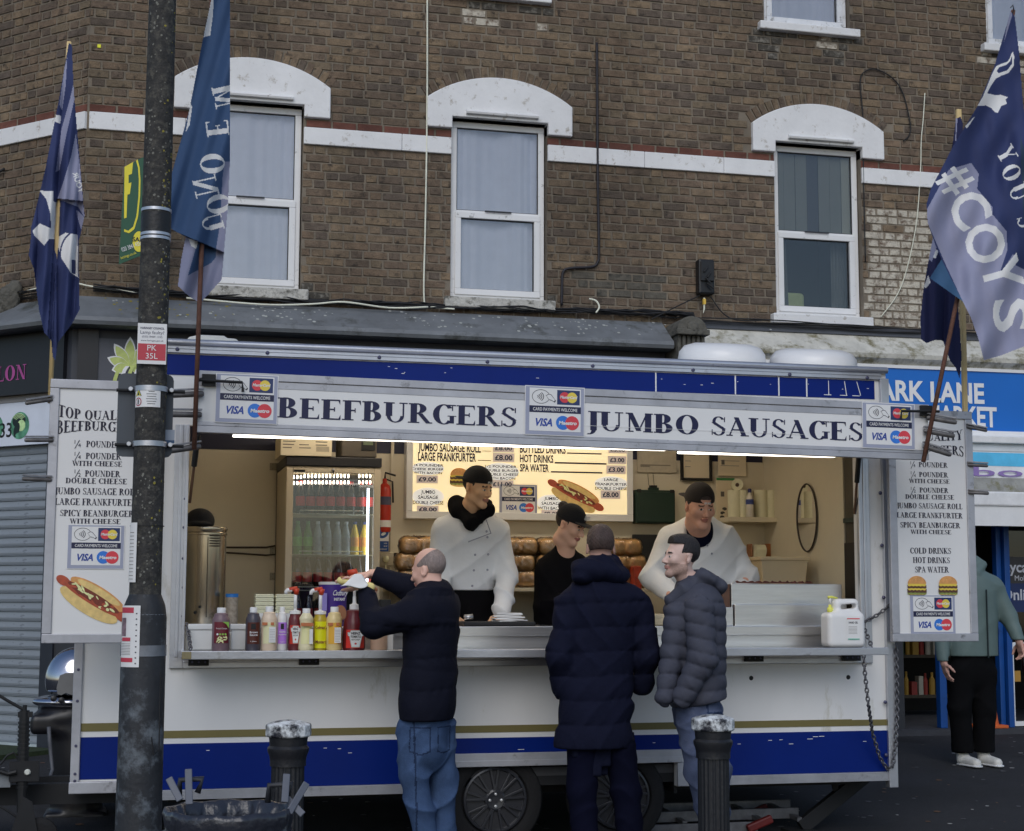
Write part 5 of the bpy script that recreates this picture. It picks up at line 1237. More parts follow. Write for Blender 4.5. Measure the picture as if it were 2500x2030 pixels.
Rc_ = [('TOP QUALITY', 1076, 1058, 160, 0), ('BEEFBURGERS', 1103, 1087, 165, 0), ('1/4', 1141, 1128, 10, -42), ('POUNDER', 1141, 1129, 70, 8), ('1/4', 1165, 1152, 10, -41), ('POUNDER', 1165, 1153, 70, 9), ('WITH CHEESE', 1180, 1170, 99, -1),
       ('1/2', 1203, 1190, 10, -41), ('POUNDER', 1203, 1191, 70, 10), ('DOUBLE CHEESE', 1219, 1208, 119, 0), ('JUMBO SAUSAGE ROLL', 1242, 1229, 160, 0), ('LARGE FRANKFURTER', 1265, 1252, 160, 0), ('SPICY BEANBURGER', 1289, 1276, 146, 1), ('WITH CHEESE', 1304, 1294, 99, 3),
       ('COLD DRINKS', 1352, 1338, 100, 2), ('HOT DRINKS', 1375, 1361, 90, 4), ('SPA WATER', 1398, 1384, 82, 5)]
rb, f, x0, x1, zb_, zt_ = side_board('tall white menu board with two burger pictures near its foot', 2174, 2382, 2272, Rc_, True)
m = MB(); xa = at(2224, 1550, YBd).x; wq = at(2336, 1550, YBd).x-xa; za = at(2280, 1552, YBd).z; card(m, f, xa, za, wq); m.build('card_sticker', rb)
for u in (2240, 2316):
    m = MB(); p = at(u, 1431, YBd); burger2d(m, f, p.x, p.z, .135); m.build('burger_picture', rb)
for (ua, va, ub, vb) in ((2360, 1042, 2410, 1052), (2362, 1135, 2412, 1138), (2364, 1203, 2414, 1205)):
    m = MB(); prong(m, at(ua, va, YBd), at(ub, vb, YBd-.04), .013); m.build('prong', rb, smooth=True)
# stickers on the raised sign
for (ua, va, ub) in ((523, 1036, 676), (1279, 1059, 1425), (2103, 1090, 2232)):
    m = MB(); xa = sx(ua, va); card(m, Fr(sf.pt(0, 0, .004), SR, SU), xa, .055, sx(ub, va)-xa, .009); m.build('card_sticker', flap)

# ================================================================== LIT MENU ON THE BACK WALL
YM = YB-.12
mx0 = at(992, 1200, YM).x; mx1 = at(1546, 1200, YM).x; mz0 = at(1000, 1266, YM).z; mz1 = 2.62
face_e = M('lit_menu_face', (1.0, .83, .50, 1), .4, var=.12, scale=1.3, emit=.66)
mn = tp('menu_light_box', lambda m: (m.box(mx0, mx1, YM, YM+.11, mz0, mz0+.05, twhite), m.box(mx0, mx0+.045, YM, YM+.11, mz0+.05, mz1, twhite), m.box(mx1-.045, mx1, YM, YM+.11, mz0+.05, mz1, twhite), m.box(mx0, mx1, YM, YM+.11, mz1-.04, mz1, twhite)), bevel=.004)
tp('lit_face', lambda m: m.box(mx0+.045, mx1-.045, YM+.012, YM+.03, mz0+.05, mz1-.04, face_e), parent=mn)
tagm = M('price_tag_grey', pc(158, 148, 142), .5, var=.03, emit=.28); cloudm = M('cloud_sticker', pc(228, 214, 176), .5, emit=.5, var=.02); menu_ink2 = M('menu_print', pc(26, 14, 48), .5)
fm = Fr((0, YM+.012, 0)); m = MB()
def mt(txt, u0, u1, v1, v0, font='sans', mat=menu_ink2, d=.003, bold=.03, **kw):
    a = at(u0, v1, YM); b_ = at(u1, v1, YM); c = at(u0, v0, YM); text(m, fm, txt, a.x, a.z, c.z-a.z, d, mat, align='l', font=font, w=b_.x-a.x, bold=bold, **kw)
def mrect(u0, u1, v0, v1, mat, d=.002):
    a = at(u0, v1, YM); b_ = at(u1, v0, YM); frect(m, fm, a.x, b_.x, a.z, b_.z, d, mat)
def mell(u, v, ru, rv, mat, d=.0015):
    a = at(u, v, YM); fell(m, fm, a.x, a.z, at(u+ru, v, YM).x-a.x, a.z-at(u, v+rv, YM).z, d, mat)
mt('JUMBO SAUSAGE ROLL', 1022, 1175, 1101, 1082); mt('LARGE FRANKFURTER', 1021, 1163, 1124, 1104)
mt('BOTTLED DRINKS', 1270, 1382, 1105, 1086); mt('HOT DRINKS', 1270, 1352, 1128, 1110); mt('SPA WATER', 1270, 1341, 1151, 1133)
for u0, u1, v in ((1178, 1200, 1101), (1167, 1200, 1124), (1385, 1470, 1107), (1355, 1482, 1131), (1346, 1472, 1153)): mrect(u0, u1, v, v+1, menu_ink2)
for u0, u1, v0, v1, t in ((1204, 1256, 1085, 1104, '£8.00'), (1204, 1257, 1107, 1128, '£8.00'), (1486, 1532, 1089, 1107, '£3.00'), (1485, 1530, 1114, 1133, '£3.00'), (1481, 1529, 1137, 1157, '£3.00'), (1017, 1070, 1161, 1180, '£9.00'), (1018, 1072, 1235, 1253, '£8.00'), (1199, 1255, 1173, 1192, '£11.00'), (1467, 1516, 1198, 1218, '£8.00'), (1322, 1370, 1246, 1264, '£9.00')):
    mrect(u0, u1, v0, v1, tagm); mt(t, u0+5, u1-5, v1-5, v0+4, mat=st_navy, d=.004)
for (u, v, ru, rv, L) in ((1045, 1144, 40, 16, ('1/4 POUNDER', 'CHEESE BURGER', 'WITH BACON')), (1046, 1213, 38, 22, ('JUMBO', 'SAUSAGE', 'DOUBLE CHEESE')), (1224, 1152, 44, 22, ('1/2 POUNDER', 'DOUBLE BURGER', 'DOUBLE CHEESE', 'WITH BACON')), (1493, 1181, 40, 18, ('LARGE', 'FRANKFURTER', 'DOUBLE CHEESE')), (1347, 1228, 34, 20, ('JUMBO', 'SAUSAGE', 'WITH BACON'))):
    mell(u, v, ru, rv, cloudm); n = len(L)
    for i, t in enumerate(L):
        st_ = (rv*1.75)/n; vb = v-rv*.85+st_*(i+.85); hw_ = min(ru*.98, len(t)*3.5); mt(t, u-hw_, u+hw_, vb, vb-st_*.66, font='sans', d=.003, bold=.02)
m.build('menu_print', mn)
m = MB(); p = at(1122, 1165, YM); burger2d(m, fm, p.x, p.z, .14, .002); m.build('burger_picture', mn)
m = MB(); p = at(1406, 1209, YM); hotdog2d(m, fm, p.x, p.z, .44, -.45, .002); m.build('hot_dog_picture', mn)
m = MB(); xa = at(1219, 1260, YM).x; card(m, fm, xa, at(1260, 1260, YM).z, at(1313, 1260, YM).x-xa, .002); m.build('card_sticker', mn)

# ================================================================== FRIDGE AND THINGS ROUND IT
YR = 10.12
fx0 = at(697, 1300, YR).x; fx1 = at(928, 1300, YR).x; fz1 = at(800, 1116, YR).z
fg = thing('drinks_fridge', 'tall white glass door drinks fridge with a row of lights inside its top', 'fridge', ((fx0+fx1)/2, YR+.3, .47))
fwhite = M('fridge_white', pc(160, 150, 132), .45, var=.03); fdark = M('fridge_dark', pc(30, 30, 34), .5, var=.1)
dz1 = at(800, 1140, YR).z; gz1 = at(800, 1155, YR).z; gx0 = at(714, 1300, YR).x; gx1 = at(912, 1300, YR).x; gz0 = .62
m = MB(); m.box(fx0, fx0+.03, YR+.04, YB-.03, .5, dz1, fwhite); m.box(fx1-.03, fx1, YR+.04, YB-.03, .5, dz1, fwhite); m.box(fx0, fx1, YB-.06, YB-.02, .5, dz1, fdark); m.box(fx0+.03, fx1-.03, YR+.04, YB-.06, .5, .6, fwhite); m.box(fx0+.03, fx1-.03, YR+.04, YB-.06, gz1+.0, dz1, fwhite); m.build('cabinet', fg)
m = MB(); m.box(fx0-.005, fx1+.005, YR-.01, YB-.05, dz1+.002, fz1, fdark); m.build('top_panel', fg, bevel=.006)
m = MB(); m.box(fx0, gx0, YR, YR+.04, .5, dz1, fwhite); m.box(gx1, fx1, YR, YR+.04, .5, dz1, fwhite); m.box(gx0, gx1, YR, YR+.04, gz1, dz1, fwhite); m.box(gx0, gx1, YR, YR+.04, .5, gz0, fwhite)
dr = m.build('door', fg, bevel=.004)
m = MB(); m.box(gx0, gx1, YR+.018, YR+.022, gz0, gz1, glass('fridge_glass', (.88, .92, .95, 1), .02, .03)); m.build('pane', dr)
m = MB(); p = at(813, 1148, YR); m.lathe([(.009, 0), (.009, .01), (.004, .014)], (p.x, YR, p.z), alu, n=12, axis=(0, -1, 0)); m.tube([(p.x, YR-.014, p.z), (p.x+.002, YR-.018, p.z-.05)], .003, rub); a = at(718, 1152, YR); m.box(a.x, a.x+.07, YR-.003, YR, a.z, a.z+.014, rub); m.build('lock', dr)
glintm = M('fridge_bulb', (1, .84, .6, 1), .5, emit=9, var=0)  # glowing dots stand for other lights' reflections and also brighten the shelves
m = MB()
for row, vv in enumerate((1163, 1178)):
    for i in range(22):
        u = 717+i*8.9
        if 855 < u < 872: continue
        p = at(u, vv+(2 if i < 3 else 0), YR+.1); m.lathe([(.0045, -.011), (.006, 0), (.0045, .011)], p, glintm, n=6)
m.build('light_row', fg, smooth=2)
m = MB(); m.box(gx1-.035, gx1-.022, YR+.06, YR+.072, 1.25, gz1-.09, M('fridge_tube', (.9, .95, 1, 1), .5, emit=6, var=0)); m.build('light_tube', fg)
wirem = M('shelf_wire', pc(190, 190, 165), .4, metal=.3)
shz = [at(810, v, YR+.06).z for v in (1256, 1355)]+[at(810, 1442, YR+.06).z, at(810, 1530, YR+.06).z]
for zz2 in shz:
    m = MB()
    for i in range(9): m.tube([(gx0-.03, YR+.06+i*.055, zz2), (gx1+.03, YR+.06+i*.055, zz2)], .003, wirem, n=4)
    m.tube([(gx0+.05, YR+.05, zz2), (gx0+.05, YR+.05, zz2+.022), (gx1-.06, YR+.05, zz2+.022), (gx1-.06, YR+.05, zz2)], .003, wirem, n=4); m.build('shelf', fg, smooth=2)
def drink(kind, u, zb, Y):
    p = at(u, 1300, Y); r = .03
    colr = {'cola': (26, 14, 12), 'lime': (70, 120, 60), 'clear': (120, 130, 135), 'orange': (190, 150, 40), 'cherry': (30, 14, 14), 'dark': (36, 24, 22)}[kind]
    lab = {'cola': (165, 40, 38), 'lime': (85, 150, 60), 'clear': (110, 118, 125), 'orange': (215, 120, 45), 'cherry': (150, 36, 36), 'dark': (150, 40, 40)}[kind]
    cap = {'cola': (150, 30, 30), 'lime': (60, 120, 60), 'clear': (150, 155, 160), 'orange': (30, 50, 110), 'cherry': (60, 20, 20), 'dark': (60, 30, 30)}[kind]
    a = M('drink_'+kind, pc(*colr), .1, var=.15, spec=.8); b_ = M('drink_label_'+kind, pc(*lab), .4, var=.2, scale=40); c = M('drink_cap_'+kind, pc(*cap), .5)
    nm = {'cola': 'cola bottle with a red label', 'lime': 'bottle with a green label', 'clear': 'clear bottle of water or lemonade', 'orange': 'orange drink bottle', 'cherry': 'dark bottle with a red label', 'dark': 'dark bottle with a red label'}[kind]
    return (kind, (p.x, Y, zb), a, b_, c, nm)
protos = {}
def place_drink(kind, u, zb, Y, label, group):
    k_, loc, a, b_, c, nm = drink(kind, u, zb, Y)
    if kind not in protos:
        t = thing('drink_bottle', label, 'bottle', (0, 0, 0), group)
        m = MB(); r = .03; m.lathe([(r*.9, 0), (r, .01), (r, .12), (r*.75, .155), (r*.42, .19), (r*.4, .2)], (0, 0, 0), a, n=14); m.build('body', t, smooth=True)
        m = MB(); m.lathe([(r*1.03, .055), (r*1.03, .115)], (0, 0, 0), b_, n=14, cap=False); m.build('label_band', t, smooth=True)
        m = MB(); m.lathe([(r*.45, .198), (r*.45, .216)], (0, 0, 0), c, n=10); m.build('cap', t, smooth=True)
        protos[kind] = t; t.location = loc; return t
    t = copy_tree(protos[kind]); t.location = loc; t['label'] = label; t['group'] = group; return t
G1 = 'bottles on the top shelf of the fridge'; G2 = 'bottles on the middle shelf of the fridge'; G3 = 'bottles on the lower shelf of the fridge'
ORD = ('first', 'second', 'third', 'fourth', 'fifth', 'sixth', 'seventh', 'eighth')
for i, u in enumerate((732, 757, 782, 806, 831, 856, 881, 902)): place_drink('cola', u, shz[0], YR+.12, 'red labelled cola bottle, %s from left on the top shelf of the fridge' % ORD[i], G1)
for i, u in enumerate((727, 752, 776, 800, 824, 845, 866, 890)):
    k_ = ['lime', 'lime', 'clear', 'clear', 'clear', 'clear', 'orange', 'orange'][i]
    place_drink(k_, u, shz[1], YR+.12, {'lime': 'green labelled', 'clear': 'clear', 'orange': 'orange drink'}[k_]+' bottle, %s from left on the middle shelf of the fridge' % ORD[i], G2)
for i, u in enumerate((727, 752, 778, 803, 828, 853, 878, 900)): place_drink('cherry', u, shz[2], YR+.12, 'dark bottle with red label, %s from left on the lower shelf of the fridge' % ORD[i], G3)
for i, u in enumerate((730, 756, 782, 808)): place_drink('dark', u, shz[3], YR+.12, 'dark bottle, %s from left on the bottom shelf of the fridge' % ORD[i], 'bottles on the bottom shelf of the fridge')
# boxes on the fridge
card_w = M('white_carton', pc(178, 168, 145), .8, var=.05); prt = M('carton_print', pc(90, 84, 78), .8)
def carton(m, x0, x1, y0, y1, z0, z1, f):
    m.box(x0, x1, y0, y1, z0, z1, card_w)
    R_ = random.Random(6)
    for i in range(3):
        for j in range(9):
            if R_.random() < .2: continue
            xa = x0+(x1-x0)*(.04+.32*i); m.box(xa, xa+(x1-x0)*R_.uniform(.15, .28), y0-.0015, y0, z1-(z1-z0)*(.12+.085*j), z1-(z1-z0)*(.10+.085*j)+(.004 if j == 3 else .001), prt)
    for j in range(14): m.box(x1-(x1-x0)*(.30-.018*j), x1-(x1-x0)*(.30-.018*j)+(x1-x0)*.008, y0-.0015, y0, z0+(z1-z0)*.12, z0+(z1-z0)*.26, prt)
a = at(685, 1112, YR-.02); b_ = at(810, 1112, YR-.02)
t = thing('carton', 'white printed cardboard carton standing on top of the drinks fridge', 'box', (a.x, YR, fz1)); m = MB(); carton(m, a.x, b_.x, YR-.02, YR+.35, fz1+.002, fz1+.24, 0); m.build('box_body', t, bevel=.003)
a = at(834, 1112, YR-.0); b_ = at(920, 1112, YR)
t = thing('control_unit', 'dark grey electrical control unit with a small display on top of the fridge', 'appliance', (a.x, YR, fz1)); m = MB(); m.box(a.x, b_.x, YR, YR+.3, fz1+.002, fz1+.2, M('grey_unit', pc(72, 66, 58), .6)); m.build('case', t, bevel=.008)
m = MB(); a2 = at(882, 1100, YR); m.box(a2.x, a2.x+.09, YR-.004, YR, a2.z, a2.z+.07, rub); m.box(a2.x+.012, a2.x+.075, YR-.006, YR-.004, a2.z+.035, a2.z+.06, M('lcd', pc(78, 88, 70), .3)); m.build('display', t)
# door in back wall with hinges and bars
dseam = M('seam_dark', pc(70, 62, 50), .8); hz_ = M('hinge_steel', pc(125, 118, 102), .5, metal=.4)
p = at(676, 1140, YB-.012)
bd = tp('rear_door', lambda m: m.box(HX0-.02, p.x-.003, YB-.03, YB-.018, .5, at(560, 1112, YB-.03).z, cream))
for v in (1140, 1345, 1408):
    q = at(677, v, YB-.035); tp('hinge', lambda m: (m.box(q.x-.05, q.x-.004, YB-.036, YB-.03, q.z-.025, q.z+.025, hz_), m.box(q.x+.004, q.x+.045, YB-.022, YB-.016, q.z-.025, q.z+.025, hz_), m.tube([(q.x, YB-.036, q.z-.025), (q.x, YB-.036, q.z+.025)], .006, hz_), [m.lathe([(.003, 0), (.002, .002)], (q.x-.03, YB-.036, q.z+dz), rub, n=6, axis=(0, -1, 0)) for dz in (-.015, .015)]), parent=bd)
tp('locking_bar', lambda m: (m.tube([at(540, 1337, YB-.06), at(650, 1337, YB-.06), at(672, 1333, YB-.05)], .006, M('dark_bar', pc(48, 38, 30), .6)), m.tube([at(540, 1349, YB-.06), at(650, 1356, YB-.06), at(673, 1354, YB-.05), at(674, 1336, YB-.05)], .006, M('dark_bar', pc(48, 38, 30), .6))), parent=bd)
# extinguisher, safety signs, sockets
YW = YB-.02
ex = thing('fire_extinguisher', 'red fire extinguisher hanging on the back wall beside the fridge', 'fire extinguisher', tuple(at(938, 1280, YW-.1)))
redx = M('extinguisher_red', pc(150, 36, 22), .35, var=.05); e0 = at(938, 1300, YW-.1); e1 = at(938, 1180, YW-.1); hh = e1.z-e0.z
m = MB(); m.lathe([(.04, 0), (.045, .015), (.045, hh*.85), (.035, hh*.95), (.015, hh), (.015, hh+.03)], e0, redx, n=20); m.build('cylinder', ex, smooth=True)
m = MB(); m.lathe([(.0458, hh*.55), (.0458, hh*.72)], e0, M('blue_label', pc(60, 62, 84), .5), n=20, cap=False); m.lathe([(.0457, hh*.1), (.0457, hh*.24)], e0, st_white, n=20, cap=False); m.build('label_band', ex)
m = MB(); m.tube([e0+Vector((0, 0, hh+.03)), e0+Vector((.0, -.02, hh+.07)), e0+Vector((.07, -.03, hh+.05))], .007, rub); m.tube([e0+Vector((0, 0, hh+.03)), e0+Vector((.05, -.02, hh+.01)), e0+Vector((.055, -.02, hh*.6))], .006, rub); m.build('handle', ex, smooth=2)
sgn = thing('safety_sign', 'blue and white wash hands safety notice below the fire extinguisher', 'sign', tuple(at(938, 1345, YW)))
m = MB(); a = at(925, 1347, YW-.13); b_ = at(950, 1272, YW-.13); Yq = YW-.13
m.box(a.x-.03, b_.x, Yq, Yq+.006, a.z, b_.z, st_white); sb = M('sign_blue', pc(18, 62, 125), .5); fq = Fr((0, Yq, 0))
fell(m, fq, a.x+.02, (a.z+b_.z)/2+.03, .045, .045, .002, sb); fell(m, fq, a.x+.03, (a.z+b_.z)/2+.015, .018, .01, .003, st_white, a=.5); frect(m, fq, a.x-.028, b_.x-.002, a.z+.002, a.z+.07, .002, sb)
for i, t_ in enumerate(('use', 'and', 'sanitiser')): text(m, fq, t_, b_.x-.012, a.z+.052-.02*i, .012, .003, st_white, align='r', font='sans')
m.build('notice', sgn)
tp('wall_trunking', lambda m: m.box(at(953, 1200, YW).x, at(960, 1200, YW).x, YW-.02, YW, 1.0, 2.6, cream))
so_ = thing('wall_socket', 'cream double wall socket with a white plug and a black plug', 'socket', tuple(at(950, 1365, YW)))
m = MB(); a = at(927, 1381, YW-.03); b_ = at(978, 1349, YW-.03); m.box(a.x, b_.x, YW-.03, YW, a.z, b_.z, cream); m.build('socket_plate', so_, bevel=.004)
m = MB(); c = at(942, 1366, YW-.05); m.lathe([(.018, -.02), (.024, 0), (.018, .02)], c, M('plug_white', pc(190, 178, 150), .5), n=12); m.tube([c+Vector((0, 0, -.02)), c+Vector((.0, 0, -.12)), c+Vector((.05, 0, -.2))], .004, M('plug_white', (1, 1, 1, 1))); m.build('plug', so_, smooth=2)
m = MB(); c = at(970, 1361, YW-.06); m.box(c.x-.02, c.x+.02, YW-.08, YW-.03, c.z-.03, c.z+.03, rub); m.tube([c+Vector((0, 0, -.03)), c+Vector((.02, 0, -.1)), c+Vector((-.08, 0, -.2))], .004, rub); m.build('plug', so_, bevel=.006)
wb = thing('small_radio', 'small black radio unit on the worktop behind the bald customer', 'radio', tuple(at(942, 1480, YT+.6)))
m = MB(); c = at(940, 1476, YT+.7); m.box(c.x-.035, c.x+.035, YT+.68, YT+.74, c.z-.03, c.z+.03, rub); m.build('case', wb, bevel=.006)
# bread packets on a rear shelf
YP = YB-.42
film = M('shiny_film_bun', pc(186, 142, 92), .45, var=.35, scale=9, bump=1, bscale=30, spec=.7, coat=.9)
pz = at(1300, 1436, YP).z
tp('rear_shelf', lambda m: m.box(at(960, 1400, YP).x, at(1590, 1400, YP).x, YP-.15, YB-.02, pz-.025, pz, cream), bevel=.003)
def packet_mesh():
    pr = []
    for i in range(2):
        for j in range(2): pr.append(P_box(((i-.5)*.116, (j-.5)*.09, .056), (.063, .055, .056), rd=.042, k=.008))
    V, Q = sdf_mesh(pr, .008, post=lambda P, d: d-.0045*(1-np.abs(np.sin(P[:, 0]*45+P[:, 2]*70+2*np.sin(P[:, 1]*40))))**4-.003*(1-np.abs(np.sin(P[:, 0]*90-P[:, 2]*50+2*np.sin(P[:, 2]*60))))**5)
    return V, Q
PV, PQ = packet_mesh()
bp0 = None
FV, FQ = sdf_mesh([P_box((0, 0, .056), (.126, .106, .06), rd=.05, k=.01)], .008, post=lambda P, d: d-.004-.006*(1-np.abs(np.sin(P[:, 0]*55+P[:, 2]*80+3*np.sin(P[:, 1]*30))))**3-.005*(1-np.abs(np.sin(P[:, 0]*120-P[:, 2]*60+2*np.sin(P[:, 2]*70+1))))**4)
_fo = mesh_np('film', FV, FQ, [glass('bread_film', (.97, .95, .92, 1), .05, .16)]); FM = _fo.data; bpy.data.objects.remove(_fo)
rows = [(0, (1016, 1262, 1350, 1532)), (1, (1010, 1258, 1347, 1526)), (2, (1020, 1264, 1352, 1516))]
nl = 0
places = {(0, 0): 'bottom bread packet left of the young vendor', (0, 1): 'bottom bread packet half hidden behind the young vendor'}
for r_i, us in rows:
    for k_, u in enumerate(us):
        p = at(u, 1400, YP); loc = Vector((p.x, YP, pz+.004+r_i*.108))
        side = 'left of the young vendor' if u < 1100 else ('between young vendor and woman' if u < 1400 else 'behind the navy coated customer')
        lvl = ('bottom', 'middle', 'top')[r_i]; same = [w for w in us if (w < 1100) == (u < 1100) and (w > 1400) == (u > 1400)]; pos = ('', ' left one') [len(same) > 1] if u == same[0] else ' right one'
        lab = 'film wrapped bun packet, %s layer%s, pile %s' % (lvl, pos and ','+pos, side)
        if bp0 is None:
            bp0 = mesh_np('bun_packet', PV, PQ, [film]); o = bp0
        else: o = bp0.copy(); COL.objects.link(o)
        o.location = loc
        fo = bpy.data.objects.new('film', FM) if bp0 is not None and FM else None
        COL.objects.link(fo); fo.parent = o
        o.rotation_euler = (0, 0, random.uniform(-.15, .15)); tag(o, lab, 'bread', 'packets of buns stacked behind the vendors')
# ================================================================== SAUCES AND OTHER THINGS ON THE SERVING SHELF
capw = M('cap_white', pc(200, 202, 205), .4, var=.02); pumpr = M('pump_red', pc(160, 50, 28), .4, var=.05)
YQ = YSh+.09
def plain_label(m, fr, r, z0, z1, w, mat, d=.0): pass
def sauce_bottle(label, u0, u1, vt, col, lab=None, lv=(1520, 1573), kind='bottle', extra=None, Y=None, body_top=None, rough=.3, capw_=.5):
    Y = Y or YQ; a = at(u0, 1560, Y); b_ = at(u1, 1560, Y); x = (a.x+b_.x)/2; r = (b_.x-a.x)/2; z0 = ZSh+.001; zt_ = at((u0+u1)/2, vt, Y-r*.3).z; H = zt_-z0
    t = thing('sauce_bottle', label, 'bottle', (x, Y, z0), 'sauce bottles along the serving shelf')
    mt = M('sauce_%d_%d_%d' % col, pc(*col), rough, var=.06, scale=8)
    bt = (1-.11) if kind != 'pump' else .86
    m = MB(); c = (x, Y, z0)
    if kind == 'twist': prof = [(r*.9, 0), (r, .01), (r*.97, H*.12), (r*.72, H*.55), (r*.9, H*.74), (r*.9, H*.78), (r*.5, H*.89)]
    elif kind == 'big': prof = [(r*.9, 0), (r, .015), (r*.98, H*.35), (r*.94, H*.5), (r*.9, H*.62), (r*.72, H*.72), (r*.72, H*.82), (r*.4, H*.85)]
    else: prof = [(r*.92, 0), (r, .01), (r, H*.70), (r*.93, H*.76), (r*.8, H*.8), (r*.78, H*.85), (r*.5, H*.88)]
    m.lathe(prof, c, mt, n=28); m.build('body', t, smooth=True)
    m = MB()
    if kind == 'pump':
        m.lathe([(r*.85, H*.86), (r*.85, H*.93), (r*.3, H*.95), (r*.2, H*.97), (r*.16, H*1.0)], c, capw, n=20)
        m.build('cap', t, smooth=True)
        m = MB(); top = at((u0+u1)/2, vt-60, Y).z
        m.tube([(x+.0, Y, z0+H*.98), (x+.0, Y, z0+H+.085)], .0095, capw, n=10); o = m.build('pump_stem', t, smooth=2)
        m = MB(); zz3 = z0+H+.085; m.tube([(x+.003, Y, zz3-.012), (x+.005, Y, zz3+.022)], [.012, .017], pumpr, n=12); m.tube([(x+.01, Y, zz3+.022), (x-.02, Y, zz3+.018), (x-.035, Y, zz3+.014)], .0125, pumpr, n=10); m.build('pump_head', t, smooth=2)
        m = MB(); m.tube([(x-.02, Y, zz3+.014), (x-.045, Y, zz3+.012), (x-.052, Y, zz3+.004), (x-.053, Y, zz3-.01)], [.012, .012, .011, .009], capw, n=10); m.build('nozzle', t, smooth=2)
    elif kind == 'big':
        m.lathe([(r*.42, H*.85), (r*.42, H*.95), (r*.2, H*.97), (r*.16, H*1.0), (r*.15, H*1.12)], c, capw, n=20); m.build('cap', t, smooth=True)
    else:
        m.lathe([(r*capw_, H*.87), (r*capw_, H*.985), (r*capw_*.9, H)], c, capw, n=20); m.build('cap', t, smooth=True)
    if lab:
        za = at(u0, lv[1], Y-r).z-z0; zb3 = at(u0, lv[0], Y-r).z-z0
        m = MB(); lm = M('label_%d_%d_%d' % lab, pc(*lab), .4, var=.05)
        def rr(z):
            for (r0, h0), (r1, h1) in zip(prof, prof[1:]):
                if h0 <= z <= h1: return r0+(r1-r0)*(z-h0)/max(1e-6, h1-h0)
            return r
        zs_ = [za+(zb3-za)*i/5 for i in range(6)]; n = 18; V = []
        for z_ in zs_:
            for j in range(n+1):
                th = -PI*.78+PI*.56*j/n if kind != 'wrap' else -PI+PI*j/n
                V.append((x+math.cos(th)*(rr(z_)+.0012), Y+math.sin(th)*(rr(z_)+.0012), z0+z_))
        m.add(V, [(i*(n+1)+j, i*(n+1)+j+1, (i+1)*(n+1)+j+1, (i+1)*(n+1)+j) for i in range(5) for j in range(n)], lm)
        if extra: extra(m, Fr((x, Y-r-.0, z0)), r, za, zb3)
        m.build('label_print', t, smooth=2)
    return t
white_p = M('label_white', pc(215, 212, 205), .4, var=.02); blackp = M('label_black', pc(22, 20, 22), .5)
def ex_text(words, mat=white_p, chk=None):
    def f(m, fr, r, za, zb3):
        n = len(words); H = zb3-za
        for i, (w, yy, hh, wf) in enumerate(words): text(m, fr, w, 0, za+H*yy, H*hh, .0035, mat, font='sans', w=r*1.3*wf, bold=.02)
        if chk: frect(m, fr, -r*.35, r*.25, zb3-H*.32, zb3-H*.06, .003, chk)
    return f
def heinz(m, fr, r, za, zb3):
    H = zb3-za; ky = M('keystone_grey', pc(150, 160, 155), .5)
    P = [(-.72, .86), (-.5, .86), (-.42, .97), (.42, .97), (.5, .86), (.72, .86), (.66, .66), (.56, .66), (.36, .04), (-.36, .04), (-.56, .66), (-.66, .66)]
    fpoly(m, fr, [(a*r, za+b_*H) for a, b_ in P][::-1], .003, ky); fpoly(m, fr, [(a*r*.88, za+(.5+(b_-.5)*.9)*H) for a, b_ in P][::-1], .0036, white_p)
    text(m, fr, 'HEINZ', 0, za+H*.74, H*.13, .0042, blackp, font='sans', w=r*.8, bold=.03); text(m, fr, 'TOMATO', 0, za+H*.56, H*.12, .0042, blackp, font='sans', w=r*.9, bold=.03); text(m, fr, 'KETCHUP', 0, za+H*.42, H*.08, .0042, blackp, font='sans', w=r*.7, bold=.02)
    fell(m, fr, 0, za+H*.24, r*.1, H*.05, .0042, M('tomato_print', pc(160, 40, 36), .5))
def back(m, fr, r, za, zb3):
    H = zb3-za; frect(m, fr, -r*.1, r*.72, za+H*.05, za+H*.78, .003, white_p)
    for i in range(8): frect(m, fr, -r*.02, r*.64, za+H*(.12+.075*i), za+H*(.13+.075*i), .0036, prt)
    frect(m, fr, -r*.95, -r*.3, za+H*.86, zb3, .003, M('label_check', pc(160, 95, 60), .5)); frect(m, fr, r*.1, r*.5, za+H*.86, zb3, .0032, M('label_check', (1, 1, 1, 1)))
def maroon(m, fr, r, za, zb3):
    H = zb3-za; g = M('label_green', pc(110, 150, 60), .5); P = [(r*.1, zb3), (r*.8, zb3), (r*.8, zb3-H*.3), (r*.5, zb3-H*.1)]; fpoly(m, fr, P, .003, g)
    text(m, fr, 'Fried Onion', 0, za+H*.66, H*.07, .004, white_p, font='sans', w=r*1.2)
    for i in range(4): fell(m, fr, (-.45+.3*i)*r, za+H*.42, r*.12, r*.12, .0034, g if i else white_p, n=12)
    for i in range(14): fell(m, fr, random.Random(i).uniform(-.6, .6)*r, za+H*random.Random(i+50).uniform(.05, .28), r*.2, r*.07, .0032+.0001*i, oni, n=10, a=i)
sauce_bottle('dark purple sauce bottle with maroon and green label, leftmost bottle on the serving shelf', 517, 561, 1484, (104, 84, 90), (98, 26, 40), (1519, 1571), extra=maroon)
sauce_bottle('almost black brown sauce bottle with chocolate label and white cap', 599, 636, 1483, (66, 62, 70), (78, 34, 24), (1520, 1573), extra=ex_text([('Brown', .5, .09, .8), ('Sauce', .38, .09, .8), ('1 Litre', .1, .05, .6)], chk=blackp))
sauce_bottle('salmon pink sauce bottle showing its white ingredients panel', 637, 676, 1481, (208, 162, 142), (214, 176, 140), (1520, 1572), extra=back)
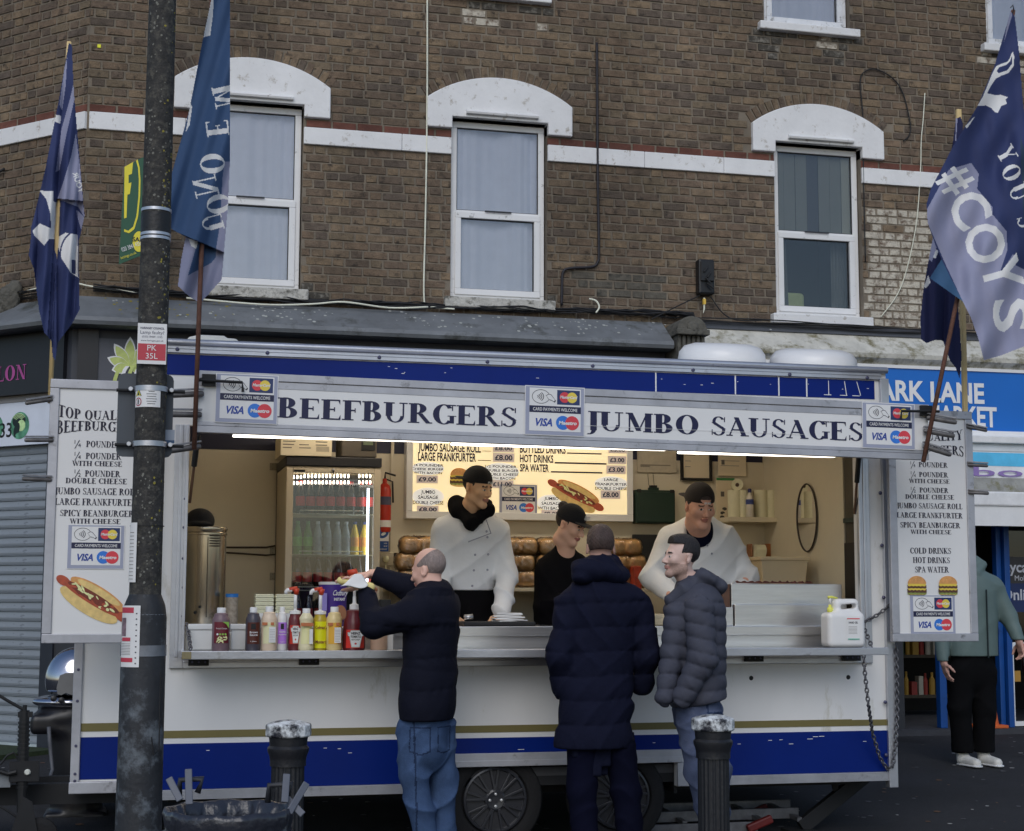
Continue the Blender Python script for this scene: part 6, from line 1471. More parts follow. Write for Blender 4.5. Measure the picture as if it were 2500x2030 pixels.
sauce_bottle('cream coloured mayonnaise bottle with purple label', 675, 701, 1482, (205, 198, 182), (150, 104, 186), (1520, 1572), Y=YQ+.03, extra=ex_text([('Garlic', .52, .08, .9), ('Mayonnaise', .4, .06, 1.1), ('1 Litre', .06, .05, .6)], chk=blackp))
sauce_bottle('dark red ketchup bottle with tall white pump stem and red pump head', 703, 736, 1485, (92, 30, 34), (168, 44, 30), (1527, 1573), kind='pump', Y=YQ+.02, extra=heinz)
sauce_bottle('peach coloured burger sauce bottle with narrow twisted waist', 728, 766, 1486, (214, 172, 142), (216, 176, 130), (1521, 1573), kind='twist', Y=YQ-.02, extra=lambda m, fr, r, za, zb3: (frect(m, fr, -r*.8, r*.8, zb3-(zb3-za)*.16, zb3, .003, M('label_check', (1, 1, 1, 1))), frect(m, fr, r*.3, r*.75, za, za+(zb3-za)*.7, .003, white_p)))
sauce_bottle('yellow mustard bottle with red headed pump, label in handwritten style letters', 764, 798, 1486, (150, 132, 40), (214, 190, 20), (1518, 1583), kind='pump', Y=YQ+.02, extra=ex_text([("Colman's", .72, .12, 1.25), ('Mustard', .18, .12, 1.2)], mat=M('label_maroon_text', pc(110, 40, 34), .5), chk=None))
sauce_bottle('tan mustard sauce bottle with orange label and white cap', 796, 835, 1482, (196, 162, 116), (208, 138, 46), (1521, 1573), extra=back)
sauce_bottle('large dark red ketchup bottle with keystone shaped label, biggest bottle on the shelf', 836, 892, 1471, (92, 24, 28), (176, 38, 30), (1538, 1583), kind='big', extra=heinz)
sauce_bottle('pale pink sauce bottle half hidden under the bald man\'s elbow', 904, 946, 1500, (205, 150, 128), None)
m = MB(); p = at(951, 1560, YQ); m.box(p.x-.02, p.x+.02, YQ-.01, YQ+.02, ZSh+.001, ZSh+.13, white_p); m.box(p.x-.021, p.x+.021, YQ-.011, YQ+.021, ZSh+.09, ZSh+.132, M('tub_yellow', pc(200, 180, 50), .5)); tag(m.build('condiment_box', bevel=.003), 'small white and yellow condiment box under the bald man\'s arm', 'box')
# white plastic tubs on the sill behind the bottles
for k_, (ua, ub, lab) in enumerate(((458, 520, 'white plastic tub with thick rim behind the chain at the far left'), (562, 601, 'white plastic tub with a thick rim between the first two sauce bottles'))):
    Yt2 = YT-.07; a = at(ua, 1580, Yt2); b_ = at(ub, 1580, Yt2); t = thing('plastic_tub', lab, 'tub', ((a.x+b_.x)/2, Yt2, ZSh)); tw = M('tub_white', pc(178, 186, 205), .4, var=.03)
    zt3 = at(ua, 1524, Yt2).z; m = MB(); m.box(a.x+.006, b_.x-.004, Yt2, Yt2+.05, ZSh+.001, zt3-.03, tw); m.build('body', t, bevel=.006)
    m = MB(); m.box(a.x, b_.x, Yt2-.008, Yt2+.055, zt3-.032, zt3, tw); m.build('rim', t, bevel=.006)
# hand gel canister
gel = thing('hand_gel', 'white hand gel canister with yellow pump at the right end of the serving shelf', 'canister', tuple(at(2058, 1586, YSh+.1)))
canm = M('can_white', pc(190, 192, 200), .35, var=.03); yp = M('pump_yellow', pc(215, 190, 80), .4)
c = at(2058, 1560, YSh+.12); w = (at(2104, 1560, YSh+.12).x-at(2013, 1560, YSh+.12).x)/2; H = at(2058, 1463, YSh+.12).z-ZSh
V, Q = sdf_mesh([P_box((0, 0, H*.36), (w, .065, H*.36), rd=.03, k=.02), P_box((.018, 0, H*.82), (w*.68, .035, H*.18), rd=.03, k=.03), P_cone((-w*.1, 0, H*.83), (w*.52, 0, H*.85), .015, .015, k=.01, sc=((0, 1, 0), .25), op='-')], .006)
mesh_np('body', V+np.array((c.x, YSh+.12, ZSh+.002)), Q, [canm], parent=gel)
m = MB(); x = c.x-w*.66; m.lathe([(.018, 0), (.018, .025), (.010, .03), (.008, .045)], (x, YSh+.12, ZSh+H*.73), yp, n=14); m.tube([(x, YSh+.12, ZSh+H*.9), (x, YSh+.12, ZSh+H*1.02)], .006, capw); m.tube([(x-.012, YSh+.12, ZSh+H*1.03), (x+.01, YSh+.12, ZSh+H*1.04), (x+.05, YSh+.12, ZSh+H*1.02)], [.009, .008, .005], yp); m.build('pump', gel, smooth=2)
m = MB(); fr = Fr((c.x, YSh+.053, ZSh)); frect(m, fr, -.005, .078, .05, .175, .002, white_p); frect(m, fr, -.005, .078, .17, .176, .003, c_red); frect(m, fr, .0, .074, .05, .056, .003, M('teal_print', pc(80, 150, 130), .5)); text(m, fr, 'HAND GEL', .036, .145, .011, .003, st_line, font='sans', w=.06, bold=.03)
for i in range(6): frect(m, fr, .004, .06, .085+i*.008, .0865+i*.008, .003, prt)
m.build('label_print', gel)
# pump bottles etc behind: urn, cap, jar, foam boxes, chocolate tub
YU = YT+.42
ur = thing('hot_water_urn', 'tall stainless steel hot water urn at the left end of the counter', 'urn', tuple(at(505, 1515, YU)))
a = at(452, 1400, YU); b_ = at(551, 1400, YU); c = Vector(((a.x+b_.x)/2-.012, YU, WZ)); r = (b_.x-a.x)/2+.012; zt4 = at(500, 1288, YU).z
usteel = M('urn_steel', pc(150, 140, 122), .25, metal=.9, var=.2, scale=2, stain=.1)
m = MB(); m.lathe([(r*.98, 0), (r, .01), (r, zt4-c.z-.05)], c, usteel, n=40); m.build('body', ur, smooth=True)
m = MB(); m.lathe([(r*1.0, zt4-c.z-.05), (r*1.04, zt4-c.z-.045), (r*1.04, zt4-c.z-.035), (r*1.0, zt4-c.z-.03), (r*1.05, zt4-c.z-.012), (r*1.02, zt4-c.z), (r*.3, zt4-c.z+.005)], c, usteel, n=40); m.build('lid', ur, smooth=True)
m = MB()
for i in range(5): p = at(524, 1308+i*6.3, YU-r*.9); m.box(p.x-.03, p.x+.03, p.y-.012, p.y+.01, p.z-.004, p.z+.003, M('louvre_dark', pc(60, 52, 42), .5, metal=.6))
for (u, v) in ((488, 1482), (476, 1496)): p = at(u, v, YU-r); m.lathe([(.009, 0), (.007, .008)], p, rub, n=8, axis=(0, -1, 0))
p = at(506, 1400, YU-r+.001); m.box(p.x-.002, p.x+.002, p.y-.004, p.y+.01, WZ+.05, zt4-.06, M('louvre_dark', (1, 1, 1, 1))); m.build('vents', ur)
blackc = M('black_cap_cloth', pc(20, 20, 24), .9, var=.15, bump=.3, bscale=120)
V, Q = sdf_mesh([P_ell((0, 0, .03), (.085, .1, .075)), P_cone((-.02, -.08, .01), (.02, -.12, .006), .05, .045, sc=((0, 0, 1), 3))], .007, post=lambda P, d: np.maximum(d, -P[:, 2]))
p = at(492, 1284, YU); o = mesh_np('baseball_cap', V+np.array((p.x-.01, YU, zt4+.006)), Q, [blackc]); tag(o, 'black cap resting on top of the steel hot water urn', 'cap')
YC = YT+.3
j = thing('plastic_jar', 'clear plastic jar with a blue lid beside the steel urn', 'jar', tuple(at(565, 1520, YC))); c = at(565, 1520, YC); c.z = WZ+.001; zt5 = at(565, 1450, YC).z
m = MB(); m.lathe([(.034, 0), (.035, .01), (.035, zt5-c.z-.02)], c, M('cloudy_plastic', pc(128, 120, 110), .3, var=.4, scale=40), n=20); m.build('body', j, smooth=True)
m = MB(); m.lathe([(.037, zt5-c.z-.02), (.037, zt5-c.z)], c, M('lid_blue', pc(30, 98, 168), .4), n=20); m.build('lid', j, smooth=True)
foam = M('foam_box', pc(200, 182, 158), .7, var=.03)
for i in range(5):
    for k_ in range(2):
        a = at(622+k_*50, 1495, YC); b_ = at(670+k_*50, 1495, YC); z_ = WZ+.004+.0+i*.021+.035
        if i == 0 and k_ == 0: z00 = at(622, 1497, YC).z
        m = MB(); m.box(a.x+.001, b_.x-.003, YC, YC+.11, z00+i*.022, z00+i*.022+.010, foam); m.box(a.x+.004, b_.x-.006, YC+.004, YC+.108, z00+i*.022+.0105, z00+i*.022+.0205, foam)
        o = m.build('foam_box', bevel=.003); tag(o, 'cream foam takeaway box, %s of the %s stack behind the sauce bottles' % (('bottom', 'second', 'middle', 'fourth', 'topmost')[i], ('left', 'right')[k_]), 'box', 'foam boxes stacked on the counter')
m = MB(); m.box(at(618, 1500, YC).x, at(724, 1500, YC).x, YC-.01, YC+.12, WZ, z00-.002, M('tub_white', (1, 1, 1, 1))); tag(m.build('storage_tray', bevel=.006), 'white plastic tray under the stacked cream foam boxes', 'tray')
purp = M('tub_purple', pc(58, 34, 120), .4, var=.05)
tb = thing('chocolate_tub', 'large purple tub of instant chocolate behind the sauce pumps', 'tub', tuple(at(808, 1500, YC))); a = at(778, 1460, YC); b_ = at(846, 1460, YC); c = Vector(((a.x+b_.x)/2, YC, WZ)); r = (b_.x-a.x)/2; H = at(808, 1422, YC).z-WZ
m = MB(); m.lathe([(r*.98, 0), (r, .01), (r, H-.01), (r*.99, H-.01)], c, purp, n=32); m.build('body', tb, smooth=True)
m = MB(); m.lathe([(r*1.02, H-.014), (r*1.02, H), (r*.9, H+.002)], c, M('lid_lilac', pc(180, 180, 200), .4), n=32); m.build('lid', tb, smooth=True)
m = MB(); fr = Fr((c.x, YC-r, WZ)); text(m, fr, 'Cadbury', .03, H*.70, .03, .006, white_p, font='sans', w=.085, shear=.3, bold=.01); text(m, fr, 'INSTANT', .03, H*.58, .016, .004, white_p, font='sans', w=.065, bold=.03); fell(m, fr, .035, H*.3, .035, .045, .003, M('cocoa_print', pc(130, 88, 60), .5))
frect(m, fr, -.075, -.045, H*.35, H*.75, .016, M('print_lilac', pc(120, 112, 170), .5)); m.build('label_print', tb)
# napkin tray, acrylic stand
nt = thing('napkin_tray', 'black tray piled with white paper napkins in front of the young vendor', 'tray', tuple(at(1240, 1512, YT+.14))); Yn = YT+.16
a = at(1128, 1516, Yn); b_ = at(1302, 1516, Yn); m = MB(); m.box(a.x, b_.x, Yn-.06, Yn+.12, WZ+.001, WZ+.028, rub); m.build('tray', nt, bevel=.008)
nap = M('napkin_white', pc(205, 200, 195), .9, var=.03)
for i in range(6):
    c = at(1242+random.uniform(-6, 6), 1505, Yn); R3_ = Matrix.Rotation(random.uniform(-.25, .25), 3, 'Z') @ Matrix.Rotation(random.uniform(-.05, .05), 3, 'Y'); m = MB(); m.obox((c.x, Yn+.02, WZ+.032+i*.0085), R3_, .09-.003*i, .06, .0035, nap); m.build('napkin', nt)
m = MB(); g_ = glass('acrylic', (.85, .85, .85, 1), .05, .05); p = at(1340, 1500, YT+.12); m.box(p.x-.055, p.x+.055, YT+.12, YT+.124, WZ, WZ+.15, g_); m.box(p.x-.055, p.x+.055, YT+.12, YT+.17, WZ+.001, WZ+.006, g_); tag(m.build('acrylic_screen'), 'clear acrylic screen standing on the counter in front of the woman vendor', 'screen')
m = MB(); c = at(1142, 1508, YT+.1); m.tube([c+Vector((-.02, 0, 0)), c+Vector((.03, 0, .004))], .016, M('foil', pc(150, 150, 152), .3, metal=.8)); tag(m.build('foil_roll', smooth=2), 'short roll of grey foil on the counter right of the bald man', 'roll')
# bits on back wall and right-hand side
def flat(name, label, cat, u0, v0, u1, v1, Y, mat, th=.006, frame=None, ft=.02):
    a = at(u0, v1, Y); b_ = at(u1, v0, Y); t = thing(name, label, cat, ((a.x+b_.x)/2, Y, a.z)); m = MB(); m.box(a.x, b_.x, Y, Y+th, a.z, b_.z, mat); m.build('sheet', t)
    if frame:
        m = MB(); f = ft; m.box(a.x-f, b_.x+f, Y-.012, Y+th, a.z-f, a.z, frame); m.box(a.x-f, b_.x+f, Y-.012, Y+th, b_.z, b_.z+f, frame); m.box(a.x-f, a.x, Y-.012, Y+th, a.z, b_.z, frame); m.box(b_.x, b_.x+f, Y-.012, Y+th, a.z, b_.z, frame); m.build('frame', t)
    return t, Fr((0, Y, 0)), a, b_
paper = M('paper_warm', pc(178, 166, 144), .8, var=.04); papg = M('paper_grey', pc(150, 142, 126), .5, var=.1, scale=20, bump=.5, bscale=18)
def lines(t, fr, a, b_, n, seed=1, top=.1, wmax=.8):
    R_ = random.Random(seed); m = MB(); w = b_.x-a.x; h = b_.z-a.z
    for i in range(n):
        y = b_.z-h*(top+(.9-top)*i/n); x0_ = a.x+w*.08; frect(m, fr, x0_, x0_+w*R_.uniform(.2, wmax), y-.003, y, .0015, prt)
    m.build('print', t)
t, fr, a, b_ = flat('plastic_document', 'crinkled plastic covered document high on the back wall above the green case', 'document', 1556, 1030, 1650, 1153, YW-.01, papg); lines(t, fr, a, b_, 4, 2, .85)
t, fr, a, b_ = flat('framed_certificate', 'certificate in a thick black frame hanging above the older vendor', 'certificate', 1668, 1030, 1730, 1167, YW-.02, paper, frame=M('frame_black', pc(26, 24, 24), .5)); lines(t, fr, a, b_, 7, 3, .2, .5)
t, fr, a, b_ = flat('notice_sheet', 'unframed printed sheet with a tiny photo right of the framed certificate', 'document', 1754, 1030, 1820, 1162, YW-.01, paper); lines(t, fr, a, b_, 9, 4)
m = MB(); p = at(1765, 1130, YW-.012); frect(m, fr, p.x-.012, p.x+.012, p.z-.015, p.z+.02, .003, prt); m.build('small_photo', t)
t, fr, a, b_ = flat('hygiene_poster', 'tall poster with a green strip along its top behind the older vendor', 'poster', 1750, 1168, 1793, 1275, YW-.01, paper)
m = MB(); frect(m, fr, a.x, b_.x, b_.z-.018, b_.z, .002, M('green_strip', pc(40, 110, 60), .5)); p = at(1762, 1207, YW); frect(m, fr, p.x-.012, p.x+.015, p.z-.018, p.z+.018, .002, prt)
for i in range(7): p = at(1765+4*math.sin(i*2), 1238+i*5, YW-.01); fell(m, fr, p.x, p.z, .018, .012, .002+.0002*i, M('line_art', pc(70, 66, 60), .7) if i % 2 else paper, n=10)
m.build('print', t)
# green case on hooks
gcs = thing('tool_case', 'dark green plastic carrying case hanging on hooks on the back wall', 'case', tuple(at(1598, 1280, YW-.06))); gm_ = M('case_green', pc(18, 42, 32), .5, var=.1)
a = at(1551, 1278, YW-.09); b_ = at(1647, 1198, YW-.09); m = MB(); m.box(a.x, b_.x, YW-.1, YW-.02, a.z, b_.z, gm_); m.box(a.x+.01, b_.x-.01, YW-.11, YW-.1, a.z+.01, b_.z-.015, gm_); m.build('body', gcs, bevel=.012)
m = MB(); c = (a.x+b_.x)/2; m.box(c-.04, c+.035, YW-.08, YW-.05, b_.z, b_.z+.02, gm_); m.box(c-.03, c+.02, YW-.085, YW-.045, b_.z+.018, b_.z+.035, rub); m.box(a.x+.01, a.x+.04, YW-.115, YW-.1, b_.z-.02, b_.z+.004, rub); m.box(b_.x-.04, b_.x-.01, YW-.115, YW-.1, b_.z-.02, b_.z+.004, rub); m.build('handle', gcs, bevel=.004)
m = MB()
for dx in (-.025, .015): m.tube([(c+dx, YW-.01, b_.z+.12), (c+dx, YW-.03, b_.z+.04), (c+dx, YW-.06, b_.z+.03)], .003, hz_)
m.build('hook', gcs, smooth=2)
# black panel behind the older vendor
m = MB(); a = at(1545, 1386, YW-.02); b_ = at(1606, 1306, YW-.02); m.box(a.x, b_.x+.1, YW-.03, YW, a.z, b_.z, M('black_panel', pc(20, 20, 22), .5)); tag(m.build('black_panel', bevel=.004), 'plain black panel on the back wall between the two nearest customers\' heads', 'panel')
# right shelf with paper rolls and bottle
rs = thing('wall_shelf', 'cream wall shelf in the back right corner carrying paper rolls', 'shelf', tuple(at(1850, 1275, YW-.2))); Ysf = YW-.22
a = at(1780, 1270, Ysf); b_ = at(1908, 1270, Ysf); zs = at(1850, 1263, Ysf).z; m = MB(); m.box(a.x, b_.x, Ysf, YW, zs-.035, zs, cream); m.build('board', rs, bevel=.003)
m = MB(); m.box(b_.x-.004, b_.x+.012, Ysf+.01, Ysf+.03, zs-.04, zs+.01, hz_); m.build('bracket', rs)
rollm = M('paper_roll', pc(188, 176, 152), .9, var=.05, bump=.4, bscale=50)
for i, (u, l) in enumerate(((1793, 'leftmost upright'), (1812, 'second upright'), (1858, 'third upright'), (1882, 'rightmost upright'))):
    c = at(u, 1262, Ysf+.09); c.z = zs+.001; ht = at(u, 1198, Ysf+.09).z-zs; m = MB(); m.lathe([(.046, 0), (.047, .004), (.047, ht-.004), (.044, ht), (.015, ht), (.015, ht-.03)], c, rollm, n=24); o = m.build('paper_roll', smooth=True); tag(o, '%s white paper towel roll on the corner wall shelf' % l, 'paper roll', 'paper rolls on the corner shelf')
c = at(1800, 1184, Ysf+.07); m = MB(); m.lathe([(.015, 0), (.016, .0), (.042, 0), (.043, .02), (.043, .24), (.04, .245)], c, rollm, n=28, axis=(.35, .94, 0), cap=False); o = m.build('paper_roll', smooth=True); tag(o, 'white paper roll lying on its side on top of the upright rolls', 'paper roll', 'paper rolls on the corner shelf')
m = MB(); m.lathe([(.013, 0), (.013, .2)], c, M('core_brown', pc(75, 58, 44), .8), n=12, axis=(.35, .94, 0)); m.build('core', o, local=False)
wbt = thing('water_bottle', 'clear water bottle with blue label standing in front of the paper rolls', 'bottle', tuple(at(1831, 1264, Ysf+.03))); c = at(1831, 1264, Ysf+.03); c.z = zs+.001; H = at(1831, 1194, Ysf+.03).z-zs
m = MB(); m.lathe([(.026, 0), (.028, .01), (.028, H*.55), (.024, H*.7), (.012, H*.84), (.011, H*.88)], c, M('bottle_clear', pc(165, 160, 152), .15, var=.1, spec=.8), n=20); m.build('body', wbt, smooth=True)
m = MB(); m.lathe([(.0285, H*.44), (.0285, H*.62)], c, M('label_blue', pc(48, 62, 120), .4, var=.4, scale=60), n=20, cap=False); m.build('label_band', wbt, smooth=True)
m = MB(); m.lathe([(.013, H*.86), (.014, H*.96), (.008, H)], c, M('cap_blue', pc(44, 44, 96), .4), n=14); m.build('cap', wbt, smooth=True)
# oval mirror on the right-hand inner wall
XW = TX1-T-.03
def atX(u, v, X_):
    q = ray(u, v); p = q*(X_/q.x); p.z += CH; return p
mr_ = thing('oval_mirror', 'tall oval wall mirror with thin dark rim on the right inner wall', 'mirror', tuple(atX(1970, 1347, XW-.01)))
a = atX(1946, 1264, XW-.012); b_ = atX(1994, 1264, XW-.012); tz = atX(1970, 1182, XW-.012).z; bz = atX(1970, 1347, XW-.012).z; cy_ = (a.y+b_.y)/2; cz_ = (tz+bz)/2; ry_ = abs(a.y-b_.y)/2; rz_ = (tz-bz)/2
E_ = lambda k, x: [(x, cy_+ry_*k*math.cos(2*PI*i/40), cz_+rz_*k*math.sin(2*PI*i/40)) for i in range(40)]
m = MB(); m.add(E_(1, XW-.012), [tuple(range(40))], M('mirror_glass', (.8, .8, .8, 1), .03, metal=1, var=0)); m.build('mirror_glass', mr_)
m = MB(); m.tube(E_(1.0, XW-.014), .005, M('mirror_rim', pc(60, 50, 44), .5), closed=True, n=6); m.build('rim', mr_, smooth=2)
# toilet roll on wooden holder
th_ = thing('roll_holder', 'brown wooden roll holder with a hanging white paper roll below the corner shelf', 'roll holder', tuple(at(1868, 1365, YW-.08))); wd = M('varnished_wood', pc(130, 78, 34), .35, var=.3, scale=8, coat=.4)
for u0, u1 in ((1833, 1838), (1868, 1903)):
    m = MB(); a = at(u0, 1360, YW-.1); b_ = at(u1, 1328, YW-.1); m.box(a.x, b_.x, YW-.1, YW-.02, a.z, b_.z, wd); m.build('wood_end', th_, bevel=.008)
m = MB(); a = at(1842, 1345, YW-.11); b_ = at(1866, 1345, YW-.11); m.lathe([(.045, 0), (.045, b_.x-a.x)], a, rollm, n=20, axis=(1, 0, 0)); m.add([(a.x, YW-.156, a.z), (b_.x, YW-.156, b_.z), (b_.x-.02, YW-.15, b_.z-.1), (a.x-.02, YW-.15, a.z-.085)], [(0, 3, 2, 1)], rollm); m.build('paper', th_, smooth=True)
# white tub on the griddle side, steel cabinets
Yg = YT+.9
tb2 = thing('white_bin', 'cream rectangular plastic bin standing behind the steel griddle housing', 'bin', tuple(at(1912, 1425, Yg))); a = at(1866, 1426, Yg); b_ = at(1962, 1426, Yg); zt6 = at(1912, 1362, Yg).z; tpm = M('tub_cream', pc(176, 162, 136), .5, var=.03)
m = MB(); m.add([(a.x, Yg, a.z-.1), (b_.x, Yg, a.z-.1), (b_.x, Yg+.25, a.z-.1), (a.x, Yg+.25, a.z-.1), (a.x-.03, Yg-.02, zt6), (b_.x+.03, Yg-.02, zt6), (b_.x+.03, Yg+.27, zt6), (a.x-.03, Yg+.27, zt6)], [(3, 2, 1, 0), (0, 1, 5, 4), (1, 2, 6, 5), (2, 3, 7, 6), (3, 0, 4, 7)], tpm); m.build('body', tb2, bevel=.008)
m = MB(); x0_, x1_, y0_, y1_ = a.x-.038, b_.x+.038, Yg-.03, Yg+.28; m.box(x0_, x1_, y0_, y0_+.02, zt6-.02, zt6+.006, tpm); m.box(x0_, x1_, y1_-.02, y1_, zt6-.02, zt6+.006, tpm); m.box(x0_, x0_+.02, y0_+.02, y1_-.02, zt6-.02, zt6+.006, tpm); m.box(x1_-.02, x1_, y0_+.02, y1_-.02, zt6-.02, zt6+.006, tpm); m.build('rim', tb2, bevel=.006)
gd = thing('griddle', 'stainless steel griddle housing with two stacked front panels on the right of the counter', 'griddle', tuple(at(1925, 1542, YT+.1)))
Ya = YT+.12; p = lambda u, v, Y=Ya: at(u, v, Y)
m = MB(); m.box(p(1791, 1430).x, p(2062, 1430).x, Ya+.04, Ya+.6, WZ+.0, p(1900, 1426, Ya+.04).z, steel); m.build('upper_panel', gd, bevel=.004)
m = MB(); m.box(p(1794, 1500).x, p(2068, 1500).x, Ya, Ya+.038, p(1900, 1537).z, p(1900, 1476).z, steel); m.build('lower_panel', gd, bevel=.004)
m = MB(); m.box(p(1771, 1450).x, p(1789, 1450).x, Ya+.05, Ya+.5, WZ+.02, p(1780, 1427).z, M('rusty_brown_panel', pc(84, 58, 44), .6, var=.25)); m.build('end_panel', gd)
m = MB(); m.box(p(1762, 1500).x, p(1790, 1500).x, Ya, Ya+.03, WZ-.0, p(1780, 1483).z, steel); m.build('end_box', gd, bevel=.003)
m = MB(); V = []; nx = 40; zb7 = at(1900, 1424, Ya+.1).z
for i in range(nx+1):
    x = p(1810, 1425).x+(p(2000, 1425).x-p(1810, 1425).x)*i/nx; V += [(x, Ya+.08, zb7-.002), (x, Ya+.1, zb7+.010+.004*math.sin(i*1.7)+.003*math.sin(i*3.1))]
m.add(V, [(2*i, 2*i+1, 2*i+3, 2*i+2) for i in range(nx)], M('cooked_meat', pc(78, 42, 38), .6, var=.4, scale=30)); m.build('food_row', gd)
m = MB(); m.box(at(1505, 1505, YT+.2).x, at(1640, 1505, YT+.2).x, YT+.2, YT+.4, WZ, WZ+.07, M('crumpled_paper', pc(150, 140, 118), .8, var=.3, scale=16, bump=.8)); tag(m.build('paper_stack', bevel=.01), 'pile of printed paper wrappers on the counter behind the grey jacketed man', 'paper')
m = MB(); c = at(1560, 1405, YT+1.2); m.box(c.x-.035, c.x+.02, YT+1.2, YT+1.3, c.z-.1, c.z+.06, M('red_box', pc(140, 48, 30), .5, var=.3, scale=20)); tag(m.build('red_packet', bevel=.006), 'red and orange packet beside the bread packets on the right', 'packet')

# ================================================================== STREET FURNITURE IN FRONT
YL = 7.65
polem = M('lamp_post_paint', pc(40, 42, 46), .65, var=.35, scale=5, bump=.35, bscale=30, stain=.45, stcol=pc(86, 92, 98), stscale=7)
polet = M('lamp_post_upper', pc(46, 45, 44), .8, var=.4, scale=26, bump=.5, bscale=90, stain=.5, stcol=pc(74, 72, 66), stscale=28)
lp = thing('lamp_post', 'dark lichen covered lamp post with metal bands and council number sign', 'lamp post', (at(318, 1900, YL).x, YL, 0))
def pcx(v): # centre x of the post at image row v
    pts = [(0, 397), (500, 376), (1300, 357), (1470, 352), (1700, 343), (2030, 337)]
    for (v0, u0), (v1, u1) in zip(pts, pts[1:]):
        if v <= v1: return u0+(u1-u0)*(v-v0)/(v1-v0)
    return 337
prof = []
zs_ = at(345, 1478, YL).z
x_b = at(341, 1900, YL).x; x_t = at(397, 0, YL).x; z_t = at(397, 0, YL).z
def pr(z): return x_b+(x_t-x_b)*max(0, z)/z_t
m = MB(); m.tube([(pr(0), YL, 0), (pr(0), YL, .05), (pr(.6), YL, .6), (pr(1.36), YL, zs_-.06), (pr(1.4), YL, zs_+.0), (pr(1.5), YL, zs_+.05)], [.112, .107, .104, .102, .094, .074], polem, n=40); m.build('base_sleeve', lp, smooth=True)
m = MB(); m.tube([(pr(zs_), YL, zs_), (pr(2.6), YL, 2.6), (pr(4), YL, 4.0), (pr(5.2), YL, 5.2), (pr(5.2)+.02, YL, 7.5)], [.074, .0715, .066, .062, .055], polet, n=36); m.build('shaft', lp, smooth=True)
m = MB(); R_ = random.Random(21)   # lichen rosettes
for i in range(900):
    z = R_.uniform(1.5, 5.2); yl = R_.random() < .35; th = R_.uniform(-2.6, -.2); th = th if not yl else R_.uniform(-1.4, -.1)
    if math.sin(z*3.1+th*2)+math.sin(z*7.7)*.6 < R_.uniform(-1.2, .9): continue
    r = .074-(z-1.5)*.0033+.0012; c = Vector((pr(z), YL, z)); n_ = Vector((math.cos(th), math.sin(th), 0)); t_ = Vector((-math.sin(th), math.cos(th), 0)); s = R_.uniform(.002, .0085)
    P = [c+n_*r+t_*(s*R_.uniform(.6, 1)*math.cos(a))+Vector((0, 0, s*R_.uniform(.6, 1)*math.sin(a))) for a in (0, 1, 2, 3, 4, 5)]; m.add(P, [(0, 1, 2, 3, 4, 5)], lichen_y if yl else M('grey_lichen', pc(100, 100, 94), .9))
m.build('lichen', lp)['kind'] = 'stuff'
def bandat(v, h, r=.001, mat=alu, nm='metal_band'):
    z = at(pcx(v), v, YL-.07).z; rr_ = .0735-(max(z, 1.5)-1.5)*.0031+r; m = MB(); m.lathe([(rr_, -h/2), (rr_+.003, -h/2+.001), (rr_+.003, h/2-.001), (rr_, h/2)], (pr(z), YL, z), mat, n=36, cap=False); m.build(nm, lp, smooth=True); return z, rr_
for v, h in ((507, .016), (567, .015), (577, .015)): bandat(v, h)
zq, rq = bandat(540, .1, .0005, M('black_tape', pc(30, 31, 34), .5, bump=.3))
for v in (947, 1082):
    z, rr_ = bandat(v, .026, .004)
    m = MB(); m.tube([(pr(z)-.16, YL+.06, z), (pr(z)+.16, YL+.06, z)], .008, chs); m.lathe([(.012, 0), (.01, .014)], (pr(z)-rr_-.02, YL-.0, z), alu, n=8, axis=(0, -1, 0)); m.lathe([(.012, 0), (.01, .014)], (pr(z)+rr_+.02, YL-.0, z), alu, n=8, axis=(0, -1, 0)); m.build('clamp', lp)
# backs of a traffic sign plate behind the post
sp = thing('sign_plate', 'grey back of a round cornered traffic sign plate clamped behind the lamp post', 'sign', (pr(2.4), YL+.08, 2.1))
a = at(283, 1115, YL+.08); b_ = at(425, 916, YL+.08); P = []
for cx_, cz2, a0 in ((b_.x-.03, b_.z-.03, 0), (a.x+.03, b_.z-.03, 90), (a.x+.03, a.z+.03, 180), (b_.x-.03, a.z+.03, 270)):
    P += [(cx_+.03*math.cos(math.radians(a0+t)), cz2+.03*math.sin(math.radians(a0+t))) for t in (0, 30, 60, 90)]
m = MB(); m.prism(P[::-1], YL+.08, YL+.084, M('plate_grey', pc(62, 68, 76), .5, var=.08)); m.build('plate', sp)
m = MB(); c = at(408, 1065, YL+.078); fq = Fr((0, YL+.079, 0)); frect(m, fq, c.x-.03, c.x+.035, c.z-.02, c.z+.03, .001, M('maker_label', pc(130, 138, 150), .5)); frect(m, fq, c.x-.03, c.x+.035, c.z-.035, c.z-.02, .001, M('maker_label_blue', pc(50, 78, 110), .5)); m.build('maker_sticker', sp)
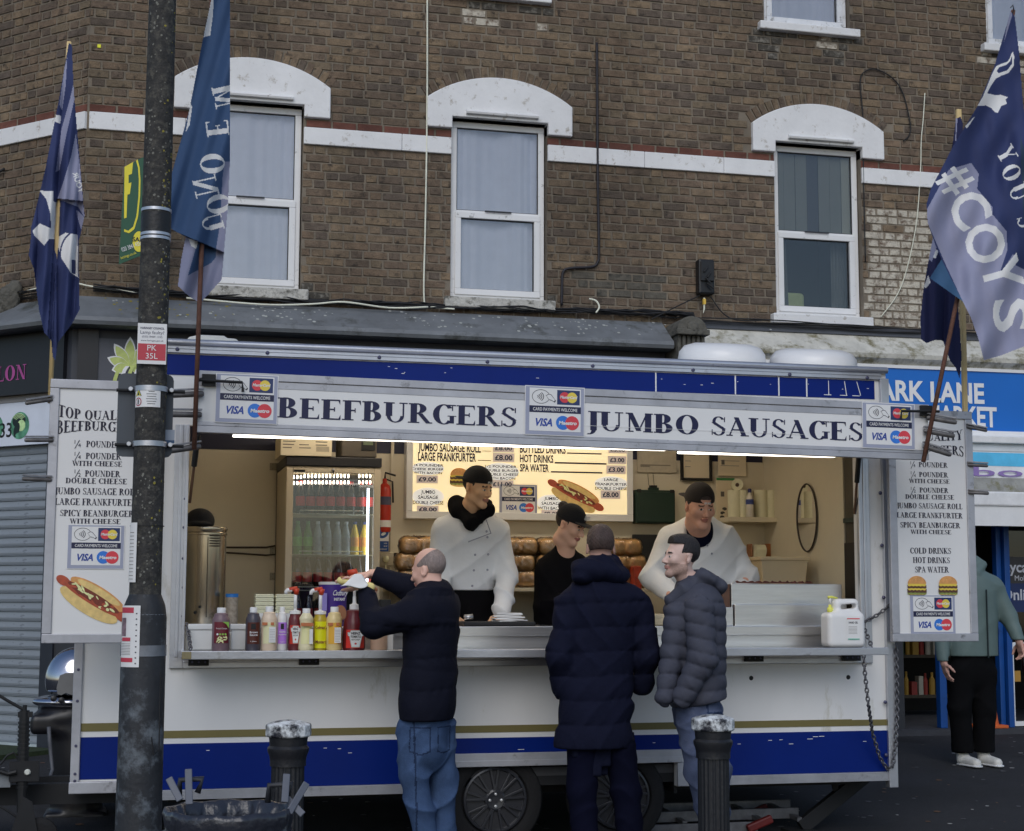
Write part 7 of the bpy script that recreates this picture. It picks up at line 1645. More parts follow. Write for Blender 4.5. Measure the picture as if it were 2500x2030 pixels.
# council number sign on the post
cs = thing('lamp_number_sign', 'white and red council lamp number sign reading PK 35L on the lamp post', 'sign', (pr(2.7), YL-.09, 2.5)); Yc = YL-.085
a = at(334, 888, Yc); b_ = at(408, 792, Yc); csw = M('council_white', pc(186, 190, 205), .4, var=.02); csr = M('council_red', pc(158, 48, 60), .4, var=.03); cst = M('council_text', pc(60, 62, 84), .5)
m = MB(); m.box(a.x, b_.x, Yc, Yc+.004, a.z, b_.z, csw); m.box(a.x+.04, b_.x-.04, Yc+.004, YL, a.z+.04, b_.z-.04, rub); m.build('plate', cs)
m = MB(); fq = Fr((0, Yc, 0)); w = b_.x-a.x; h = b_.z-a.z; cxx = (a.x+b_.x)/2; frect(m, fq, a.x+.003, b_.x-.003, a.z+h*.09, a.z+h*.50, .001, csr)
text(m, fq, 'HARINGEY COUNCIL', cxx, a.z+h*.86, h*.05, .001, cst, font='sans', w=w*.82, bold=.03); text(m, fq, 'Lamp faulty?', cxx, a.z+h*.74, h*.08, .001, cst, font='sans', w=w*.82); text(m, fq, '(020) 8489 1335', cxx, a.z+h*.65, h*.045, .001, cst, font='sans', w=w*.7); text(m, fq, 'www.haringey.gov.uk', cxx, a.z+h*.56, h*.04, .001, cst, font='sans', w=w*.78)
text(m, fq, 'PK', cxx, a.z+h*.33, h*.14, .002, sign_white, font='sans'); text(m, fq, '35L', cxx, a.z+h*.13, h*.14, .002, sign_white, font='sans'); m.build('print', cs)
# wrapped stickers and flyers
def wrap(name, label, cat, u0, u1, v0, v1, mat, draw=None, tilt=0, r_=None, lift=.0):
    c0 = at((u0+u1)/2, (v0+v1)/2, YL-.07); z0_ = at((u0+u1)/2, v1, YL-.07).z; z1_ = at((u0+u1)/2, v0, YL-.07).z; rr_ = (r_ or .0735)+.003
    def th(u, z): x = at(u, (v0+v1)/2, YL-rr_).x-pr(z); return math.asin(max(-.98, min(.98, x/rr_)))
    t = thing(name, label, cat, (c0.x, c0.y, z0_)); n = 10; zc = (z0_+z1_)/2; ta, tb_ = th(u0, zc), th(u1, zc)
    def mp(s, q, d=0):
        z = z0_+(z1_-z0_)*q; tt = ta+(tb_-ta)*s+tilt*(q-.5); R2 = rr_+d; return (pr(z)+R2*math.sin(tt), YL-R2*math.cos(tt), z)
    def sheet(m, s0, s1, q0, q1, d, mt_):
        V = [mp(s0+(s1-s0)*i/n, q, d) for q in (q0, q1) for i in range(n+1)]; m.add(V, [(i, i+1, n+2+i, n+1+i) for i in range(n)], mt_)
    m = MB(); sheet(m, 0, 1, 0, 1, 0, mat); m.build('sheet', t, smooth=2)
    m = MB(); draw(m, sheet, mp); m.build('print', t)
stk = M('sticker_paper', pc(190, 190, 200), .5, var=.03); warn_y = M('warning_yellow', pc(170, 165, 60), .5)
def d1(m, sheet, mp):
    def poly(P, d, mt_): m.add([mp(a_, b2, d) for a_, b2 in P], [tuple(range(len(P)))], mt_)
    poly([(.06, .56), (.34, .56), (.2, .95)], .001, st_line); poly([(.09, .58), (.31, .58), (.2, .90)], .0014, warn_y); poly([(.16, .62), (.24, .62), (.2, .8)], .0018, st_line)
    poly([(.2+.14*math.cos(t), .27+.22*math.sin(t)) for t in [PI*2*i/16 for i in range(16)]], .001, M('warning_red', pc(150, 50, 70), .5)); poly([(.2+.11*math.cos(t), .27+.17*math.sin(t)) for t in [PI*2*i/16 for i in range(16)]], .0014, stk); poly([(.17, .14), (.23, .14), (.22, .4), (.18, .4)], .0018, st_line)
    for i, w in enumerate((.3, .2, .34, .3, .36, .32, .26)): sheet(m, .68-w/2, .68+w/2, .9-.125*i, .925-.125*i, .001, st_line)
wrap('warning_sticker', 'white electrical warning sticker with yellow triangle and red circle on the post', 'sticker', 331, 392, 946, 994, stk, d1, r_=.0725)
fly = M('flyer_white', pc(186, 182, 206), .4, var=.05); flr = M('flyer_red', pc(165, 55, 70), .5, var=.2)
def d2(m, sheet, mp):
    sheet(m, .02, .72, .88, .97, .001, flr); sheet(m, .02, .72, .08, .15, .001, flr); sheet(m, .05, .35, .5, .8, .001, M('flyer_photo', pc(110, 92, 100), .5, var=.5, scale=40)); sheet(m, .1, .6, .42, .48, .002, flr)
    for i in range(8): sheet(m, .05, .6, .2+.025*i, .206+.025*i, .001, prt)
    for i in range(10): sheet(m, .82, .88, .05+.09*i, .07+.09*i, .001, st_line)
wrap('flyer', 'white and red flyer in a plastic sleeve taped to the lower lamp post', 'flyer', 297, 341, 1479, 1629, fly, d2, r_=.104)
def d3(m, sheet, mp):
    for i in range(14): sheet(m, .1, .7, .05+.06*i, .058+.06*i, .001, prt)
wrap('notice', 'narrow white notice peeling off the left side of the lamp post', 'notice', 316, 333, 1276, 1422, fly, d3, r_=.080)
m = MB(); z = at(356, 1283, YL-.08).z; m.lathe([(.079, -.002), (.079, .002)], (pr(z), YL, z), rub, n=30, cap=False); m.build('cable_tie', lp, smooth=True); m = MB(); z2 = at(356, 1495, YL-.08).z; m.lathe([(.0985, -.02), (.1, .02)], (pr(z2), YL, z2-.03), M('clear_tape', pc(100, 105, 112), .2, var=.3), n=30, cap=False); m.build('tape', lp, smooth=True); m = MB(); z3 = at(356, 1590, YL-.1).z; m.lathe([(.1055, -.025), (.1055, .025)], (pr(z3), YL, z3), M('clear_tape', (1, 1, 1, 1)), n=30, cap=False); m.build('tape', lp, smooth=True)
m = MB(); P = [at(u, v, YL-.1) for u, v in ((378, 1570), (390, 1560), (392, 1640), (388, 1830), (375, 1845), (370, 1800))]; m.tube(P[2:5]+[P[5]], .003, chs, n=5); m.build('door_seam', lp)
# bollards
bk = M('bollard_black', pc(30, 31, 35), .45, var=.15, scale=6, bump=.25, bscale=40, stain=.1, stcol=pc(60, 62, 68)); capm = M('bollard_peeling_white', pc(175, 178, 186), .6, var=.06, bump=.5, bscale=20, stain=.8, stcol=pc(30, 31, 40), stscale=17)
def bollard(u, v, label, wpx):
    c = atz(u, v, .87); t = thing('bollard', label, 'bollard', (c.x, c.y, 0), 'fluted bollards along the kerb'); r = .108
    m = MB(); m.lathe([(r*.95, .79), (r, .798), (r, .842), (r*.97, .85), (r*.55, .864), (r*.1, .87)], (c.x, c.y, 0), capm, n=14); m.build('cap', t, bevel=.004)
    m = MB(); m.lathe([(.085, .655), (.085, .68), (.088, .70), (.098, .725), (.098, .738), (.088, .75), (.092, .79)], (c.x, c.y, 0), bk, n=36);  m.build('collar', t, smooth=True)
    m = MB(); m.lathe([(.12, 0), (.12, .08), (.1, .1), (.085, .12)], (c.x, c.y, 0), bk, n=36); m.build('base', t, smooth=True)
    m = MB(); n = 120; V = []
    for z in (.1, .655):
        for i in range(n): th = 2*PI*i/n; rr_ = .078-.006*abs(math.sin(th*10)); V.append((c.x+rr_*math.cos(th), c.y+rr_*math.sin(th), z))
    m.add(V, [(i, (i+1) % n, n+(i+1) % n, n+i) for i in range(n)], bk); m.build('fluted_post', t, smooth=2)
bollard(705, 1757, 'black fluted bollard with flaking white cap behind the litter bin', 109)
bollard(1740, 1744, 'black fluted bollard with flaking white cap in front of the man in grey', 98)
# litter bin with bag and pegs
Cb = atz(560, 1968, .68); bn = thing('litter_bin', 'round black plastic bin lined with a black bag at the bottom edge', 'bin', (Cb.x, Cb.y, 0)); rb_ = .225
bagm = M('bin_bag', pc(42, 44, 52), .3, var=.2, bump=.9, bscale=22, spec=.7); plm = M('bin_plastic', pc(40, 42, 48), .5, var=.15)
m = MB(); m.lathe([(rb_*.74, 0), (rb_*.8, .02), (rb_*.95, .6)], Cb*1-Vector((0, 0, Cb.z)), plm, n=48); m.build('body', bn, smooth=True)
V = []; n = 120; rings = [(.86, .30), (.9, .42), (.97, .52), (1.03, .585), (1.0, .60), (1.035, .625), (1.06, .655), (1.03, .675), (.97, .672), (.93, .62), (.9, .45), (.85, .25)]
for ri, (k_, z) in enumerate(rings):
    for i in range(n):
        th = 2*PI*i/n; w = .010*math.sin(th*7+z*9)+.008*math.sin(th*17+z*30)+.005*math.sin(th*31-z*44); amp = 1.2 if (ri < 4 or ri > 8) else .25
        V.append((Cb.x+(rb_*k_+w*amp)*math.cos(th), Cb.y+(rb_*k_+w*amp)*math.sin(th), z+(.03*math.sin(th*5)+.015*math.sin(th*13) if ri == 0 else .003*math.sin(th*9))))
m = MB(); m.add(V, [(r2*n+i, r2*n+(i+1) % n, (r2+1)*n+(i+1) % n, (r2+1)*n+i) for r2 in range(len(rings)-1) for i in range(n)], bagm); m.lathe([(rb_*.84, 0), (.01, .01)], (Cb.x, Cb.y, .3), bagm, n=24); m.build('bag', bn, smooth=2)
hgm = M('handle_grey', pc(78, 82, 92), .5, var=.15)
for s_, (ua, va, ub, vb) in enumerate(((440, 1905, 494, 1902), (657, 1918, 712, 1914))):
    m = MB(); a = at(ua, va, Cb.y-.02); b_ = at(ub, vb, Cb.y-.02); a0 = at(ua-3, va+42, Cb.y-.02); b0 = at(ub-12, vb+34, Cb.y-.02); m.tube([a0, a, b_, b0], .012, plm, n=8); m.build('handle', bn, smooth=2)
for (ua, va, ub, vb) in ((460, 1878, 462, 1965), (412, 1900, 440, 1955), (700, 1890, 695, 1960), (749, 1912, 705, 1985), (700, 1950, 740, 1990)):
    m = MB(); m.bar(at(ua, va, Cb.y-.06), at(ub, vb, Cb.y-.1), .026, .01, hgm, up=(0, -1, 0)); m.build('bag_peg', bn, bevel=.003)
# machine behind the tow bar (chrome gas barbecue / generator)
gn = thing('generator', 'black and chrome domed machine standing behind the trailer tow bar', 'machine', tuple(atz(130, 1900, 0))); Yg2 = YT+1.5
chrome = M('chrome', pc(150, 150, 156), .12, metal=1, var=.1); gb = M('machine_black', pc(26, 26, 30), .35, var=.2); mesh_g = M('machine_grey', pc(92, 92, 92), .6, var=.15)
o_ = at(165, 1700, Yg2); s_ = (at(200, 1700, Yg2).x-at(100, 1700, Yg2).x)/100
def G(u, v): p = at(u, v, Yg2); return np.array((p.x, 0, p.z))
k1 = G(190, 1660); prims = [P_ell((k1[0], 0, k1[2]), (.2, .16, .21), k=.02)]
V, Q = sdf_mesh(prims, .012, post=lambda P, d: np.maximum(d, G(0, 1690)[2]-P[:, 2])); mesh_np('chrome_hood', V+np.array((0, Yg2, 0)), Q, [chrome], parent=gn)
m = MB(); fq = Fr((0, Yg2-.13, 0)); P = [(140, 1695), (138, 1680), (146, 1650), (160, 1644), (200, 1642), (200, 1698), (175, 1697), (160, 1692), (150, 1698)]; V = [at(u, v, Yg2-.168) for u, v in P]; m.add(V+[v_+Vector((0, .04, 0)) for v_ in V], [tuple(range(9)), *[(i, (i+1) % 9, 9+(i+1) % 9, 9+i) for i in range(9)]], mesh_g); m.build('grey_panel', gn)
k2 = G(175, 1712); k3 = G(165, 1745); k4 = G(190, 1830)
V, Q = sdf_mesh([P_ell((k2[0], 0, k2[2]), (.24, .18, .05), k=.02)], .012); mesh_np('chrome_rim', V+np.array((0, Yg2, 0)), Q, [chrome], parent=gn)
V, Q = sdf_mesh([P_ell((k3[0]+.03, 0, k3[2]), (.22, .17, .1), k=.03), P_box((G(125, 1765)[0], -.02, G(125, 1765)[2]), (.12, .14, .06), rd=.03, k=.03), P_cone((k4[0], 0, k4[2]+.08), (k4[0], 0, .12), .17, .16, k=.05), P_box((k4[0], 0, .06), (.19, .16, .06), rd=.02)], .014); mesh_np('casing', V+np.array((0, Yg2, 0)), Q, [gb], parent=gn)
m = MB(); m.tube([at(119, 1775, Yg2-.2), at(122, 1820, Yg2-.2), at(128, 1880, Yg2-.2), at(122, 1900, Yg2-.25), at(108, 1912, Yg2-.3)], .012, M('grey_hose', pc(72, 74, 80), .5)); m.build('hose', gn, smooth=2)
for u, v in ((131, 1706), (150, 1710)):
    m = MB(); c = at(u, v, Yg2-.19); m.lathe([(.02, 0), (.018, .02), (.008, .024)], c, gb, n=14, axis=(0, -1, 0)); m.build('knob', gn, smooth=True)
# ================================================================== PEOPLE
def J(u, v, Y): return np.array(at(u, v, Y))
def RotH(yaw, pitch=0, roll=0):
    return np.array(Matrix.Rotation(math.radians(yaw), 3, 'Z')@Matrix.Rotation(math.radians(pitch), 3, 'X')@Matrix.Rotation(math.radians(roll), 3, 'Y'))
def head_prims(jaw=1., fat=0.):
    p = [P_ell((0, .018, .045), (.076, .096, .088), k=.02), P_ell((0, -.028, -.012), (.062+fat, .068, .078), k=.03),
         P_cone((.044+fat, .0, -.058), (.012, -.066, -.096), .024, .018*jaw, k=.03), P_cone((-.044-fat, .0, -.058), (-.012, -.066, -.096), .024, .018*jaw, k=.03),
         P_ell((0, -.074, -.098), (.022*jaw, .02, .018), k=.02), P_cone((-.03, -.077, .026), (.03, -.077, .026), .013, .013, k=.014),
         P_ell((.038+fat, -.064, -.018), (.022, .022, .022), k=.02), P_ell((-.038-fat, -.064, -.018), (.022, .022, .022), k=.02),
         P_ell((.030, -.101, .006), (.018, .016, .012), k=.012, op='-'), P_ell((-.030, -.101, .006), (.018, .016, .012), k=.012, op='-'),
         P_ell((.030, -.079, .005), (.014, .012, .010), k=.003), P_ell((-.030, -.079, .005), (.014, .012, .010), k=.003),
         P_cone((0, -.088, .014), (0, -.113, -.026), .008, .0115, k=.010), P_ell((.012, -.098, -.032), (.009, .012, .008), k=.006), P_ell((-.012, -.098, -.032), (.009, .012, .008), k=.006),
         P_ell((0, -.093, -.053), (.023, .010, .0065), k=.006), P_ell((0, -.091, -.065), (.019, .011, .0075), k=.006), P_cone((-.024, -.104, -.0585), (.024, -.104, -.0585), .0025, .0025, k=.004, op='-')]
    for s in (1, -1):
        R = np.array(Matrix.Rotation(s*.45, 3, 'Z')@Matrix.Rotation(-.15, 3, 'X'))
        p += [P_ell((s*.079, .016, -.002), (.008, .021, .033), R, k=.006), P_ell((s*.090, .008, .002), (.008, .010, .018), R, k=.005, op='-')]
    p += [P_cone((0, .018, -.055), (0, .030, -.105), .052+fat, .054+fat, k=.03)]
    return p
def hand_prims(W, D, N, curl=.5, s=1, spread=.0, side=1):
    W = np.array(W, float); D = np.array(D, float)/np.linalg.norm(D); N = np.array(N, float); N = N-D*(N@D); N /= np.linalg.norm(N); S = np.cross(D, N)*side
    R = np.stack([S, N, D], 1); out = [P_box(W+D*.045*s, np.array((.040, .014, .046))*s, R, rd=.012, k=.015), P_cone(W-D*.05, W+D*.015, .028, .025, k=.02)]
    L = (.068, .078, .072, .055)
    for i in range(4):
        o = W+D*.085*s+S*(.028-.019*i)*s; d = D+S*(.12-.08*i)*(1+spread); d /= np.linalg.norm(d); a = curl*.4; r = .0088*s
        for sg, f in enumerate((.42, .32, .26)):
            d2 = d*math.cos(a)+N*math.sin(a); e = o+d2*L[i]*f*s; out.append(P_cone(o, e, r, r*.9, k=.004)); o = e; r *= .9; a += curl
    o = W+D*.025*s+S*.034*s
    for sg, (d, l) in enumerate(((D*.55+S*.8+N*.25, .036), (D*.8+S*.35+N*.4, .03), (D*.9+S*.1+N*.5, .024))):
        d = d/np.linalg.norm(d); e = o+d*l*s; out.append(P_cone(o, e, (.0125-.0015*sg)*s, (.011-.0015*sg)*s, k=.008)); o = e
    return out
def K_cone(a, b, ra, rb, k=.02): return P_cone(a, b, ra*.6, rb*.6, k=k*.4)
SK = {}
def skin(name, c, lipc=None): return M('skin_'+name, pc(*c), .5, var=.06, scale=10, bump=.08, bscale=90, sub=1)
def person(label, base, hp, yaw, pitch, sc, core, skinc, opts=None, limbs=(), hands=(), jaw=1., fat=0., h=.0052, roll=0):
    opts = opts or {}; t = thing('person', label, 'person', base)
    R = RotH(yaw, pitch, roll); hp = np.array(hp, float)
    pr = xform(head_prims(jaw, fat), R, hp, sc)+list(core)
    for hd in hands: pr += hd
    V, Q = sdf_mesh(pr, h)
    C = V[Q].mean(1); L = ((C-hp)@R)/sc; x, y, z = L[:, 0], L[:, 1], L[:, 2]; ax = np.abs(x); mi = np.zeros(len(Q), int)
    hd_ = (np.linalg.norm(L, axis=1) < .17)
    mats = [skin(opts.get('n', 'a'), skinc), M('lips_'+opts.get('n', 'a'), pc(*opts.get('lips', (skinc[0]*.88, skinc[1]*.76, skinc[2]*.76))), .45), M('brow_'+opts.get('n', 'a'), pc(*opts.get('brow', (50, 40, 36))), .8), M('eye_dark', pc(38, 30, 28), .25), M('eye_white', pc(170, 165, 160), .3), M('stubble_'+opts.get('n', 'a'), pc(*opts.get('stub', skinc)), .7, var=.2, scale=120)]
    f = hd_ & (y < -.05)
    mi[f & (y < -.06) & (((ax-.030)/.014)**2+((z-.005)/(.0048))**2 < 1)] = 4
    mi[f & (((ax-.030)/.0065)**2+((z-.005)/.0062)**2 < 1)] = 3
    mi[f & (ax > .012) & (ax < .046) & (np.abs(z-(.0265+.10*(ax-.03)*-1)) < .0048)] = 2
    mi[f & (y < -.07) & ((ax/.024)**2+((z+.059)/.012)**2 < 1)] = 1
    if 'stub' in opts:
        st = hd_ & (y < .02) & (z < -.035) & (z > -.14) & (mi == 0) & ~((ax < .02) & (z > -.045)); mi[st] = 5
    mesh_np('body', V, Q, mats, mi, t, smooth_it=0)
    return t, R, hp, sc
def headgear(t, R, hp, sc, name, prims, mat, post=None, h=.005, smooth=0):
    V, Q = sdf_mesh(prims, h, post=post); V = (V*sc)@R.T+hp; return mesh_np(name, V, Q, [mat] if not isinstance(mat, list) else mat, None, t, smooth)
def garment(t, name, prims, mat, h=.008, post=None, smooth=0, mi=None):
    V, Q = sdf_mesh(prims, h, post=post); k = None
    if mi is not None: k = mi(V[Q].mean(1))
    return mesh_np(name, V, Q, mat if isinstance(mat, list) else [mat], k, t, smooth)
def wrinkle(a=.004, f=22, ph=0, tilt=.5):
    def w(P, d):
        x, y, z = P[:, 0], P[:, 1], P[:, 2]
        m = .5+.5*np.sin(f*.23*z+1.7*np.sin(f*.19*x+ph)+ph*2.1)
        r1 = 1-np.abs(np.sin(f*.5*(z+tilt*x)+1.9*np.sin(f*.27*x+ph)+1.4*np.sin(f*.33*y+z*5)))
        r2 = 1-np.abs(np.sin(f*.8*(z*.8-tilt*x)+1.7*np.sin(f*.4*y+ph)+1.2*np.sin(f*.21*z)))
        return d-a*(1.9*(r1**2)*m+1.2*(r2**2)*(1-m)-.9)*np.clip(.04/(np.abs(d)+.02), 0, 1)
    return w
def quilt_rows(P, d, pitch=.135, amp=.013, z00=0):
    x, y, z = P[:, 0], P[:, 1], P[:, 2]; s = np.abs(np.sin(PI*(z+.007*np.sin(8*x+2)+.004*np.sin(21*x+z*7)-z00)/pitch)); pk = .0028*np.sin(95*x+60*y+9*np.sin(z*11))*np.exp(-s*3)
    return d-(amp*(np.sqrt(s)-.72)+pk)*(np.abs(d) < .05)
def hemmed(z0=None, z1=None, w=None):
    def f(P, d):
        if w is not None: d = w(P, d)
        if z0 is not None: d = np.maximum(d, z0-P[:, 2])
        if z1 is not None: d = np.maximum(d, P[:, 2]-z1)
        return d
    return f
navyf = M('navy_quilted_fabric', pc(18, 21, 40), .85, spec=.15, var=.12, scale=6, bump=.25, bscale=60); navyd = M('navy_dark_jacket', pc(20, 22, 35), .85, spec=.15, var=.12, scale=6, bump=.25, bscale=60)
greyp = M('grey_puffer_fabric', pc(60, 62, 73), .75, spec=.25, var=.1, scale=6, bump=.2, bscale=60); denim = M('blue_denim', pc(56, 74, 104), .9, spec=.15, var=.22, scale=9, bump=.3, bscale=160, stain=.12, stcol=pc(66, 84, 116), stscale=5)
denimg = M('grey_blue_denim', pc(68, 76, 98), .9, spec=.15, var=.22, scale=10, bump=.3, bscale=160, stain=.3, stcol=pc(78, 84, 104), stscale=8); navyt = M('navy_trousers', pc(13, 15, 34), .9, spec=.1, var=.15); whitej = M('white_chef_cotton', pc(200, 198, 202), .9, spec=.15, var=.04, scale=5, bump=.15, bscale=40)
blackf = M('black_fabric', pc(18, 17, 19), .9, spec=.1, var=.15, bump=.2, bscale=90); greenj = M('sage_green_shell', pc(84, 100, 98), .6, var=.08, bump=.2, bscale=40); blackt = M('black_trousers', pc(18, 18, 20), .9, spec=.1, var=.15)
shoe_b = M('black_shoe', pc(24, 24, 26), .5); shoe_w = M('pale_trainer', pc(176, 174, 168), .6, var=.1, scale=20, bump=.3, bscale=60)
def hairmat(n, c): return M('hair_'+n, pc(*c), .6, var=.35, scale=30, bump=.8, bscale=160, stretch=(1, 1, .25))
def shoes(t, pts, mat, z=0, d=(0, -1), sole=None):
    for (x, y) in pts:
        dx, dy = d
        o = garment(t, 'shoe', [P_cone((x, y, z+.045), (x+dx*.16, y+dy*.16, z+.032), .044, .038, k=.03), P_cone((x, y, z+.05), (x-dx*.02, y-dy*.02, z+.10), .046, .045, k=.03)], mat, h=.008, post=hemmed(z))
        if sole: garment(t, 'sole', [P_cone((x-dx*.01, y-dy*.01, z+.012), (x+dx*.17, y+dy*.17, z+.012), .05, .045, k=.02, sc=((0, 0, 1), 3.5))], sole, h=.007, post=hemmed(z))
def legs(t, name, prims, mat, z0, z1, w=.004, f=26, seams=None):
    o = garment(t, name, prims, [mat, seammat] if seams else mat, h=.009 if not seams else .007, post=hemmed(z0, z1, wrinkle(w, f)), mi=seams)
    return o
seammat = M('denim_seam', pc(38, 50, 74), .9, spec=.1)
def denim_seams(lines, pockets):
    def f(C):
        x, y, z = C.T; m = np.zeros(len(C), int)
        for (xa, za, xb, zb) in lines:
            t_ = np.clip((z-za)/(zb-za), 0, 1); m[(np.abs(x-(xa+(xb-xa)*t_)) < .0045) & (z < max(za, zb)) & (z > min(za, zb))] = 1
        for (xc, zt_, hw, hh) in pockets:
            ax = np.abs(x-xc); b = (ax < hw) & (z < zt_) & (z > zt_-hh-(hw-ax)*.3); i = (ax < hw-.007) & (z < zt_-.008) & (z > zt_-hh-(hw-ax)*.3+.008); m[b & ~i] = 1
        return m
    return f
ZA = (0, 0, 1)
# 1 ---- balding man in dark jacket reaching for the ketchup pump
Y0 = 8.42; fa = np.array((-.86, .5, 0)); bx = at(1045, 1800, Y0).x
hW = J(893, 1440, 8.50); hF = J(912, 1402, 8.66)
core = [P_cone(J(1062, 1445, Y0+.02), J(1055, 1500, Y0), .053, .066, k=.03), K_cone(J(1055, 1490, Y0), J(1040, 1760, Y0), .12, .12, k=.05),
        K_cone(J(1015, 1492, Y0-.14), J(908, 1525, 8.32), .045, .038, k=.03), K_cone(J(908, 1525, 8.32), hW, .036, .028, k=.02), K_cone(J(1060, 1468, Y0+.14), J(990, 1432, 8.62), .045, .036, k=.03), K_cone(J(990, 1432, 8.62), hF, .036, .026, k=.02),
        K_cone(J(1010, 1760, Y0), J(1012, 1900, Y0), .07, .05, k=.04), K_cone(J(1012, 1900, Y0), (J(1045, 1900, Y0)[0], Y0, .06), .05, .035, k=.03), K_cone(J(1075, 1760, Y0+.06), J(1078, 1900, Y0+.06), .07, .05, k=.04), K_cone(J(1078, 1900, Y0+.06), (J(1085, 1900, Y0)[0], Y0+.06, .06), .05, .035, k=.03)]
h1 = hand_prims(hW+np.array((-.01, 0, .01)), (-.75, -.05, .35), (.1, -.3, -1), curl=.35, side=-1); h2 = hand_prims(hF, (-1, .05, -.08), (0, 0, -1), curl=.32, side=1)
t, R, hp, sc = person('balding man in dark padded jacket and blue jeans pumping ketchup onto a hot dog', (bx, Y0, 0), J(1046, 1396, Y0-.0), -132, 10, .93, core, (176, 140, 126), dict(n='ruddy', brow=(120, 100, 90)), hands=[h1, h2])
def balding(P, d):   # short hair ring round the back and sides, bald crown
    x, y, z = P[:, 0], P[:, 1], P[:, 2]; zc = z-.045; yy = y-.018
    ang = zc-.055*np.clip((y-.0)/.08, -1, 1)-.008
    return np.maximum.reduce([d, ang-.012, -(z+.052+.25*np.minimum(0, -y+.02)), -(y+.045)+.3*np.abs(z-.0)*0, np.where((np.abs(x) > .06) & (np.abs(y-.012) < .028) & (z < .028) & (z > -.04), .01, -1)])
headgear(t, R, hp, sc, 'hair', [P_ell((0, .018, .045), (.0785, .0985, .0905))], hairmat('grey', (116, 104, 100)), post=balding, h=.004)
jk = [P_cone(J(1056, 1505, Y0), J(1044, 1705, Y0), .205, .205, k=.06, sc=(fa, 1.45), q=.006, qp=.14), P_cone(J(1044, 1690, Y0), J(1042, 1760, Y0), .205, .20, k=.03, sc=(fa, 1.4)), P_cone(J(1072, 1448, Y0), J(1062, 1475, Y0), .072, .105, k=.03),
      P_cone(J(1020, 1490, Y0-.13), J(1085, 1478, Y0+.15), .085, .085, k=.07),
      P_cone(J(1018, 1494, Y0-.14), J(912, 1526, 8.32), .088, .074, k=.05, q=.006, qp=.1), P_cone(J(912, 1526, 8.32), hW+np.array((.0, 0, -.01)), .072, .05, k=.03), P_cone(J(1070, 1472, Y0+.13), J(992, 1434, 8.62), .085, .072, k=.05), P_cone(J(992, 1434, 8.62), hF+np.array((.01, 0, 0)), .072, .052, k=.03)]
dH = hW-J(912, 1526, 8.32); dH /= np.linalg.norm(dH); dF = hF-J(992, 1434, 8.62); dF /= np.linalg.norm(dF)
zh = J(1045, 1757, Y0)[2]
def cuts(P, d, base=hemmed(zh, None, wrinkle(.007, 18, 1))):
    d = base(P, quilt_rows(P, d, .165, .011, zh))
    for c_, n_ in ((hW, dH), (hF, dF)):
        near = np.linalg.norm(P-c_, axis=1) < .11; pl = (P-c_)@n_; d = np.where(near, np.maximum(d, pl), d)
    return d
garment(t, 'jacket', jk, navyd, h=.008, post=cuts)
legs(t, 'jeans', [P_cone(J(1040, 1740, Y0), J(1041, 1822, Y0), .158, .145, k=.06, sc=(fa, 1.25)), P_cone(J(1006, 1775, Y0-.03), J(1006, 1890, Y0-.02), .088, .078, k=.03), P_cone(J(1010, 1890, Y0-.02), (J(1052, 1900, Y0)[0], Y0, .08), .08, .068, k=.03), P_cone(J(1076, 1775, Y0+.06), J(1080, 1890, Y0+.06), .088, .078, k=.03), P_cone(J(1080, 1890, Y0+.06), (J(1092, 1900, Y0)[0], Y0+.08, .08), .08, .068, k=.03)], denim, .03, zh+.06, .010, 34, denim_seams([(J(1000, 1760, Y0)[0], zh, J(1022, 1760, Y0)[0], .0)], [(J(1016, 1760, Y0)[0], zh-.03, .055, .13), (J(1078, 1760, Y0)[0], zh-.03, .045, .13)]))
shoes(t, [(J(1052, 1900, Y0)[0], Y0), (J(1092, 1900, Y0)[0], Y0+.08)], shoe_b, d=(-.8, .5))
# hot dog in napkin
hd = thing('hot_dog', 'hot dog in a white napkin held by the balding man', 'hot dog', tuple(J(870, 1425, 8.45)))
bunm = M('bread_bun', pc(206, 166, 110), .6, var=.1, scale=12)
V, Q = sdf_mesh([P_cone(J(832, 1418, 8.47), J(905, 1434, 8.47), .021, .024, k=.01, sc=None)], .005); mesh_np('bun', V, Q, [bunm], None, hd)
V, Q = sdf_mesh([P_cone(J(836, 1411, 8.46), J(917, 1440, 8.49), .012, .013, k=.01)], .005); mesh_np('sausage', V, Q, [M('sausage_brown', pc(130, 84, 50), .4)], None, hd)
m = MB(); pts = [((826, 1432), (848, 1428), (876, 1438), (893, 1436)), ((838, 1431), (856, 1417), (882, 1426), (900, 1428)), ((866, 1400), (872, 1399), (888, 1412), (897, 1425)), ((868, 1402), (878, 1403), (884, 1400), (902, 1433))]
V = []; 
for j, row in enumerate(pts):
    for i, (u, v) in enumerate(row): V.append(at(u, v, 8.42+.015*((i+j) % 2)+.01*j))
m.add(V, [(j*4+i, j*4+i+1, (j+1)*4+i+1, (j+1)*4+i) for j in range(3) for i in range(3)], nap); o = m.build('napkin', hd, smooth=2); md = o.modifiers.new('sub', 'SUBSURF'); md.levels = 2; md.render_levels = 2; md = o.modifiers.new('sol', 'SOLIDIFY'); md.thickness = .002
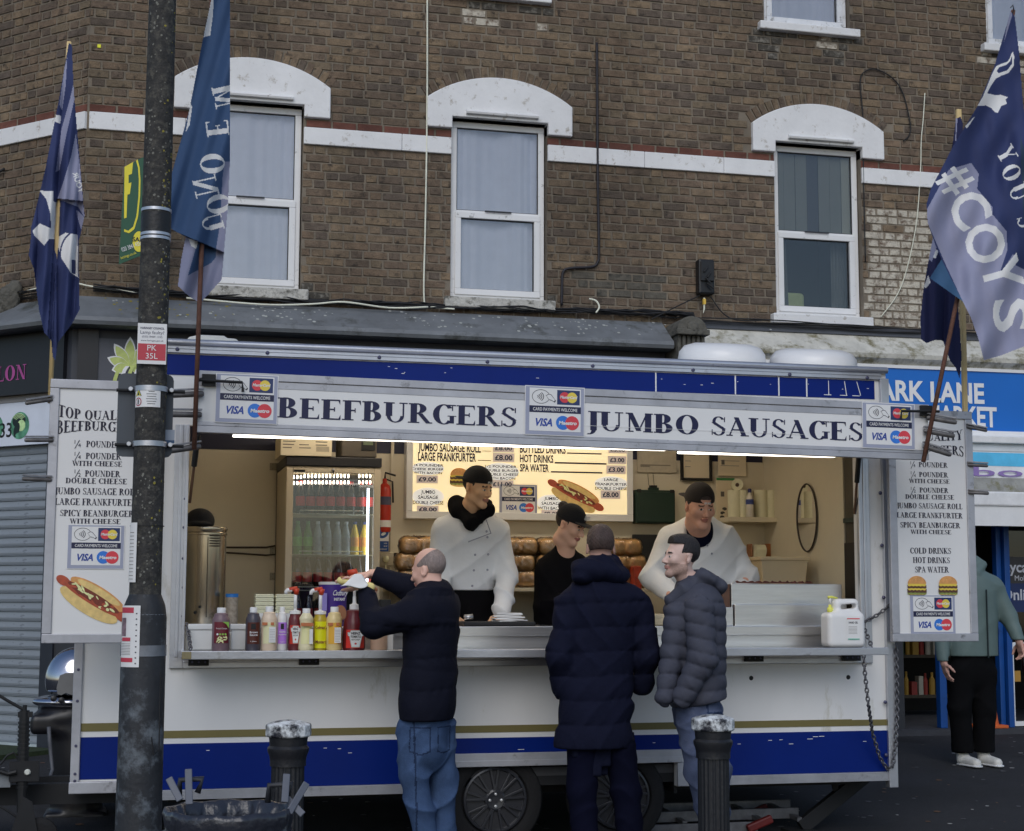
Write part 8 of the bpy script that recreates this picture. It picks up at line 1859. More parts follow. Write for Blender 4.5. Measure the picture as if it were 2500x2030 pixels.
# pump knob on the big ketchup bottle
bb = [o for o in bpy.data.objects if o.name.startswith('sauce_bottle') and 'largest' in o.get('label', '') or o.get('label', '').startswith('large dark red')][0]
m = MB(); q0 = origin_of(bb); zt9 = at(862, 1471, YQ).z; zk = at(856, 1402, YQ).z; m.tube([(q0.x, q0.y, zt9-.01), (q0.x, q0.y, zk-.01)], .008, capw); m.build('pump_stem', bb, smooth=2)
m = MB(); m.tube([(q0.x+.01, q0.y, zk-.012), (q0.x-.0, q0.y, zk+.012), (q0.x-.04, q0.y, zk+.006)], [.018, .02, .015], pumpr, n=12); m.build('pump_head', bb, smooth=2)
# 2 ---- man in long navy coat, from behind
Y0 = 8.28; bx = at(1465, 1850, Y0).x; yd = np.array((0, 1., 0))
core = [P_cone(J(1465, 1385, Y0+.02), J(1465, 1440, Y0), .053, .066, k=.03), K_cone(J(1465, 1440, Y0), J(1460, 1800, Y0), .13, .12, k=.05), K_cone(J(1395, 1480, Y0), J(1368, 1605, Y0), .045, .04, k=.03), K_cone(J(1368, 1605, Y0), J(1398, 1672, Y0+.05), .04, .03, k=.02), K_cone(J(1555, 1480, Y0), J(1580, 1600, Y0), .045, .04, k=.03), K_cone(J(1580, 1600, Y0), J(1545, 1668, Y0+.05), .04, .03, k=.02),
        K_cone(J(1425, 1780, Y0), (J(1430, 1900, Y0)[0], Y0, .06), .07, .035, k=.04), K_cone(J(1510, 1780, Y0), (J(1540, 1900, Y0)[0], Y0, .06), .07, .035, k=.04)]
t, R, hp, sc = person('tall man from behind in a knee length navy quilted hooded coat', (bx, Y0, 0), J(1466, 1341, Y0), 168, 6, .92, core, (150, 118, 106), dict(n='neck', brow=(60, 45, 38)), hands=[hand_prims(J(1402, 1672, Y0+.05), (.8, .3, -.6), (1, 0, 0), .4), hand_prims(J(1540, 1668, Y0+.05), (-.8, .3, -.6), (-1, 0, 0), .4)])
def crop_hair(P, d):
    x, y, z = P[:, 0], P[:, 1], P[:, 2]
    return np.maximum.reduce([d+.0015*np.sin(P[:, 0]*300)*np.sin(P[:, 2]*260), -(z+.012), np.where(y < -.03, .03-z-.2*(y+.03), -1), np.where((np.abs(x) > .062) & (np.abs(y-.012) < .026) & (z < .026), .01, -1)])
headgear(t, R, hp, sc, 'hair', [P_ell((0, .018, .045), (.083, .103, .098)), P_ell((0, -.01, .085), (.07, .09, .062), k=.02)], hairmat('brown', (62, 48, 44)), post=crop_hair, h=.0045)
zh2 = J(1450, 1826, Y0)[2]; zsh = J(1465, 1462, Y0)[2]
def coatpost(P, d):
    m_ = P[:, 2] < zsh+.02; d = np.where(m_, quilt_rows(P, d, .128, .014, zh2), d); d = wrinkle(.009, 26, 2, .9)(P, d)
    return np.maximum(d, zh2-P[:, 2])
coat = [P_cone(J(1468, 1500, Y0), J(1456, 1700, Y0), .215, .195, k=.05, sc=(yd, 1.5)), P_cone(J(1456, 1700, Y0), J(1448, 1835, Y0), .195, .225, k=.05, sc=(yd, 1.45)), P_cone(J(1405, 1472, Y0), J(1540, 1474, Y0), .085, .085, k=.07),
        P_cone(J(1393, 1482, Y0), J(1367, 1600, Y0-.03), .088, .078, k=.03), P_cone(J(1367, 1600, Y0-.03), J(1374, 1680, Y0+.04), .078, .066, k=.03), P_cone(J(1558, 1484, Y0), J(1580, 1600, Y0-.03), .088, .075, k=.03), P_cone(J(1580, 1600, Y0-.03), J(1566, 1675, Y0+.06), .073, .064, k=.03),
        P_cone(J(1466, 1400, Y0+.0), J(1466, 1440, Y0), .095, .12, k=.04)]
garment(t, 'coat', coat, navyf, h=.0085, post=coatpost)
hoodp = [P_ell(J(1460, 1395, Y0-.04), (.155, .115, .072), np.array(Matrix.Rotation(.12, 3, 'Y')), k=.03), P_ell(J(1470, 1372, Y0-.0), (.10, .1, .05), k=.04), P_ell(J(1505, 1408, Y0-.05), (.075, .07, .05), k=.03), P_ell(J(1425, 1408, Y0-.05), (.07, .07, .045), k=.03), P_cone(J(1466, 1360, Y0+.04), J(1466, 1330, Y0+.06), .07, .07, k=.02, op='-')]
garment(t, 'hood', hoodp, navyf, h=.007, post=wrinkle(.006, 34, 1, 1.2))
legs(t, 'trousers', [P_cone(J(1426, 1790, Y0), J(1420, 1930, Y0), .10, .08, k=.02), P_cone(J(1420, 1930, Y0), (J(1432, 1900, Y0)[0], Y0, .1), .08, .074, k=.03), P_cone(J(1505, 1790, Y0), J(1528, 1930, Y0+.02), .10, .08, k=.02), P_cone(J(1528, 1930, Y0+.02), (J(1545, 1900, Y0)[0], Y0+.03, .1), .08, .074, k=.03)], navyt, .03, zh2+.08, .006, 34)
shoes(t, [(J(1432, 1900, Y0)[0], Y0), (J(1545, 1900, Y0)[0], Y0+.03)], shoe_b, d=(0, 1))
# 3 ---- man in grey puffer, profile to the left
Y0 = 8.22; bx = at(1700, 1850, Y0).x; xd = np.array((1., 0, 0))
core = [P_cone(J(1690, 1420, Y0), J(1700, 1480, Y0), .053, .066, k=.03), K_cone(J(1700, 1480, Y0), J(1698, 1720, Y0), .12, .12, k=.05), K_cone(J(1705, 1490, Y0-.17), J(1712, 1610, Y0-.19), .045, .04, k=.03), K_cone(J(1712, 1610, Y0-.19), J(1680, 1672, Y0-.13), .04, .03, k=.02), K_cone(J(1700, 1490, Y0+.17), J(1700, 1600, Y0+.2), .045, .04, k=.03), K_cone(J(1700, 1600, Y0+.2), J(1672, 1672, Y0+.13), .04, .03, k=.02),
        K_cone(J(1685, 1720, Y0), (J(1728, 1900, Y0)[0], Y0-.08, .06), .07, .035, k=.04), K_cone(J(1720, 1720, Y0+.1), (J(1760, 1900, Y0)[0], Y0+.12, .06), .07, .035, k=.04)]
t, R, hp, sc = person('dark haired man in profile in a grey puffer jacket and pale jeans', (bx, Y0, 0), J(1662, 1364, Y0), -84, -4, .91, core, (166, 140, 130), dict(n='fair', brow=(40, 32, 30), stub=(140, 116, 106)), hands=[hand_prims(J(1672, 1672, Y0-.12), (.2, .8, -.4), (0, 1, 0), .6), hand_prims(J(1668, 1672, Y0+.12), (.2, -.8, -.4), (0, -1, 0), .6)])
def slick(P, d):
    x, y, z = P[:, 0], P[:, 1], P[:, 2]; ax = np.abs(x)
    front = -(y+.07+.9*(z-.10))   # hairline
    return np.maximum.reduce([d-.004*np.clip((z-.06)/.05, 0, 1), -(z+.04+.6*np.minimum(0, -(y-.03))), np.where(z < .085, -(y+.035-.35*(z-.02)), np.where(y < -.072, .004, -1)), np.where((ax > .06) & (np.abs(y-.012) < .028) & (z < .03), .01, -1)])
headgear(t, R, hp, sc, 'hair', [P_ell((0, .02, .05), (.080, .101, .094)), P_ell((0, -.01, .09), (.062, .085, .052), k=.02)], hairmat('black', (26, 22, 26)), post=slick, h=.0042)
zh3 = J(1690, 1716, Y0)[2]
def puffpost(P, d):
    z0 = zh3+.1*0; d = np.where(P[:, 2] < J(1700, 1462, Y0)[2], quilt_rows(P, d, .078, .013, zh3), d); d = wrinkle(.003, 36, 3, .7)(P, d); return np.maximum(d, zh3-.03*np.clip((bx-.0-P[:, 0])/.15, -1, 1)-P[:, 2])
pj = [P_cone(J(1702, 1500, Y0), J(1704, 1700, Y0), .195, .19, k=.05, sc=(xd, 1.28)), P_cone(J(1655, 1500, Y0-.08), J(1622, 1705, Y0-.12), .075, .05, k=.06), P_cone(J(1655, 1490, Y0+.08), J(1640, 1690, Y0+.12), .075, .05, k=.06), P_cone(J(1704, 1482, Y0-.12), J(1702, 1482, Y0+.12), .085, .085, k=.06)]
garment(t, 'jacket', pj, greyp, h=.008, post=puffpost)
def slv(P, d):
    Pq = P.copy(); Pq[:, 2] += .25*(P[:, 0]-bx); return wrinkle(.003, 40, 5, .5)(P, quilt_rows(Pq, d, .072, .012, 0))
for sg in (-1, 1):
    garment(t, 'sleeve', [P_cone(J(1706, 1490, Y0+sg*.165), J(1716, 1608, Y0+sg*.20), .086, .078, k=.03), P_cone(J(1716, 1608, Y0+sg*.20), J(1668, 1700, Y0+sg*.16), .076, .062, k=.03)], greyp, h=.0075, post=slv)
garment(t, 'hood', [P_ell(J(1715, 1412, Y0), (.10, .13, .055), np.array(Matrix.Rotation(.45, 3, 'Y')), k=.03), P_ell(J(1750, 1432, Y0), (.055, .11, .05), k=.04), P_cone(J(1690, 1440, Y0), J(1690, 1462, Y0), .10, .12, k=.04), P_cone(J(1640, 1468, Y0-.03), J(1672, 1440, Y0-.07), .045, .05, k=.03), P_cone(J(1688, 1395, Y0), J(1678, 1360, Y0), .06, .075, k=.02, op='-')], greyp, h=.007, post=wrinkle(.007, 34, 4, 1.1))
legs(t, 'jeans', [P_cone(J(1700, 1715, Y0), J(1703, 1745, Y0), .165, .16, k=.04, sc=(xd, 1.25)), P_cone(J(1690, 1745, Y0-.05), J(1706, 1880, Y0-.07), .10, .08, k=.02), P_cone(J(1706, 1880, Y0-.07), (J(1738, 1900, Y0)[0], Y0-.08, .1), .08, .066, k=.03), P_cone(J(1722, 1745, Y0+.08), J(1750, 1880, Y0+.1), .10, .08, k=.02), P_cone(J(1750, 1880, Y0+.1), (J(1770, 1900, Y0)[0], Y0+.12, .1), .08, .066, k=.03)], denimg, .03, zh3+.05, .010, 34, denim_seams([(J(1702, 1760, Y0)[0], zh3, J(1735, 1760, Y0)[0], .0)], [(J(1722, 1760, Y0)[0], zh3-.04, .05, .12)]))
shoes(t, [(J(1738, 1900, Y0)[0], Y0-.08), (J(1770, 1900, Y0)[0], Y0+.12)], shoe_b, d=(-1, 0))
# caps
def cap_prims(front=1, bill=True):
    p = [P_ell((0, .014, .052), (.086, .106, .096), k=.01)]
    if bill: p.append(P_cone((-.03, -front*.105, .046), (.03, -front*.105, .046), .062, .062, k=.008, sc=((0, 0, 1), 9)))
    return p
def cap_post(front=1, low=.028, tilt=.18, opening=True):
    def f(P, d):
        x, y, z = P[:, 0], P[:, 1], P[:, 2]; cut = (low+tilt*(-y*front)*-1)-z
        dd = np.maximum(d, np.where(np.abs(y) > .112, -1, cut))
        if opening and front == -1: dd = np.where((y < 0), np.maximum(dd, .006-np.sqrt(np.maximum(0, (x/.036)**2+((z-.062)/.022)**2))*.03+.024), dd)
        return dd
    return f
# 4 ---- young vendor
Y0 = 9.66; HY = 9.45; bx = at(1150, 1500, Y0).x
hR = J(1226, 1492, 9.36)
core = [P_cone(J(1155, 1235, HY+.05), J(1148, 1300, Y0-.08), .053, .066, k=.03), K_cone(J(1148, 1300, Y0-.05), J(1150, 1560, Y0), .13, .12, k=.05), K_cone(J(1080, 1305, Y0-.05), J(1066, 1400, Y0-.05), .045, .04, k=.03), K_cone(J(1066, 1400, Y0-.05), J(1100, 1500, 9.4), .04, .03, k=.02), K_cone(J(1218, 1305, Y0-.05), J(1236, 1400, Y0-.1), .045, .04, k=.03), K_cone(J(1236, 1400, Y0-.1), hR, .04, .03, k=.02),
        K_cone(J(1130, 1560, Y0), (J(1130, 1500, Y0)[0], Y0, .53), .07, .04, k=.04), K_cone(J(1170, 1560, Y0), (J(1175, 1500, Y0)[0], Y0, .53), .07, .04, k=.04)]
t, R, hp, sc = person('young vendor in white chef jacket and backwards black cap looking down to the side', (bx, Y0, .47), J(1166, 1193, HY), 36, 14, .95, core, (184, 144, 112), dict(n='olive', brow=(34, 26, 24), lips=(150, 104, 90)), hands=[hand_prims(hR, (-.1, -.4, -1), (-.4, -.8, 0), .25), hand_prims(J(1102, 1502, 9.4), (.2, -.6, -.6), (0, 0, -1), .3)])
headgear(t, R, hp, sc, 'hair', [P_ell((0, .018, .045), (.080, .100, .092))], hairmat('darkbrown', (32, 26, 24)), post=lambda P, d: np.maximum.reduce([d, -(P[:, 2]+.03), -(P[:, 1]+.03), np.where((np.abs(P[:, 0]) > .06) & (np.abs(P[:, 1]-.012) < .028) & (P[:, 2] < .026), .01, -1)]), h=.005)
cp = headgear(t, R, hp, sc, 'cap', cap_prims(-1), blackc, post=cap_post(-1, .036, .12, False), h=.005)
def headtext(t, R, hp, sc, txt, x, y, z, h_, w_, mat, ry=0):
    o = hp+R@np.array((x, y, z))*sc; Rr = R@np.array(Matrix.Rotation(ry, 3, 'Z')); fr = Fr(Vector(o), Vector(Rr[:, 0]), Vector(Rr[:, 2])); m = MB(); text(m, fr, txt, 0, 0, h_, 0, mat, font='sans', w=w_, bold=.05); m.build('cap_lettering', t)
headtext(t, R, hp, sc, 'SPURS', .0, -.101, .052, .011, .05, st_white)
chef = [P_cone(J(1148, 1310, Y0-.06), J(1150, 1425, Y0-.02), .195, .165, k=.05, sc=(yd, 1.45)), P_cone(J(1090, 1292, Y0-.05), J(1208, 1292, Y0-.05), .078, .078, k=.06), P_cone(J(1146, 1268, Y0-.07), J(1146, 1290, Y0-.06), .10, .14, k=.05),
        P_cone(J(1080, 1305, Y0-.05), J(1068, 1400, Y0-.05), .080, .07, k=.04), P_cone(J(1068, 1400, Y0-.05), J(1098, 1495, 9.42), .068, .058, k=.03), P_cone(J(1217, 1305, Y0-.05), J(1237, 1400, Y0-.1), .080, .068, k=.04), P_cone(J(1237, 1400, Y0-.1), hR+np.array((0, 0, .0)), .072, .062, k=.03), P_cone(J(1155, 1235, HY+.05), J(1152, 1262, HY+.08), .06, .07, k=.02, op='-')]
zt8 = J(1150, 1442, Y0)[2]
def chefpost(P, d):
    d = wrinkle(.010, 20, 1, .8)(P, d); mid = np.abs(P[:, 0]-bx) < .22; return np.where(mid & (P[:, 2] < zt8+.1) & (P[:, 1] > 9.50), np.maximum(d, zt8-P[:, 2]), d)
garment(t, 'chef_jacket', chef, whitej, h=.008, post=chefpost)
garment(t, 'hoodie_hood', [P_cone(J(1120, 1243, HY+.08), J(1150, 1278, HY-.02), .04, .042, k=.03), P_cone(J(1150, 1278, HY-.02), J(1194, 1246, HY-.01), .042, .035, k=.03), P_cone(J(1194, 1246, HY-.01), J(1190, 1230, HY+.05), .035, .03, k=.03), P_cone(J(1118, 1250, HY+.08), J(1112, 1228, HY+.14), .045, .045, k=.03), P_cone(J(1115, 1235, HY+.14), J(1185, 1235, HY+.16), .05, .05, k=.04)], blackf, h=.006, post=wrinkle(.004, 40, 2, 1))
m = MB(); cfY = 9.66-.06-.17
for u, v in ((1150, 1275), (1188, 1298), (1190, 1312), (1160, 1355), (1192, 1354), (1157, 1393), (1190, 1392), (1153, 1431)): p = at(u, v, cfY); m.lathe([(.0075, 0), (.006, .004), (.003, .003)], p, M('stud', pc(120, 120, 130), .4), n=10, axis=(0, -1, 0))
P_ = [at(u, v, cfY-.004) for u, v in ((1143, 1322), (1197, 1302), (1186, 1270), (1188, 1269), (1200, 1303), (1143, 1325))]; m.add(P_, [tuple(range(6))], M('seam_grey', pc(120, 120, 128), .8)); m.build('jacket_studs', t)
legs(t, 'trousers', [P_cone(J(1152, 1440, Y0), J(1152, 1520, Y0), .165, .16, k=.04, sc=(yd, 1.4)), P_cone(J(1132, 1530, Y0), (J(1130, 1500, Y0)[0], Y0, .5), .1, .07, k=.03), P_cone(J(1172, 1530, Y0), (J(1178, 1500, Y0)[0], Y0, .5), .1, .07, k=.03)], blackf, .5, zt8+.03, .003)
# 5 ---- woman vendor in black
Y0 = 9.66; HY = 9.45; bx = at(1372, 1500, Y0).x; hR = J(1420, 1455, 9.35)
core = [P_cone(J(1384, 1325, HY+.04), J(1376, 1395, Y0-.08), .053, .066, k=.03), K_cone(J(1376, 1400, Y0-.05), J(1370, 1560, Y0), .12, .12, k=.05), K_cone(J(1338, 1400, Y0-.05), J(1335, 1480, Y0-.05), .042, .036, k=.03), K_cone(J(1335, 1480, Y0-.05), hR+np.array((-.04, .02, -.02)), .036, .026, k=.02), K_cone(J(1425, 1400, Y0-.1), J(1445, 1460, Y0-.15), .042, .036, k=.03), K_cone(J(1445, 1460, Y0-.15), hR, .036, .026, k=.02), K_cone(J(1372, 1560, Y0), (bx, Y0, .53), .09, .06, k=.04)]
t, R, hp, sc = person('woman vendor in black top and black peaked cap bending her head over the counter', (bx, Y0, .47), J(1392, 1284, HY), 46, 24, .93, core, (182, 142, 120), dict(n='warm', brow=(70, 48, 38), lips=(138, 82, 76)), hands=[hand_prims(hR, (.3, -.4, -.6), (0, -.6, -.8), .4), hand_prims(J(1400, 1470, 9.4), (.3, -.4, -.6), (0, -.6, -.8), .4)])
hb = hairmat('dark', (34, 26, 26))
headgear(t, R, hp, sc, 'hair', [P_ell((0, .018, .045), (.082, .103, .094)), P_ell((-.0, .10, .10), (.035, .035, .035), k=.01)], hb, post=lambda P, d: np.maximum.reduce([d, -(P[:, 2]+.075), -(P[:, 1]+.02), np.where((np.abs(P[:, 0]) > .06) & (np.abs(P[:, 1]-.012) < .026) & (P[:, 2] < .026), .01, -1)]), h=.005)
headgear(t, R, hp, sc, 'cap', cap_prims(1), blackc, post=cap_post(1, .034, -.02, False), h=.005)
headtext(t, R, hp, sc, 'Spurs', -.0, -.1, .085, .026, .075, st_white, .0)
garment(t, 'top', [P_cone(J(1374, 1410, Y0-.06), J(1368, 1560, Y0), .18, .175, k=.05, sc=(yd, 1.35)), P_cone(J(1345, 1392, Y0-.05), J(1418, 1394, Y0-.1), .07, .07, k=.06), P_cone(J(1338, 1402, Y0-.05), J(1333, 1480, Y0-.06), .075, .065, k=.04), P_cone(J(1333, 1480, Y0-.06), hR+np.array((-.05, .03, -.02)), .062, .045, k=.03), P_cone(J(1422, 1402, Y0-.1), J(1445, 1460, Y0-.15), .072, .06, k=.04), P_cone(J(1445, 1460, Y0-.15), hR+np.array((.0, .04, .02)), .058, .045, k=.03), P_cone(J(1380, 1338, HY+.09), J(1374, 1385, HY+.12), .062, .11, k=.05)], blackf, h=.008, post=wrinkle(.005, 24, 2, .9))
# 6 ---- older vendor
Y0 = 9.72; HY = 9.42; bx = at(1710, 1500, Y0).x; hR = J(1808, 1432, 9.46)
core = [P_cone(J(1708, 1272, HY+.04), J(1708, 1320, Y0-.1), .066, .085, k=.03), K_cone(J(1708, 1320, Y0-.05), J(1712, 1560, Y0), .16, .16, k=.05), K_cone(J(1620, 1340, Y0-.05), J(1592, 1410, Y0-.1), .05, .045, k=.03), K_cone(J(1592, 1410, Y0-.1), J(1650, 1462, 9.4), .045, .03, k=.02), K_cone(J(1790, 1340, Y0-.05), J(1826, 1410, Y0-.1), .05, .045, k=.03), K_cone(J(1826, 1410, Y0-.1), hR, .045, .03, k=.02), K_cone(J(1690, 1560, Y0), (bx-.1, Y0, .53), .09, .05, k=.04), K_cone(J(1735, 1560, Y0), (bx+.1, Y0, .53), .09, .05, k=.04)]
t, R, hp, sc = person('heavily built older vendor in white chef jacket looking down at the griddle', (bx, Y0, .47), J(1708, 1238, HY), 5, 17, 1.06, core, (176, 132, 112), dict(n='flushed', brow=(96, 70, 58), lips=(148, 96, 84)), jaw=1.35, fat=.010, hands=[hand_prims(hR, (-.6, -.3, -.5), (0, 0, -1), .4), hand_prims(J(1652, 1464, 9.4), (.6, -.3, -.5), (0, 0, -1), .4)])
headgear(t, R, hp, sc, 'hair', [P_ell((0, .018, .045), (.082, .1, .092))], hairmat('cropped', (58, 48, 44)), post=lambda P, d: np.maximum.reduce([d, -(P[:, 2]+.0), np.where(P[:, 2] < .06, -(P[:, 1]+.03), -1), np.where(P[:, 1] < -.03, .058-P[:, 2], -1)]), h=.005)
headgear(t, R, hp, sc, 'cap', cap_prims(-1), M('faded_black_cap', pc(38, 33, 32), .9, var=.15, bump=.3, bscale=120), post=cap_post(-1, .036, .05, True), h=.0045)
headtext(t, R, hp, sc, 'SPURS', .0, -.101, .04, .012, .045, st_white)
chef = [P_cone(J(1708, 1350, Y0-.06), J(1712, 1540, Y0), .255, .24, k=.05, sc=(yd, 1.35)), P_cone(J(1640, 1322, Y0-.05), J(1774, 1322, Y0-.05), .095, .095, k=.07), P_cone(J(1708, 1298, Y0-.1), J(1708, 1320, Y0-.08), .12, .17, k=.05),
        P_cone(J(1622, 1340, Y0-.05), J(1592, 1412, Y0-.1), .082, .076, k=.035), P_cone(J(1592, 1412, Y0-.1), J(1648, 1458, 9.42), .08, .065, k=.04), P_cone(J(1788, 1340, Y0-.05), J(1826, 1412, Y0-.1), .082, .074, k=.035), P_cone(J(1826, 1412, Y0-.1), hR+np.array((.02, .02, 0)), .078, .06, k=.04), P_cone(J(1708, 1270, HY+.05), J(1708, 1300, HY+.06), .085, .09, k=.02, op='-')]
garment(t, 'chef_jacket', chef, whitej, h=.0085, post=wrinkle(.012, 18, 5, .9))
garment(t, 'undershirt', [P_cone(J(1708, 1290, HY+.12), J(1708, 1318, Y0-.13), .085, .10, k=.03)], navyt, h=.008)
m = MB()
for u, v in ((1727, 1332), (1738, 1352), (1742, 1410)): p = at(u, v, Y0-.06-.195); m.lathe([(.007, 0), (.004, .004)], p, M('stud', (1, 1, 1, 1)), n=8, axis=(0, -1, 0))
m.build('jacket_studs', t)
legs(t, 'trousers', [P_cone((bx, Y0, 1.2), (bx, Y0, .5), .18, .14, k=.03)], blackf, .5, 1.25, .003)
# 7 ---- man in sage green jacket on the pavement, head behind the menu board
Y0 = 11.3; g0 = .16; bx = at(2372, 1700, Y0).x; hL = J(2304, 1618, Y0-.06); hR = J(2488, 1566, Y0-.12)
core = [P_cone(J(2372, 1385, Y0), J(2372, 1430, Y0), .053, .066, k=.03), K_cone(J(2372, 1430, Y0), J(2372, 1610, Y0), .13, .12, k=.05), K_cone(J(2318, 1432, Y0), J(2300, 1530, Y0), .045, .04, k=.03), K_cone(J(2300, 1530, Y0), hL, .038, .028, k=.02), K_cone(J(2426, 1432, Y0), J(2460, 1505, Y0-.04), .045, .04, k=.03), K_cone(J(2460, 1505, Y0-.04), hR, .038, .028, k=.02), K_cone(J(2345, 1620, Y0), (J(2350, 1800, Y0)[0], Y0, g0+.07), .07, .04, k=.04), K_cone(J(2400, 1620, Y0), (J(2400, 1800, Y0)[0], Y0, g0+.07), .07, .04, k=.04)]
t, R, hp, sc = person('man in sage green jacket and pale trainers behind the right menu board', (bx, Y0, g0), J(2345, 1345, Y0), -10, 5, .95, core, (170, 132, 118), dict(n='walker'), hands=[hand_prims(hL, (.15, -.2, -1), (1, -.1, 0), .35), hand_prims(hR, (.15, -.1, -1), (-1, 0, 0), .6)])
headgear(t, R, hp, sc, 'hair', [P_ell((0, .018, .045), (.083, .103, .098))], hb, post=crop_hair, h=.006)
zh7 = J(2372, 1602, Y0)[2]
def c7(P, d, base=hemmed(None, None, wrinkle(.005, 18, 1, .7))):
    d = base(P, d); mid = np.abs(P[:, 0]-bx) < .24; d = np.where(mid, np.maximum(d, zh7-P[:, 2]), d)
    for c_ in (hL, hR): d = np.where(np.linalg.norm(P-c_, axis=1) < .1, np.maximum(d, (c_[2]+.01-P[:, 2])), d)
    return d
garment(t, 'jacket', [P_cone(J(2372, 1450, Y0), J(2374, 1620, Y0), .215, .215, k=.05, sc=(yd, 1.5)), P_cone(J(2325, 1428, Y0), J(2420, 1428, Y0), .075, .075, k=.06), P_cone(J(2318, 1436, Y0), J(2298, 1530, Y0), .08, .07, k=.04), P_cone(J(2298, 1530, Y0), hL, .068, .05, k=.03), P_cone(J(2426, 1436, Y0), J(2462, 1505, Y0-.04), .08, .07, k=.04), P_cone(J(2462, 1505, Y0-.04), hR, .068, .05, k=.03), P_cone(J(2372, 1378, Y0+.03), J(2372, 1410, Y0), .08, .09, k=.03), P_cone(J(2385, 1395, Y0-.08), J(2400, 1380, Y0-.04), .03, .035, k=.03)], greenj, h=.009, post=c7)
m = MB(); m.box(J(2384, 1500, Y0)[0], J(2384, 1500, Y0)[0]+.006, Y0-.16, Y0-.145, zh7-.01, J(2384, 1440, Y0)[2], M('zip_dark', pc(40, 50, 50), .5)); m.build('zip', t)
legs(t, 'trousers', [P_cone(J(2372, 1600, Y0), J(2372, 1640, Y0), .175, .17, k=.04, sc=(yd, 1.4)), P_cone(J(2345, 1640, Y0), J(2343, 1730, Y0), .11, .09, k=.03), P_cone(J(2343, 1730, Y0), (J(2350, 1800, Y0)[0], Y0, g0+.13), .09, .085, k=.03), P_cone(J(2400, 1640, Y0), J(2402, 1730, Y0), .11, .09, k=.03), P_cone(J(2402, 1730, Y0), (J(2402, 1800, Y0)[0], Y0, g0+.13), .09, .085, k=.03)], blackt, g0+.1, zh7+.05, .006, 24)
shoes(t, [(J(2351, 1800, Y0)[0], Y0), (J(2402, 1800, Y0)[0], Y0)], shoe_w, z=g0, d=(.1, -1), sole=M('sole_white', pc(190, 190, 190), .6))
bt = thing('held_bottle', 'dark cola bottle with red cap held by the man in the sage green jacket', 'bottle', tuple(hR+np.array((.03, -.03, -.2)))); m = MB(); c = Vector(hR+np.array((.03, -.03, -.24))); m.lathe([(.025, 0), (.03, .01), (.031, .1), (.022, .16), (.012, .2)], c, M('cola_dark', pc(28, 14, 14), .15, spec=.8), n=18); m.build('body', bt, smooth=True); m = MB(); m.lathe([(.013, .2), (.013, .22)], c, c_red, n=12); m.build('cap', bt)
# ================================================================== FLAGS
def inpoly(P, poly):
    x, y = P[:, 0], P[:, 1]; ins = np.zeros(len(P), bool); n = len(poly)
    for i in range(n):
        x1, y1 = poly[i]; x2, y2 = poly[(i+1) % n]
        c = ((y1 > y) != (y2 > y)); t_ = (x2-x1)*(y-y1)/((y2-y1) if y2 != y1 else 1e-9)+x1; ins ^= c & (x < t_)
    return ins
def letter_mask(P, txt, cx, cy, h, rot, mirror=False, w=None, bold=.03, font='sans'):
    V, Fs, tw = sans2d(txt, bold) if font == 'sans' else serif2d(txt)[:3]
    s = h; sx = h if w is None else w/tw; c, s_ = math.cos(rot), math.sin(rot)
    q = P-np.array((cx, cy)); lx = q[:, 0]*c+q[:, 1]*s_; ly = -(-q[:, 0]*s_+q[:, 1]*c)   # image y is down
    if mirror: lx = -lx
    L = np.stack([lx/sx+tw/2, ly/s+.5], 1); m = np.zeros(len(P), bool)
    box = (L[:, 0] > -.1) & (L[:, 0] < tw+.1) & (L[:, 1] > -.3) & (L[:, 1] < 1.3); idx = np.nonzero(box)[0]; Lb = L[idx]; mb_ = np.zeros(len(idx), bool)
    for f in Fs:
        pv = [tuple(V[i]) for i in f]; mb_ |= inpoly(Lb, pv)
    m[idx] = mb_; return m
def cloth(name, outline, Y, fold, mats, paint, parent, step=1.45):
    us = [p[0] for p in outline]; vs = [p[1] for p in outline]; u0, u1, v0, v1 = min(us), max(us), min(vs), max(vs)
    nu = int((u1-u0)/step)+1; nv = int((v1-v0)/step)+1
    U, Vv = np.meshgrid(np.linspace(u0, u1, nu+1), np.linspace(v0, v1, nv+1), indexing='ij')
    Cc = np.stack([(U[:-1, :-1]+U[1:, 1:]).ravel()/2, (Vv[:-1, :-1]+Vv[1:, 1:]).ravel()/2], 1)
    keep = inpoly(Cc, outline); mi = paint(Cc)
    D = fold(U, Vv); rx = np.array([ray(0, 0)]), None
    r0 = np.array(ray(0, 0)); ru = np.array(ray(1, 0))-r0; rv = np.array(ray(0, 1))-r0
    R3 = r0+U[..., None]*ru+Vv[..., None]*rv; Pp = R3*((Y+D)/R3[..., 1])[..., None]; Pp[..., 2] += CH
    idx = np.arange((nu+1)*(nv+1)).reshape(nu+1, nv+1)
    Q = np.stack([idx[:-1, :-1].ravel(), idx[:-1, 1:].ravel(), idx[1:, 1:].ravel(), idx[1:, :-1].ravel()], 1)[keep]
    used = np.unique(Q); remap = np.zeros(len(idx.ravel()), int); remap[used] = np.arange(len(used))
    return mesh_np(name, Pp.reshape(-1, 3)[used], remap[Q], mats, mi[keep], parent)
def cr(pts, x0, y0, s): return [(x0+a*s, y0+b_*s) for a, b_ in pts]
nav = M('flag_navy', pc(40, 50, 90), .8, var=.05, bump=.1, bscale=60); pal = M('flag_lavender', pc(120, 122, 144), .8, var=.04); lit = M('flag_print_white', pc(182, 188, 212), .8, var=.03); nav2 = M('flag_blue', pc(50, 74, 108), .8, var=.05); teal = M('flag_back_blue', pc(44, 76, 108), .8, var=.05)
pine = M('pine_pole', pc(186, 158, 112), .7, var=.12, scale=10, stretch=(8, 8, .6)); rust = M('rusty_pole', pc(92, 62, 50), .8, var=.3, scale=20, bump=.3)
